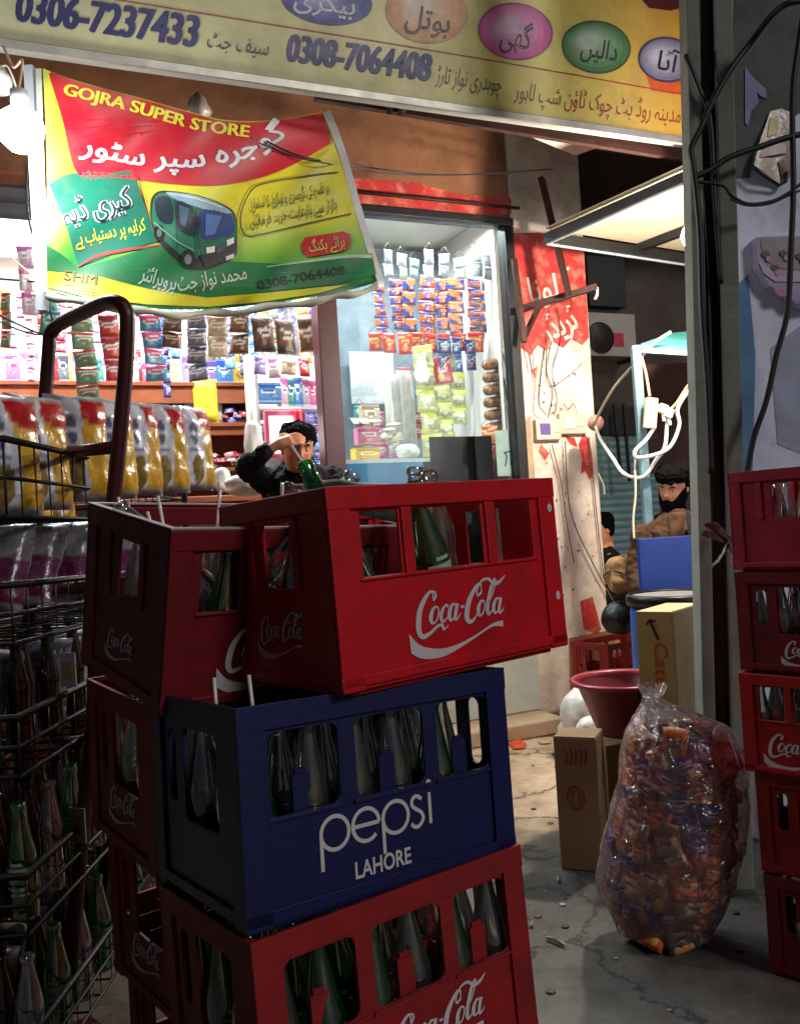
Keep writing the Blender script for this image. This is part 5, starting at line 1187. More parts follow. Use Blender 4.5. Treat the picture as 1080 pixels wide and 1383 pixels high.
mb = MB(); mb.lathe([(R0 * .968, hz - .012), (R0 * .9, hz - .02), (0, hz - .02)], 40, M=Md); part(mb, 'lid', mat('grey_lid', (120, 118, 112), rough=.5), dr)
# tall carton with red handwriting; lit and dark faces set apart by colour
def boxat(name, pts, D0, z0, z1, depth, yaw, m, label, cat='box', flap=True, extra=None):
    p = at(*pts, D0); t = thing(name, label, cat, (p.x, p.y, z0), (0, 0, yaw))
    return t, p
M_ycard = mat('yellowish_carton', (156, 132, 74), rough=.65, vary=.2, bump=.1, dirt=.25, dirtc=(140, 116, 70))
M_bcard = mat('brown_carton', (150, 118, 88), rough=.7, vary=.22, bump=.12, dirt=.35, dirtc=(100, 80, 60))
M_gcard = mat('olive_brown_carton', (128, 108, 74), rough=.7, vary=.2)
zt = at(905, 828, 3.5).z; cp = at(906, 828, 3.5)
t = thing('tall_carton', 'tall carton coloured lit yellow and shaded brown with red handwriting standing before the blue drum', 'box', (cp.x, cp.y, 0), (0, 0, R_(52)))
mb = MB(); mb.box(.001, .34, 0, .15, .45, zt); mb.build('carton_body', M_gcard, t, bevel=.003)
mb = MB(); mb.add([(0, .0, .45), (0, .15, .45), (0, .15, zt), (0, .0, zt)], [(0, 1, 2, 3)], M=Matrix.Translation((-.001, 0, 0))); mb.build('lit_yellow_side', M_ycard, t)  # yellow stands in for the light falling on this face
mb = MB(); mb.box(.002, .338, .002, .148, zt + .0005, zt + .004); mb.build('top_flap', mat('pale_card', (206, 180, 130), rough=.7), t)
sf = lambda x, y, l: Vector((-.0022 - .0006 * l, .15 - x, y))
mb = MB(); RD = (170, 60, 24)
# handwriting runs down the side
def rt(px, py): return (px, py)
vs, fs, x0, x1, y0, y1 = glyphs('Catty C', .01)
L_ = .30; H_ = .075
mb.add([sf(.05 + (y - y0) / (y1 - y0) * H_, zt - .12 - (x - x0) / (x1 - x0) * L_, 1) for x, y in vs], fs, RD)
mb.build('red_handwriting', M_ink, t)
mb = MB(); stroke(mb, [(.06, zt - .03), (.09, zt - .11)], [.012, .012], (40, 36, 24), sf, 1); stroke(mb, [(.045, zt - .05), (.06, zt - .03), (.085, zt - .035)], [.008] * 3, (40, 36, 24), sf, 2); mb.build('arrow_mark', M_ink, t)
t['label'] = 'tall carton coloured lit yellow and shaded brown with red handwriting standing before the blue drum'
c = thing('support_carton', 'plain brown carton hidden under the tall yellow carton behind the snack bag', 'box', (cp.x + .01, cp.y + .01, 0), (0, 0, R_(52)))
mb = MB(); mb.box(.0, .33, .0, .15, .0, .449); mb.build('carton_body', M_bcard, c, bevel=.003); mb = MB(); mb.box(.1, .23, -.0012, -.0002, .02, .43); mb.build('tape_strip', M_ycard, c)
# brown carton and a lower one behind carrying the tub
cpt = atz(815, 1180, 0); zt2 = at(820, 998, cpt.y).z
t = thing('brown_carton', 'tall brown carton with red printed emblems standing on the concrete by the tub', 'box', (cpt.x, cpt.y, .002), (0, 0, R_(-23)))
mb = MB(); mb.box(-.165, 0, 0, .16, 0, zt2); mb.build('carton_body', M_bcard, t, bevel=.003)
mb = MB(); mb.box(-.163, -.002, .002, .158, zt2 + .0004, zt2 + .004); mb.build('top_flap', M_gcard, t)
sf2 = lambda x, y, l: Vector((-.165 + x, -.0015 - .0005 * l, y))
mb = MB()
RE = (150, 56, 40)
stroke(mb, ell(.075, zt2 * .55, .032, .045, 16), [.006] * 16, RE, sf2, 1, 3, 0, True); stroke(mb, ell(.075, zt2 * .55, .016, .03, 12), [.005] * 12, RE, sf2, 2, 3, 0, True)
for k in range(5): stroke(mb, [(.04 + .02 * k, zt2 * .80), (.05 + .018 * k, zt2 * .86), (.04 + .022 * k, zt2 * .92)], [.006] * 3, RE, sf2, 1)
mb.build('red_emblem', M_ink, t)
c2 = at(836, 1005, 3.62)
t = thing('low_carton', 'lower grey brown carton behind the emblem carton, carrying the maroon tub', 'box', (c2.x - .06, c2.y - .02, .0), (0, 0, R_(20)))
mb = MB(); mb.box(0, .25, 0, .24, 0, c2.z); mb.build('carton_body', M_gcard, t, bevel=.003); mb = MB(); mb.box(.09, .15, .001, .239, c2.z + .0004, c2.z + .002); mb.build('tape_strip', M_ycard, t)
# maroon tub
tp_ = at(842, 905, 3.80); tr = .215; tbz = c2.z + .003
Mt = Matrix.Translation(Vector((at(842, 925, 3.8).x, 3.80, 0)))
rz_ = at(842, 915, 3.8).z
tub = thing('plastic_tub', 'maroon plastic tub with wide rim standing on a low carton', 'tub', (Mt.translation.x, 3.8, tbz))
mb = MB(); mb.lathe([(0, tbz), (tr * .56, tbz + .001), (tr * .6, tbz + .02), (tr * .92, rz_ - .03), (tr * .95, rz_ - .022)], 44, M=Mt); mb.lathe([(tr * .93, rz_ - .022), (tr * .56, tbz + .02), (0, tbz + .019)], 44, M=Mt)
M_tub = mat('maroon_tub_plastic', (126, 40, 52), rough=.35, vary=.25, dirt=.25, dirtc=(70, 26, 34))
part(mb, 'bowl', M_tub, tub)
mb = MB(); mb.lathe([(tr * .93, rz_ - .024), (tr * 1.06, rz_ - .022), (tr * 1.08, rz_ - .008), (tr * 1.03, rz_), (tr * .93, rz_ - .006), (tr * .925, rz_ - .023)], 44, M=Mt); part(mb, 'rim', mat('maroon_rim_plastic', (150, 52, 66), rough=.3, vary=.2), tub)
sack(780, 962, 5.0, .10, .09, .12, (206, 206, 200), 'white plastic bag slumped at the pillar foot behind the cartons', seed=21, knot=.3)
sack(800, 986, 4.6, .09, .08, .07, (214, 214, 210), 'small white bag with a red stripe lying in front of the slumped one', seed=23)
sack(765, 985, 5.1, .05, .05, .05, (150, 160, 90), 'small yellow green bag beside the slumped white bag', seed=25)
# dark bag, red crate piece and twine bundle beside the pillar
bw = thing('twine_bundle', 'crumpled tan paper bundle tied with twine beyond the pillar', 'bundle', at(840, 780, 5.3))
mb = MB(); cb = at(840, 776, 5.3)
mb.grid(lambda u, v: cb + Vector((.012 + max(-.1, min(.1, .16 * math.cos(6.283 * u))) * math.sin(math.pi * v) ** .25, max(-.09, min(.09, .14 * math.sin(6.283 * u))) * math.sin(math.pi * v) ** .25, .115 * (1 - 2 * v))) + Vector((1, 1, 1)) * .02 * noise.noise((u * 9, v * 7, 2)), 24, 14, wrap=True)
part(mb, 'paper', mat('tan_crumpled_paper', (190, 150, 104), rough=.8, vary=.3, bump=.7, bscale=22), bw)
mb = MB(); mb.tube([cb + Vector((math.cos(a) * .124 + .012, math.sin(a) * .108, .03 * math.sin(a * 2))) for a in [i * math.pi / 10 for i in range(20)]], .004, 5, closed=True); part(mb, 'twine', M_cable, bw)
sack(838, 834, 5.3, .11, .1, .10, (20, 20, 22), 'black plastic bag under the tan twine bundle', m=mat('black_plastic_bag', (18, 18, 20), rough=.4, bump=.4, bscale=30), seed=31)
c = copy_tree(cra2); c['label'] = 'dark red crate on the ground beyond the pillar, mostly hidden by the tub'; c['group'] = 'crates beyond the pillar'; p = atz(822, 950, 0.006); setM(c, Matrix.Translation((at(822, 900, 5.35).x, 5.35, .006)) @ Matrix.Rotation(R_(30), 4, 'Z') @ Matrix.Scale(1.0, 4))
c2_ = copy_tree(cra2); c2_['label'] = 'dark red crate stacked under the black plastic bag beyond the pillar'; c2_['group'] = 'crates beyond the pillar'; setM(c2_, Matrix.Translation((at(822, 900, 5.35).x, 5.35, .297)) @ Matrix.Rotation(R_(32), 4, 'Z'))
# ---- steel H pole
pb = atz(981, 1192, 0); pt_ = at(948, -60, pb.y)
tilt = Vector((at(945, 0, pb.y).x - at(968, 970, pb.y).x, 0, at(945, 0, pb.y).z - at(968, 970, pb.y).z)).normalized()
pole = thing('utility_pole', 'grey H section utility pole wrapped in black cables at the alley mouth', 'pole', (pb.x, pb.y, 0))
xa = Vector((math.cos(R_(-8)), math.sin(R_(-8)), 0)); ya = tilt.cross(xa).normalized(); xa = ya.cross(tilt)
def PB(x, y, h): return pb + xa * x + ya * y + tilt * h
def pbox(x0, x1, y0, y1, h0, h1):
    return MB().add([PB(x0, y0, h0), PB(x1, y0, h0), PB(x1, y1, h0), PB(x0, y1, h0), PB(x0, y0, h1), PB(x1, y0, h1), PB(x1, y1, h1), PB(x0, y1, h1)], [(0, 3, 2, 1), (4, 5, 6, 7), (0, 1, 5, 4), (1, 2, 6, 5), (2, 3, 7, 6), (3, 0, 4, 7)])
pw = .082
part(pbox(-pw, -pw + .045, -.06, .09, -.02, 4.6), 'flange', M_conc, pole, .006)
part(pbox(pw - .065, pw, -.06, .09, -.02, 4.6), 'flange', M_conc, pole, .006)
part(pbox(-pw + .0452, pw - .0652, .02, .05, -.02, 4.6), 'web', M_conc, pole)
PC = 'black cables on the utility pole'
def pc(pts, r, label, cat='cable'):
    rope('pole_cable', pts, r, M_cable, label, cat, PC)
pc([PB(.02, -.03, 3.4), PB(.025, -.02, 2.6), PB(.01, -.025, 1.9), PB(.03, -.02, 1.2), PB(.02, -.02, .4), PB(.02, -.02, .02)], .012, 'thick black cable running down the pole channel')
pc([PB(-.03, -.03, 3.4), PB(-.035, -.02, 2.7), PB(-.02, -.03, 2.0), PB(-.035, -.02, 1.0), PB(-.03, -.02, .02)], .008, 'thinner black cable beside the thick one in the pole channel')
D = pb.y - .14
pc([at(1085, 0, D - .1), at(1062, 5, D - .1), at(1040, 22, D - .05), at(1015, 55, D), at(985, 95, D), at(960, 140, D), at(945, 175, D), at(933, 200, D), at(936, 225, D), at(940, 260, D), at(945, 320, D), at(948, 420, D), at(955, 520, D), at(960, 640, D)], .011, 'black cable arching over from the wall and running down the pole face')
pc([at(936, 240, D), at(960, 228, D), at(985, 212, D), at(1020, 200, D), at(1055, 188, D), at(1085, 180, D)], .011, 'black cable tied round the pole and stretched to the wall edge')
pc([at(940, 245, D), at(975, 250, D), at(988, 264, D), at(1010, 275, D), at(1040, 272, D), at(1062, 262, D), at(1085, 245, D)], .006, 'thin black wire sagging from the pole towards the wall')
pc([at(986, 268, D), at(1008, 277, D), at(1038, 275, D), at(1064, 264, D), at(1085, 255, D)], .004, 'thin lower wire sagging just under the other from the pole')
pc([at(1088, -5, D), at(1078, 60, D), at(1070, 130, D), at(1071, 250, D), at(1068, 330, D), at(1063, 420, D), at(1048, 480, D), at(1035, 540, D), at(1018, 590, D), at(1008, 640, D)], .010, 'black cable hanging down before the lavender wall')
pc([PB(-.09, -.075, 3.05), PB(-.05, -.085, 2.92), PB(-.01, -.07, 2.8), PB(.0, -.07, 2.5), PB(.015, -.07, 2.2)], .01, 'knotted black cable bunch high on the pole face')
# white rag tied at the pole
rg = thing('tied_rag', 'pale rag tied round the pole beside the crate pile', 'rag', at(985, 730, D))
for ci, (pts, wd) in enumerate((([(950, 716), (962, 716), (976, 724), (986, 732)], .05), ([(999, 697), (994, 712), (986, 730)], .035), ([(986, 730), (978, 744), (972, 756), (962, 764)], .03), ([(984, 730), (990, 746), (988, 758)], .022))):
    Pp = spline([at(x, y, D - .01 * ci) for x, y in pts], 6); k_ = len(Pp) - 1
    def tail(u, v, Pp=Pp, k_=k_, wd=wd):
        p = Pp[min(k_, int(v * k_))]; q = wd * (.35 + .75 * math.sin(math.pi * min(1, .2 + v * .8))) * (u - .5)
        return p + Vector((q * .3, .012 * math.sin(u * 9 + v * 7), q)) + Vector((0, .006 * noise.noise((u * 6, v * 6, ci)), .006 * noise.noise((u * 7, v * 5, ci + 3))))
    mb = MB(); mb.grid(tail, 12, 18); part(mb, 'rag_tail', mat('grey_rag', (150, 144, 140), rough=.85, bump=.5, bscale=40), rg)
# ---- lavender wall
WLp = at(1002, 640, 3.6)
wl = thing('lavender_side_wall', 'lavender and grey plastered wall with torn posters behind the crate pile', 'wall', (WLp.x, WLp.y, 0))
wdir = Vector((math.cos(R_(4)), math.sin(R_(4)), 0)); wn = Vector((wdir.y, -wdir.x, 0))
Mw = Matrix((wdir, -wn, EZ)).transposed().to_4x4(); Mw.translation = Vector((WLp.x, WLp.y, 0))
mb = MB(); mb.box(-.03, 3.0, 0, .25, 0, 4.8, M=Mw); part(mb, 'wall', M_lav, wl, .01)
FW = lambda x, y, l: onplane(x, y, Vector((WLp.x, WLp.y, 0)) + wn * (.0025 * (l + 1)), wn)
M_patch = mat('wall_patches', None, rough=.8, vary=.3, vscale=5, bump=.25, bscale=30)
def wp_(name, pts, c, l=0, m=None):
    mb = MB(); mb.poly(pts, c, FW, l); return part(mb, name, m or M_patch, wl)
wp_('bare_concrete_patch', [(990, -40), (1200, -40), (1200, 150), (1084, 150), (1066, 160), (1050, 175), (1030, 172), (1018, 205), (1012, 240), (990, 240)], (88, 90, 90))
wp_('blue_paint_patch', [(990, 390), (1010, 370), (1020, 480), (1016, 640), (990, 640)], (92, 130, 176), 0)
wp_('pale_patch', [(1040, 470), (1080, 440), (1110, 500), (1100, 620), (1050, 600)], (170, 176, 204), 0)
wp_('torn_poster', [(1006, 90), (1018, 105), (1034, 120), (1035, 132), (1028, 130), (1022, 124), (1024, 138), (1014, 150), (1010, 170), (1006, 165)], (150, 148, 190), 2)
pos = thing('torn_wall_poster', 'torn cream and pinkish poster flapping on the wall above the crate pile', 'poster', at(1048, 190, 3.5))
mb = MB(); FPo = lambda x, y, l: onplane(x, y, Vector((WLp.x, WLp.y, 0)) + wn * (.012 + .05 * max(0, (y - 150) / 100) * (.6 + .4 * math.sin(x * .1)) + .002 * l), wn)
mb.poly([(1040, 150), (1055, 146), (1068, 152), (1072, 230), (1062, 246), (1054, 250), (1018, 222), (1026, 190)], (206, 192, 176), FPo, 0, maxe=8); part(mb, 'sheet', M_pack, pos)
mb = MB(); mb.poly([(1040, 158), (1052, 156), (1050, 180), (1036, 184)], (206, 180, 110), FPo, 2); mb.poly([(1050, 218), (1058, 214), (1062, 232), (1056, 244)], (120, 110, 100), FPo, 2); mb.poly([(1030, 200), (1060, 195), (1062, 206), (1026, 212)], (190, 160, 160), FPo, 2); part(mb, 'print', M_ink, pos)
mb = MB(); mb.tube([FPo(1012, 222, 4), FPo(1030, 236, 4), FPo(1052, 250, 4), FPo(1061, 245, 4), FPo(1062, 232, 4)], .007, 6); part(mb, 'frame_edge', M_black, pos)
pos2 = thing('shield_poster', 'pinkish lilac shield shaped poster board on the lavender wall', 'poster', at(1050, 370, 3.5))
FP2 = lambda x, y, l: onplane(x, y, Vector((WLp.x, WLp.y, 0)) + wn * (.05 + .002 * l), wn)
out = [(1021, 320), (1070, 318), (1110, 320), (1110, 410), (1085, 415), (1060, 398), (1040, 386), (1024, 360)]
mb = MB(); k = len(out); fr_ = [FP2(x, y, 0) for x, y in out]; bk = [p - wn * .045 for p in fr_]
mb.add(fr_ + bk, [tuple(range(k)), tuple(range(2 * k - 1, k - 1, -1))] + [(i, k + i, k + (i + 1) % k, (i + 1) % k) for i in range(k)], (170, 160, 190)); part(mb, 'board', M_card, pos2)
mb = MB()
mb.poly([(1026, 321), (1106, 320), (1106, 362), (1060, 364), (1040, 356), (1030, 344)], (150, 136, 140), FP2, 1)
mb.poly([(1024, 352), (1040, 362), (1106, 370), (1106, 381), (1046, 380), (1030, 368)], (190, 170, 206), FP2, 2)
for x, y in ((1034, 343), (1058, 342), (1080, 346), (1046, 362), (1090, 358)): mb.poly(ell(x, y, 6, 4.5, 9, .4), (70, 50, 64), FP2, 3); mb.poly(ell(x + 4, y + 6, 4, 4, 8), (206, 130, 180), FP2, 3.5)
mb.poly([(1044, 391), (1062, 390), (1062, 399), (1052, 400)], (190, 120, 150), FP2, 2); mb.poly([(1064, 398), (1106, 396), (1106, 408), (1075, 410)], (150, 140, 190), FP2, 2)
part(mb, 'print', M_ink, pos2)
# ---- big clear bag of snack packets
bgp = atz(893, 1296, 0)
bagD = bgp.y + .12
BE = [(0, 1303, 884, 932), (.05, 1285, 862, 945), (.13, 1255, 838, 960), (.28, 1200, 810, 984), (.42, 1150, 814, 1000), (.58, 1090, 826, 1006), (.75, 1025, 838, 1003), (.85, 985, 848, 985), (.91, 965, 858, 938), (.945, 950, 866, 902), (.965, 942, 870, 892), (1, 925, 860, 900)]
BW = [(v, at(a, y, bagD).x, at(b, y, bagD).x, max(.003, at((a + b) / 2, y, bagD).z)) for v, y, a, b in BE]
def bagpt(u, v):
    # the slumped outline of the bundle: narrow foot, belly leaning to the crates, gathered neck
    for A, B in zip(BW, BW[1:]):
        if v <= B[0] + 1e-9:
            t = (v - A[0]) / (B[0] - A[0]); x0, x1, z = [A[i] + (B[i] - A[i]) * t for i in (1, 2, 3)]; break
    a = 6.283185 * u; cx = (x0 + x1) / 2; r = (x1 - x0) / 2
    c_, s_ = math.cos(a), math.sin(a)
    q = 1 + .07 * noise.noise((c_ * 2.2, s_ * 2.2, v * 5)) + .05 * noise.noise((c_ * 7, s_ * 7, v * 9)) + .03 * abs(noise.noise((c_ * 14 + v * 9, s_ * 14, v * 16))) + .02 * math.sin(a * 17 + 5 * noise.noise((c_ * 3, s_ * 3, v * 3))) * max(.15, abs(v - .45) * 1.6)
    return Vector((cx + r * q * c_, bagD + min(.19, r * .9) * q * s_, max(.003, z + .012 * noise.noise((c_ * 5, s_ * 5, v * 8)) * (v > .02))))
bag = thing('wrapped_snack_bag', 'big clear plastic bag stuffed with orange and purple snack packets by the crates', 'plastic bag', (bgp.x, bagD, 0))
mb = MB(); mb.grid(bagpt, 140, 110, wrap=True); part(mb, 'clear_film', M_clearbag, bag)
mb = MB()
nk2 = sum([bagpt(i / 8, .965) for i in range(8)], Vector()) / 8
mb.tube([nk2 + Vector((math.cos(a) * .026, math.sin(a) * .026, 0)) for a in [i * math.pi / 6 for i in range(12)]], .008, 6, closed=True); part(mb, 'tie', M_clearbag, bag)
rr = random.Random(11); GP = 'snack packets inside the big clear bag'
cols = [((236, 110, 44), (190, 56, 30), (240, 206, 150), (246, 160, 70)), ((90, 60, 150), (50, 40, 130), (220, 210, 230), (206, 110, 60)), ((226, 190, 136), (160, 80, 60), (244, 230, 196), (214, 140, 70)), ((186, 90, 140), (110, 50, 140), (236, 210, 230), (226, 140, 80)), ((214, 110, 50), (60, 50, 140), (240, 226, 190), (220, 90, 40)), ((224, 130, 64), (180, 84, 44), (240, 200, 140), (236, 160, 80))]
nm = ['orange snack packet pressed against the film of the big clear bag', 'purple snack packet pressed against the film of the big clear bag', 'tan snack packet pressed against the film of the big clear bag', 'plum snack packet pressed against the film of the big clear bag', 'orange and blue snack packet pressed against the film of the big clear bag', 'brown orange snack packet pressed against the film of the big clear bag']
for k in range(120):
    v = .15 + .70 * (k / 120); a = (k * 2.399963) % 6.283
    if math.sin(a) > .45: continue
    p = bagpt(a / 6.283, v); cxy = sum([bagpt(i / 8, v) for i in range(8)], Vector()) / 8
    d = (p - cxy); p = cxy + d * (.80 - .08 * rr.random()); i = rr.choice([0, 0, 5]) if math.cos(a) > .35 else rr.choice([0, 0, 1, 2, 2, 4, 5, 3, 5])
    M = Matrix.Translation(p) @ Matrix.Rotation(math.atan2(d.y, d.x) + math.pi / 2, 4, 'Z') @ Matrix.Rotation(rr.uniform(-.5, .5), 4, 'Y') @ Matrix.Rotation(rr.uniform(-.35, .35), 4, 'X')
    mb = MB(); pillow(mb, Matrix.Identity(4), rr.uniform(.07, .12), rr.uniform(.07, .12) if math.cos(a) < .35 else .05, .05, design(cols[i], k * 3), 16, 18)
    o = mb.build('snack_packet', M_pack); o.matrix_world = M; tag(o, nm[i], 'packet', GP)
for k in range(11):   # column of wrapped biscuit rolls down the side nearest the crates
    v = .20 + .058 * k; cxy = sum([bagpt(i / 8, v) for i in range(8)], Vector()) / 8; p = cxy + (bagpt(-.085, v) - cxy) * .80; p2 = cxy + (bagpt(-.20, v) - cxy) * .80
    pm = (p + p2) / 2 + (bagpt(-.14, v) - cxy).normalized() * .006
    mb = MB(); mb.tube(spline([p, p.lerp(pm, .6), pm, p2.lerp(pm, .6), p2], 3), [.008, .02, .024, .025, .025, .025, .025, .025, .025, .025, .024, .02, .008], 12, (224, 112, 52)); tag(mb.build('biscuit_roll', M_pack), 'orange wrapped biscuit roll stacked down the crate side of the big clear bag', 'biscuit roll', 'biscuit rolls inside the big clear bag')
core = MB()
core.grid(lambda u, v: (lambda p, c: c + (p - c) * .6)(bagpt(u, .03 + v * .82), sum([bagpt(i / 6, .03 + v * .82) for i in range(6)], Vector()) / 6), 16, 14, c=(120, 56, 40), wrap=True)
part(core, 'inner_wrapper', mat('brown_inner_wrapper', (110, 56, 44), rough=.5, vary=.5, vscale=20, bump=.6), bag)
# ================================================================ HAND TROLLEY
tl = thing('hand_trolley', 'maroon pipe hand trolley with bent handle parked left of the rear crate stack', 'hand trolley', (-.85, 2.1, 0))
tpp = lambda mb, n, m=M_maroon: part(mb, n, m, tl)
A_ = [at(165, 412, 2.0), at(172, 440, 2.0), at(168, 520, 2.01), at(152, 690, 2.03)]; e_ = (A_[3] - A_[2]).normalized(); gA = A_[3] + e_ * ((A_[3].z - .10) / -e_.z)
B_ = [at(66, 470, 2.28), at(61, 540, 2.29), at(45, 760, 2.31)]; eb = (B_[2] - B_[1]).normalized(); gB = B_[2] + eb * ((B_[2].z - .10) / -eb.z)
path = [gA, A_[3], A_[2], A_[1], at(170, 420, 2.0), at(160, 409, 2.01), at(140, 410, 2.06), at(95, 430, 2.2), at(76, 441, 2.26), at(68, 452, 2.28), B_[0], B_[1], B_[2], gB]
mb = MB(); mb.tube([gA] + spline(path[1:-1], 7) + [gB], .0175, 14); tpp(mb, 'bent_frame')
for (p, q) in (((60, 614, 2.3), (155, 604, 2.02)), ((45, 800, 2.31), (140, 790, 2.04)), ((35, 1010, 2.32), (125, 1000, 2.06))):
    mb = MB(); mb.tube([at(*p), at(*q)], .015, 12); tpp(mb, 'cross_bar')
mb = MB(); cA = Vector((gA.x, gA.y, .02)); cB = Vector((gB.x, gB.y, .02)); dd = (cB - cA); nn = Vector((dd.y, -dd.x, 0)).normalized()
mb.add([cA, cB, cB + nn * .25, cA + nn * .25] + [p + EZ * .006 for p in (cA, cB, cB + nn * .25, cA + nn * .25)], [(0, 3, 2, 1), (4, 5, 6, 7), (0, 1, 5, 4), (1, 2, 6, 5), (2, 3, 7, 6), (3, 0, 4, 7)]); tpp(mb, 'toe_plate')
for g_ in (gA, gB):
    mb = MB(); q = dd.to_track_quat('Z', 'Y').to_matrix().to_4x4(); q.translation = Vector((g_.x, g_.y, .1)) - nn * .06
    mb.lathe([(.03, -.02), (.09, -.022), (.1, 0), (.09, .022), (.03, .02)], 24, M=q); tpp(mb, 'wheel', M_cable)
# ================================================================ WIRE SNACK RACK
rk = thing('wire_snack_rack', 'dark wire display rack of snack bags and bottles left of the crates', 'display rack', (-1.0, 2.4, 0))
rp_ = lambda mb, n: part(mb, n, M_wire, rk)
X0, X1, Y0, Y1 = -1.42, -.80, 1.78, 3.22
zr = [.28, .60, .92, 1.19, 1.45]
for x in (X0, X1 + .01):
    for y in (Y1,):
        mb = MB(); mb.beam((x, y, 0), (x, y, 1.66 if y == Y1 else 1.72), .018, .018); rp_(mb, 'upright')
for k, z in enumerate(zr):
    mb = MB(); sag = .0
    hh = .16 if k == 4 else .12
    for zz in (z, z + hh * .5, z + hh):
        mb.tube([(X0, Y0, zz), (X1, Y0, zz), (X1, Y1, zz - (.03 if k == 3 else 0)), (X0, Y1, zz), (X0, Y0, zz)], .005 if zz < z + hh * .9 else .008, 6)
    for i in range(20): y = Y0 + (Y1 - Y0) * i / 19; mb.tube([(X1, y, z + hh), (X1, y, z), (X0, y, z)], .0028, 4)
    for i in range(7): x = X0 + (X1 - X0) * i / 6; mb.tube([(x, Y0, z + hh), (x, Y0, z), (x, Y1, z)], .0028, 4)
    rp_(mb, 'wire_basket')
# chip bags
def chip(seed):
    r = random.Random(seed)
    def f(u, v):
        e = .50 + .05 * math.sin(v * 5 + seed)
        if v > .955 or v < .04: return jit((150, 150, 158), 6)
        if u > e - .04 and v > .60 + (1 - u) * .35 + .03 * math.sin(u * 9): return jit((176, 22, 30), 8)
        if u > e: return jit((206, 160, 44), 8)
        if (u - .26) ** 2 * 1.2 + (v - .66) ** 2 < .016: return jit((92, 104, 140), 10) if abs(v - .66) > .03 else jit((210, 212, 220), 6)
        if (u - .30) ** 2 + (v - .24) ** 2 * .7 < .022: return jit((126, 104, 50), 14)
        if .43 < v < .47 and .1 < u < .42: return jit((120, 130, 160), 10)
        return jit((206, 210, 222), 6)
    return f
GC = 'white and yellow snack bags standing in the rack'
def chipbag(p, w, h, rz, lean, lab, seed, f=None, grp=GC):
    mb = MB(); pillow(mb, Matrix.Identity(4), w, h, .075, f or chip(seed), 24, 26)
    for v in mb.v: v.y += .006 * noise.noise((v.x * 30 + seed, v.z * 30, 1)); 
    o = mb.build('snack_bag', M_chip); o.matrix_world = Matrix.Translation(p) @ Matrix.Rotation(rz, 4, 'Z') @ Matrix.Rotation(lean, 4, 'X'); return tag(o, lab, 'snack bag', grp)
M_chip = mat('shiny_snack_wrap', None, rough=.26, vary=.1, vscale=30, bump=.6, bscale=22, spec=.7)
for i, (px, py, D, w) in enumerate(((8, 615, 2.0, .18), (52, 612, 2.12, .18), (106, 606, 2.28, .18), (150, 606, 2.42, .17), (186, 606, 2.58, .17), (222, 606, 2.72, .17), (262, 606, 2.9, .17))):
    p = at(px, py, D); chipbag(p, w * 1.0, .28, R_(60) + .12 * math.sin(i * 2.3), -.06, 'upright white and yellow snack bag with red corner in the top basket', i)
for i in range(6):
    p = Vector((-1.22, 1.98 + .22 * i, zr[4] + .13)); chipbag(p, .2, .29, R_(55) + .3 * math.sin(i * 1.7), -.06, 'white and yellow snack bag in the rear row of the top basket', 20 + i, grp='rear row of snack bags')
# lower tiers: bags and bottles, bag colours darkened in place of the shade
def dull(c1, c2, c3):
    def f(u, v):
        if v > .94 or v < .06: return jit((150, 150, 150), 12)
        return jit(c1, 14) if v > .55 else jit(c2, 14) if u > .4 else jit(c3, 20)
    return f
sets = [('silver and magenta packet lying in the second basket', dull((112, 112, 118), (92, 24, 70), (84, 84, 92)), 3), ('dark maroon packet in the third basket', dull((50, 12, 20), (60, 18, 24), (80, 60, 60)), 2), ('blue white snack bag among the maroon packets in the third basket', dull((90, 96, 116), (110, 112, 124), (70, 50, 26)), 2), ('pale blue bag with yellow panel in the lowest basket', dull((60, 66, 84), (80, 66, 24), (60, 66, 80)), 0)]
rr = random.Random(2)
for s_, (lab, f, tier) in enumerate(sets):
    for i in range(7):
        y = 1.9 + 1.2 * i / 7 + rr.uniform(-.03, .03)
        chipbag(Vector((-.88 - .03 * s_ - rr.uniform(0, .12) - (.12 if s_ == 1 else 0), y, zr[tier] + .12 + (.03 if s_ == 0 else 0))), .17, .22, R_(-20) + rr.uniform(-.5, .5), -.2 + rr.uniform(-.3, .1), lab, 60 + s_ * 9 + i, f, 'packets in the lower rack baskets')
GBt = 'bottles in the lower rack baskets'
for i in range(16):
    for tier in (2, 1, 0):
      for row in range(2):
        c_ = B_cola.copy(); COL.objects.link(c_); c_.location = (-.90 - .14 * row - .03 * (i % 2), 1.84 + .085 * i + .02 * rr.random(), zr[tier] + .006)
for i in range(9):
    for tier in (1, 0):
        k = (i + tier) % 2
        bottle(k, Matrix.Translation((-.84, 1.86 + .14 * i, zr[tier] + .006)) @ Matrix.Rotation(rr.uniform(-.05, .05), 4, 'X'), ('green' if k else 'clear') + ' bottle standing in a shaded lower basket of the wire rack', GBt)
# dark crates added behind the rack to hide the lit floor
for k in range(4):
    for q in range(3):
        c = copy_tree(cra2); c['label'] = 'dark red crate added behind the wire rack to hide the lit floor'; c['group'] = 'crates behind the wire rack'
        setM(c, Matrix.Translation((-1.62 + .50 * q, 3.36 + .04 * q, .292 * k + .006)) @ Matrix.Rotation(R_(3 + 2 * ((k + q) % 3)), 4, 'Z'))
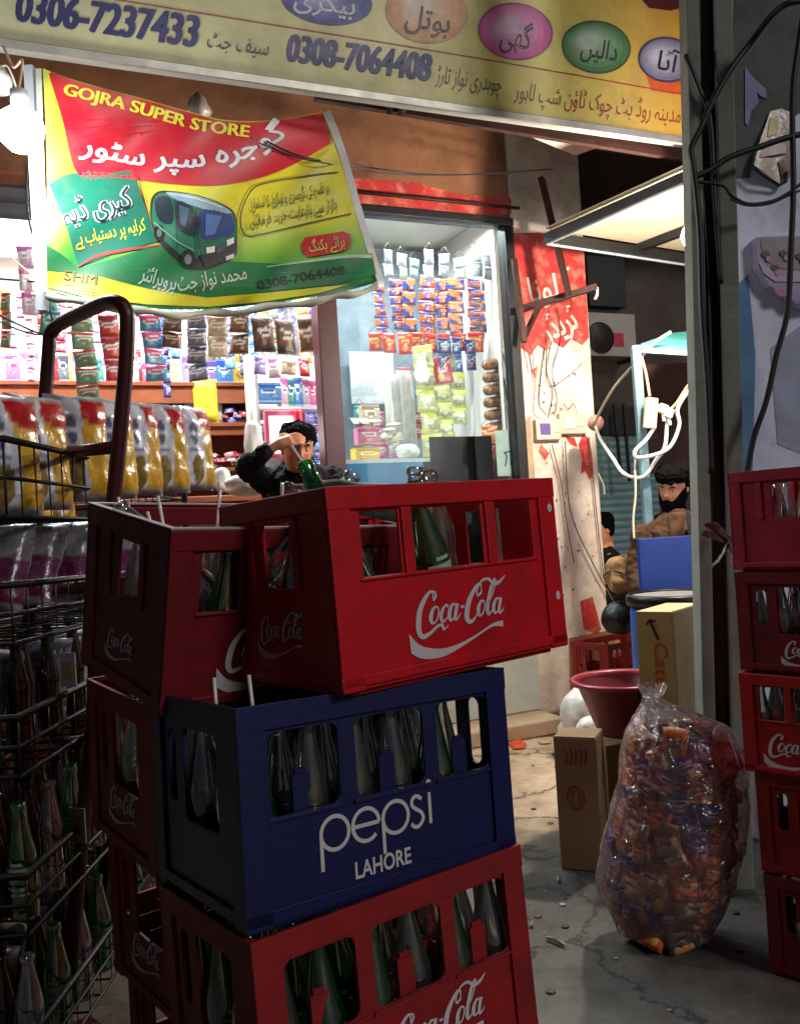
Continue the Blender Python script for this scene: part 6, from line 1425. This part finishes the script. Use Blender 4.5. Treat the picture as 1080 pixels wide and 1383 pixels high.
# pale sign cards tied on the rack
for i, (x, y, D) in enumerate(((92, 905, 2.05), (105, 1115, 2.05))):
    mb = MB(); p = at(x, y, D); mb.box(-.022, .022, -.002, .002, -.04, .04, (150, 152, 158), Matrix.Translation(p) @ Matrix.Rotation(R_(-20), 4, 'Z')); mb.box(-.012, .012, -.003, -.0022, -.02, .02, (140, 130, 90), Matrix.Translation(p) @ Matrix.Rotation(R_(-20), 4, 'Z'))
    tag(mb.build('price_card', M_card), ['small white card hung among the green bottles of the rack', 'pale card hung low on the rack nearest the crates'][i], 'card')

# ================================================================ PEOPLE
def head_rings(face=True):
    """rings of the neck and head seen from the front: (z, half width, half depth, y offset)"""
    return [(-.20, .060, .060, .030), (-.16, .056, .058, .024), (-.13, .056, .060, .018), (-.115, .052, .070, .0), (-.10, .050, .082, -.006), (-.08, .058, .088, -.006), (-.055, .066, .092, -.002), (-.02, .071, .094, .0), (.02, .075, .097, .002), (.05, .077, .099, .004), (.08, .073, .094, .006), (.105, .058, .076, .008), (.12, .036, .048, .008), (.127, .008, .012, .008)]
def ringat(z):
    R = head_rings()
    for a, b in zip(R, R[1:]):
        if z <= b[0]:
            t = max(0, (z - a[0]) / (b[0] - a[0])); t = t * t * (3 - 2 * t) * .3 + t * .7
            return [a[i] + (b[i] - a[i]) * t for i in range(1, 4)]
    return R[-1][1:]
def hp_(an, z, grow=0.0):
    """point on the head, an = 0 looks to -y (the face)"""
    a, b, o = ringat(z); a += grow; b += grow
    x = a * math.sin(an); y = -b * math.cos(an) + o
    f = max(0, math.cos(an))
    def g(x0, z0, sx, sz): return math.exp(-((x - x0) / sx) ** 2 - ((z - z0) / sz) ** 2)
    if f > 0:
        y -= .022 * g(0, -.018, .011, .016) + .012 * g(0, .005, .009, .022)     # nose
        y += .012 * (g(.031, .012, .016, .011) + g(-.031, .012, .016, .011))     # eye sockets
        y -= .006 * (g(.031, .030, .022, .008) + g(-.031, .030, .022, .008))     # brow ridge
        y -= .007 * g(0, -.056, .022, .006) + .006 * g(0, -.066, .018, .006)     # lips
        y += .004 * g(0, -.061, .020, .003)
        y -= .010 * g(0, -.092, .018, .014)                                      # chin
        y -= .006 * (g(.042, -.02, .018, .018) + g(-.042, -.02, .018, .018))     # cheeks
    return Vector((x, y, z))
M_skin = mat('warm_brown_skin', (186, 126, 92), rough=.5, vary=.15, vscale=20, spec=.4)
M_hair = mat('black_hair', (3, 2, 2), rough=.85, spec=.08, vary=.4, vscale=60, bump=.4, bscale=160)
M_eye = mat('eye_white', (210, 200, 190), rough=.3); M_iris = mat('dark_iris', (20, 14, 10), rough=.2)
M_lip = mat('lip_brown', (130, 66, 58), rough=.45)
def limb(mb, pts, rs, n=14):
    P = spline([(p[0], p[1], p[2]) for p in pts], 5); k = len(P) - 1
    R = []
    for i in range(len(P)):
        t = i / k * (len(rs) - 1); j = min(len(rs) - 2, int(t)); R.append(rs[j] + (rs[j + 1] - rs[j]) * (t - j))
    mb.tube(P, R, n); return mb
def ball(mb, c, r):
    mb.grid(lambda u, v: Vector(c) + Vector((r * math.cos(6.283 * u) * math.sin(math.pi * (v * .998 + .001)), r * math.sin(6.283 * u) * math.sin(math.pi * (v * .998 + .001)), -r * math.cos(math.pi * (v * .998 + .001)))), 14, 8, wrap=True); return mb
def torso_rings(mb, hz, grow=0.0, z0=.80, sc_=1.0):
    rings = [(z0, .165, .115), (.92, .165, .12), (1.05, .155, .11), (1.18, .165, .12), (1.30, .185, .125), (1.40, .185, .115), (1.45, .14, .09), (1.48, .075, .07), (1.52, .058, .06)]
    rings = [r for r in rings if r[0] >= z0]
    m = 28; vs = []; fs = []
    for z, a, b in rings:
        for j in range(m):
            an = 6.283185 * j / m; vs.append(((a + grow) * math.cos(an), (b + grow) * math.sin(an) + .01, z * sc_))
    for i in range(len(rings) - 1):
        for j in range(m): fs.append((i * m + j, i * m + (j + 1) % m, (i + 1) * m + (j + 1) % m, (i + 1) * m + j))
    fs.append(tuple(reversed(range(m)))); fs.append(tuple((len(rings) - 1) * m + j for j in range(m)))
    mb.add(vs, fs, smooth=True); return mb
def hand(mb, w, d, up, curl=.5, side=1):
    """palm with four unequal bent fingers and a thumb; w wrist, d pointing direction, up = back of the hand"""
    w = Vector(w); d = Vector(d).normalized(); up = Vector(up); up = (up - d * up.dot(d)).normalized(); s = d.cross(up) * side
    limb(mb, [w - d * .01, w + d * .03, w + d * .085], [.022, .030, .026])
    for off in (-.022, .022): limb(mb, [w + d * .02 + s * off * .6, w + d * .085 + s * off], [.016, .013])
    for i, (off, L) in enumerate(((-.030, .072), (-.010, .084), (.010, .078), (.029, .062))):
        b = w + d * .085 + s * off
        p1 = b + (d * math.cos(curl * .5) - up * math.sin(curl * .5)) * L * .45; p2 = p1 + (d * math.cos(curl * 1.2) - up * math.sin(curl * 1.2)) * L * .33; p3 = p2 + (d * math.cos(curl * 1.7) - up * math.sin(curl * 1.7)) * L * .25
        limb(mb, [b - d * .015, p1, p2, p3], [.0105, .0095, .0085, .006], 10)
    t0 = w + d * .025 - s * .028; limb(mb, [t0, t0 + d * .03 - s * .022 - up * .008, t0 + d * .06 - s * .026 - up * .018], [.014, .012, .008], 10)
def folds(o, s, sc_):
    tx = bpy.data.textures.get('cloth_folds_%g' % sc_) or bpy.data.textures.new('cloth_folds_%g' % sc_, 'CLOUDS'); tx.noise_scale = sc_; tx.noise_depth = 2
    d = o.modifiers.new('folds', 'DISPLACE'); d.texture = tx; d.strength = s; d.mid_level = .5; d.texture_coords = 'LOCAL'
def remesh(o, vox, smooth=6):
    m = o.modifiers.new('skin', 'REMESH'); m.mode = 'VOXEL'; m.voxel_size = vox; m.use_smooth_shade = True
    s = o.modifiers.new('soft', 'SMOOTH'); s.factor = .5; s.iterations = smooth
def person(label, loc, yaw, headM, arms, cloth, clothname, scale=1.0, beard=False, hair_top=.012, hands=True, legs=True, shawl=None, gaze=0):
    """arms: list of joints [shoulder, elbow, wrist], hand direction, back-of-hand, curl"""
    root = thing('person', label, 'person', loc, (0, 0, yaw)); root.scale = (scale,) * 3
    HC = Matrix.Translation((0, 0, 1.645)) @ headM
    mb = MB(); torso_rings(mb, 0, -.006)
    nz, na = 56, 48
    zz = [-.19 + (.127 + .19) * i / nz for i in range(nz + 1)]
    vs = []; fs = []
    for i, z in enumerate(zz):
        t = min(1, max(0, (z + .19) / .08))
        for j in range(na):
            p = hp_(6.283185 * j / na, z); q = HC @ p
            if t < 1: base = Matrix.Translation((0, 0, 1.645)) @ p; q = base.lerp(q, t)
            vs.append(q)
    for i in range(nz):
        for j in range(na): fs.append((i * na + j, i * na + (j + 1) % na, (i + 1) * na + (j + 1) % na, (i + 1) * na + j))
    fs.append(tuple(reversed(range(na)))); fs.append(tuple(nz * na + j for j in range(na)))
    mb.add(vs, fs, smooth=True)
    for s in (-1, 1):   # ears
        mb.grid(lambda u, v: HC @ (Vector((s * .076, .012, -.002)) + Vector((s * .010 * math.cos(6.283 * u) * math.sin(3.1 * v + .02), .018 * math.sin(6.283 * u) * math.sin(3.1 * v + .02) + .004 * s * 0, .032 * -math.cos(3.1 * v + .02)))), 12, 8, wrap=True)
    for J, hd, hu, cu_, sd_ in arms:
        limb(mb, J, [.052, .045, .036, .032, .024])
        hand(mb, J[-1], hd, hu, cu_, sd_)
    if legs:
        for s in (-1, 1):
            limb(mb, [(s * .085, .01, .90), (s * .09, -.01, .50), (s * .09, .02, .09)], [.085, .07, .055, .055, .042]); limb(mb, [(s * .09, .04, .045), (s * .095, -.08, .04), (s * .1, -.17, .03)], [.042, .042, .03])
    o = mb.build('body', M_skin, root); remesh(o, .006, 3)
    # garments
    mb = MB(); torso_rings(mb, 0, .012, .62 if clothname == 'shirt' else .86)
    for J, hd, hu, cu_, sd_ in arms:
        a, b = Vector(J[-2]), Vector(J[-1]); J2 = [Vector(J[0]) + Vector((0, 0, -.002))] + [Vector(p) for p in J[1:-1]] + [b + (a - b).normalized() * .03]
        limb(mb, J2, [.075, .062, .052, .048, .040])
    ball(mb, (-.165, .01, 1.39), .072); ball(mb, (.165, .01, 1.39), .072)
    limb(mb, [(-.07, .02, 1.48), (0, .055, 1.51), (.07, .02, 1.48)], [.022, .026, .022]); limb(mb, [(-.07, .0, 1.47), (0, -.075, 1.45), (.07, .0, 1.47)], [.02, .018, .02])
    g_ = mb.build(clothname, cloth, root); remesh(g_, .008, 4); folds(g_, .045, .09); folds(g_, .02, .035)
    if legs:
        mb = MB()
        for s in (-1, 1): limb(mb, [(s * .085, .01, .93), (s * .09, -.01, .5), (s * .09, .015, .07)], [.105, .09, .075, .075, .07])
        t_ = mb.build('trousers', mat('dark_trousers', (30, 30, 38), rough=.8, vary=.3), root); remesh(t_, .012, 4)
    # hair cap with an uneven fringe
    def hair(u, v):
        an = 6.283185 * u; f = math.cos(an)
        low = .052 if f > .35 else (-.055 if f < -.3 else -.055 + (f + .3) / .65 * .107)
        low += .016 * noise.noise((math.cos(an) * 6, math.sin(an) * 6, 1))
        z = low + (.126 - low) * v
        gr = (1 - .45 * max(0, f) * (v < .5)) * hair_top * (.12 + .88 * min(1, v * 2.6) ** .7) + .010 * noise.noise((math.cos(an) * 4, math.sin(an) * 4, v * 5)) + .007 * noise.noise((math.cos(an) * 13, math.sin(an) * 13, v * 9)) + .004 * noise.noise((math.cos(an) * 40, math.sin(an) * 40, v * 12))
        p = hp_(an, min(z, .1265), max(.002, gr)); p.z += max(0, gr) * max(0, v - .6) * 1.8
        if v > .9: kk = max(0.02, (1 - v) / .1); p.x *= kk; p.y = .008 + (p.y - .008) * kk; p.z += .004 * (1 - kk)
        return HC @ p
    mb = MB(); mb.grid(hair, 120, 40, wrap=True); mb.build('hair', M_hair, root)
    if beard:
        mb = MB()
        def bd_(u, v):
            an = -1.75 + 3.5 * u; f = math.cos(an)
            q_ = max(0, min(1, (abs(an) - .30) / 1.1)); hi = -.052 + .062 * q_ * q_ * (3 - 2 * q_) + .004 * noise.noise((an * 8, 2, 1))
            z = -.128 + (hi + .128) * v
            gr = (.010 + .004 * noise.noise((an * 9, v * 9, 5))) * math.sin(math.pi * min(1, .15 + v * .85)) ** .5 + (.014 * (1 - v) * max(0, f))
            p = hp_(an, z, gr); p.z -= .016 * (1 - v) * max(0, f)
            return HC @ p
        mb.grid(bd_, 44, 14); mb.build('beard', M_hair, root)
        mb = MB(); mb.grid(lambda u, v: HC @ (hp_(-.36 + .72 * u, -.051 + .011 * v - .010 * (2 * u - 1) ** 2, .004)), 16, 4); mb.build('moustache', M_hair, root)
    for s in (-1, 1):
        mb = MB(); mb.grid(lambda u, v: HC @ hp_(s * (.20 + .42 * u), .027 + .007 * math.sin(math.pi * u) + .007 * v, .003), 10, 2); mb.build('eyebrow', M_hair, root)
        e = hp_(s * .33, .011); mb = MB(); ball(mb, HC @ Vector((s * .031, e.y + .008, .011)), .0115); ey = mb.build('eye', M_eye, root)
        mb = MB(); ball(mb, HC @ Vector((s * .031, e.y + .0005, .009 - gaze * .003)), .0052); mb.build('iris', M_iris, ey)
        mb = MB(); mb.grid(lambda u, v: HC @ Vector((s * .031 + (u - .5) * .026, e.y - .0045 - .0028 * gaze + .010 * (2 * u - 1) ** 2 + .004 * v, .011 + .011 * v - .006 * gaze * (1 - v) - .004 * (2 * u - 1) ** 2 * (1 - v))), 8, 4); mb.build('eyelid', M_skin, root)
    mb = MB(); mb.grid(lambda u, v: HC @ hp_(-.30 + .60 * u, -.0665 + .012 * v * math.sin(math.pi * u) - 0 * u, .0012), 14, 4); mb.build('lips', M_lip, root)
    if shawl: shawl(root)
    return root
RX_ = lambda a: Matrix.Rotation(a, 4, 'X'); RY_ = lambda a: Matrix.Rotation(a, 4, 'Y'); RZ_ = lambda a: Matrix.Rotation(a, 4, 'Z')
# person in a dark jacket, arm raised to the forehead, standing at the shop front
hp0 = at(402, 608, 4.45)
JK = mat('dark_navy_jacket', (9, 11, 18), rough=.9, spec=.2, vary=.35, vscale=9, bump=.3, bscale=30)
sA = 1.0; zoff = hp0.z - 1.545 * sA
armR = [(-.17, .0, 1.40), (-.215, -.11, 1.43), (-.245, -.20, 1.455), (-.18, -.26, 1.495), (-.105, -.268, 1.545)]
armL = [(.17, .0, 1.40), (.27, -.02, 1.20), (.24, -.12, 1.04), (.14, -.20, 1.00)]
person('person in dark navy jacket wiping the brow with a raised arm', (hp0.x, 4.45, zoff), R_(6), Matrix.Translation((0, -.10, -.10)) @ RX_(R_(16)) @ RY_(R_(6)) @ RZ_(R_(10)),
       [(armR, (.85, .12, .28), (-.1, -.9, .5), .5, 1), (armL, (-.6, -.6, -.1), (0, -.2, 1), .6, -1)], JK, 'jacket', sA, hair_top=.016, gaze=1)
mb = MB(); zz_ = zoff; mb.box(-.45, .45, -.3, .3, .003, max(.02, zoff), M=Matrix.Translation((hp0.x, 4.45, 0)) @ Matrix.Rotation(SA, 4, 'Z'))
tag(mb.build('standing_plinth', M_dust, bevel=.01), 'concrete standing block at the counter foot under the person in the dark jacket', 'plinth')
# bearded man in brown behind the blue board
hp1 = at(909, 658, 4.95)
BR = mat('brown_wool_shawl', (74, 54, 38), rough=.95, spec=.1, vary=.35, vscale=10, bump=.5, bscale=50)
def stole(root):
    def drape(u, v):
        a = 6.283185 * u; t = v ** .8
        fold = .014 * math.sin(a * 7 + 3 * noise.noise((math.cos(a) * 2, math.sin(a) * 2, v * 2))) * (.4 + v) + .02 * noise.noise((math.cos(a) * 3, math.sin(a) * 3, v * 3))
        rx = .068 + (.205 - .068) * t + fold; ry = .072 + (.155 - .072) * t + fold
        return Vector((rx * math.cos(a), ry * math.sin(a) + .008, 1.505 - .26 * v ** 1.5 + .012 * math.sin(a * 3 + 1) * v))
    mb = MB(); mb.grid(drape, 96, 24, wrap=True); mb.build('shawl', BR, root)
    mb = MB(); mb.grid(lambda u, v: Vector((.075 + .05 * v + .05 * u, -.155 + .05 * u - .01 * math.sin(v * 9), 1.50 - .62 * v)), 6, 20, c=(170, 40, 120)); mb.build('magenta_stole', mat('magenta_cloth', (170, 36, 116), rough=.8, vary=.25), root)
    mb = MB(); mb.grid(lambda u, v: Vector((.05 + .04 * v + .03 * u, -.15 - .01 * math.sin(v * 9), 1.50 - .62 * v)), 6, 20, c=(30, 24, 30)); mb.build('dark_stole', mat('dark_cloth_band', (26, 22, 26), rough=.8), root)
person('bearded person in a brown shirt looking down behind the blue counter board', (hp1.x, 4.95, hp1.z - 1.645), R_(-16), RX_(R_(22)) @ RZ_(R_(-24)),
       [([(-.17, .0, 1.40), (-.24, -.02, 1.15), (-.16, -.22, 1.02)], (.3, -.9, 0), (0, 0, 1), .4, 1), ([(.17, .0, 1.40), (.24, -.02, 1.15), (.16, -.22, 1.02)], (-.3, -.9, 0), (0, 0, 1), .4, -1)], BR, 'shirt', 1.0, beard=True, hair_top=.024, shawl=stole, gaze=1)
# seated person mostly hidden by the pillar
hp2 = at(811, 716, 6.55)
person('person in black mostly hidden behind the pillar with only hair and shoulder showing', (hp2.x, 6.55, hp2.z - 1.645), R_(-70), RX_(R_(12)),
       [([(-.17, .0, 1.40), (-.24, -.02, 1.15), (-.16, -.22, 1.02)], (.3, -.9, 0), (0, 0, 1), .4, 1), ([(.17, .0, 1.40), (.26, -.06, 1.2), (.2, -.26, 1.1)], (-.3, -.9, 0), (0, 0, 1), .4, -1)], mat('black_jacket', (8, 8, 10), rough=.9, spec=.2), 'jacket', 1.0, hair_top=.016, legs=False)
# ================================================================ LAMPS
def point(loc, e, c, r, name):
    l = bpy.data.lights.new(name, 'POINT'); l.energy = e; l.color = c; l.shadow_soft_size = r
    o = bpy.data.objects.new(name, l); COL.objects.link(o); o.location = loc; return o
def area(loc, e, c, sx, sy, M, name):
    l = bpy.data.lights.new(name, 'AREA'); l.shape = 'RECTANGLE'; l.size = sx; l.size_y = sy; l.energy = e; l.color = c
    o = bpy.data.objects.new(name, l); COL.objects.link(o); o.matrix_world = M; return o
COOL = (.90, .96, 1.0); WARM = (1.0, .90, .76)
# bright bulb hanging beside the banner
bp0 = at(28, 172, 3.04)
bl = thing('hanging_bulb', 'glowing white bulb hanging below the signboard beside the banner', 'light bulb', bp0)
mb = MB(); mb.lathe([(0, -.085), (.04, -.077), (.07, -.045), (.08, 0), (.066, .042), (.03, .07), (.026, .085)], 28, M=Matrix.Translation(bp0)); part(mb, 'globe', emis('bulb_glow', (240, 248, 255), 40), bl)
mb = MB(); mb.lathe([(.027, .084), (.03, .09), (.03, .13), (.012, .14), (.0, .14)], 18, M=Matrix.Translation(bp0)); part(mb, 'holder', M_milky, bl)
mb = MB(); mb.tube(spline([bp0 + EZ * .14, bp0 + Vector((.01, .02, .25)), at(18, 90, 3.1), at(5, 62, 3.15)], 6), .005, 6); part(mb, 'flex', M_wcable, bl)
point(bp0 + Vector((.0, -.02, -.10)), 42, COOL, .08, 'bulb_light')
# second, unlit lamp fitting partly cut by the frame
lf = thing('lamp_fitting', 'pale lamp fitting with loose wires above the glowing bulb at the frame edge', 'lamp', at(2, 110, 3.3))
mb = MB(); mb.lathe([(0, 0), (.05, .01), (.06, .05), (.03, .1), (.0, .11)], 18, M=Matrix.Translation(at(-4, 125, 3.3))); part(mb, 'cup', M_milky, lf)
mb = MB(); mb.tube(spline([at(-5, 95, 3.3), at(8, 88, 3.28), at(16, 100, 3.28), at(22, 118, 3.29)], 6), .004, 6); part(mb, 'loose_wire', M_wcable, lf)
# shade board and glowing ceiling panel seen at the left
mb = MB(); p = onS(-60, 290, .2); q = onS(56, 205, .2)
mb.grid(lambda u, v: S(uvz(p)[0] + (uvz(q)[0] - uvz(p)[0]) * u, .2 + .02 * abs(math.sin(v * 14)), p.z + (q.z - p.z) * v), 2, 40, c=(90, 92, 98), smooth=False)
tag(mb.build('corrugated_board', mat('grey_corrugated_sheet', (98, 100, 108), rough=.6, vary=.25)), 'grey corrugated sheet above the glowing panel at the shop\'s left', 'board')
pl = thing('ceiling_light', 'glowing white light panel under the grey corrugated sheet', 'light panel', onS(25, 315, .5))
u0, z0 = uz(-40, 343, .5); u1, z1 = uz(52, 288, .5)
part(sbox(MB(), u0, u1, .5, .506, z0, z1), 'diffuser', emis('panel_glow', (238, 246, 255), 3.2), pl)
part(sbox(MB(), u0 - .01, u1 + .01, .507, .54, z0 - .01, z1 + .01), 'backing', M_milky, pl)
# tube lights on the shop ceiling
for u, v, w_, e in ((-3.0, .55, 1.2, 115), (-1.75, .35, .9, 68), (-.65, .22, .9, 52)):
    t = thing('tube_light', {-3.0: 'long white tube light on the shop ceiling above the counter', -1.75: 'white tube light on the shop ceiling near the maroon post', -.65: 'white tube light on the ceiling inside the display window'}[u], 'tube light', S(u, v, 3.5))
    mb = MB(); mb.tube([S(u - w_ / 2, v, 3.47), S(u + w_ / 2, v, 3.47)], .014, 12); part(mb, 'tube', emis('tube_glow', (240, 248, 255), 14), t)
    part(sbox(MB(), u - w_ / 2 - .03, u + w_ / 2 + .03, v - .025, v + .025, 3.495, 3.545), 'batten', M_milky, t)
    area(S(u, v, 3.44), e, COOL, w_, .05, Matrix.Translation(S(u, v, 3.44)) @ Matrix.Rotation(SA, 4, 'Z'), 'tube_light_glow')
# warm lamp under the alley awning, behind the pole
wl0 = at(931, 318, 4.40)
wb = thing('awning_lamp', 'warm glowing lamp under the awning beside the utility pole', 'lamp', wl0)
mb = MB(); mb.lathe([(0, -.05), (.03, -.045), (.045, 0), (.03, .04), (.018, .055)], 20, M=Matrix.Translation(wl0)); part(mb, 'globe', emis('warm_glow', (255, 236, 205), 60), wb)
mb = MB(); mb.lathe([(.02, .054), (.022, .1), (0, .1)], 14, M=Matrix.Translation(wl0)); part(mb, 'holder', M_milky, wb)
mb = MB(); mb.tube([wl0 + EZ * .10, Vector((wl0.x, wl0.y, awz + .06))], .004, 6); part(mb, 'flex', M_wcable, wb)
point(wl0 + EZ * -.09, 240, WARM, .06, 'awning_lamp_light')
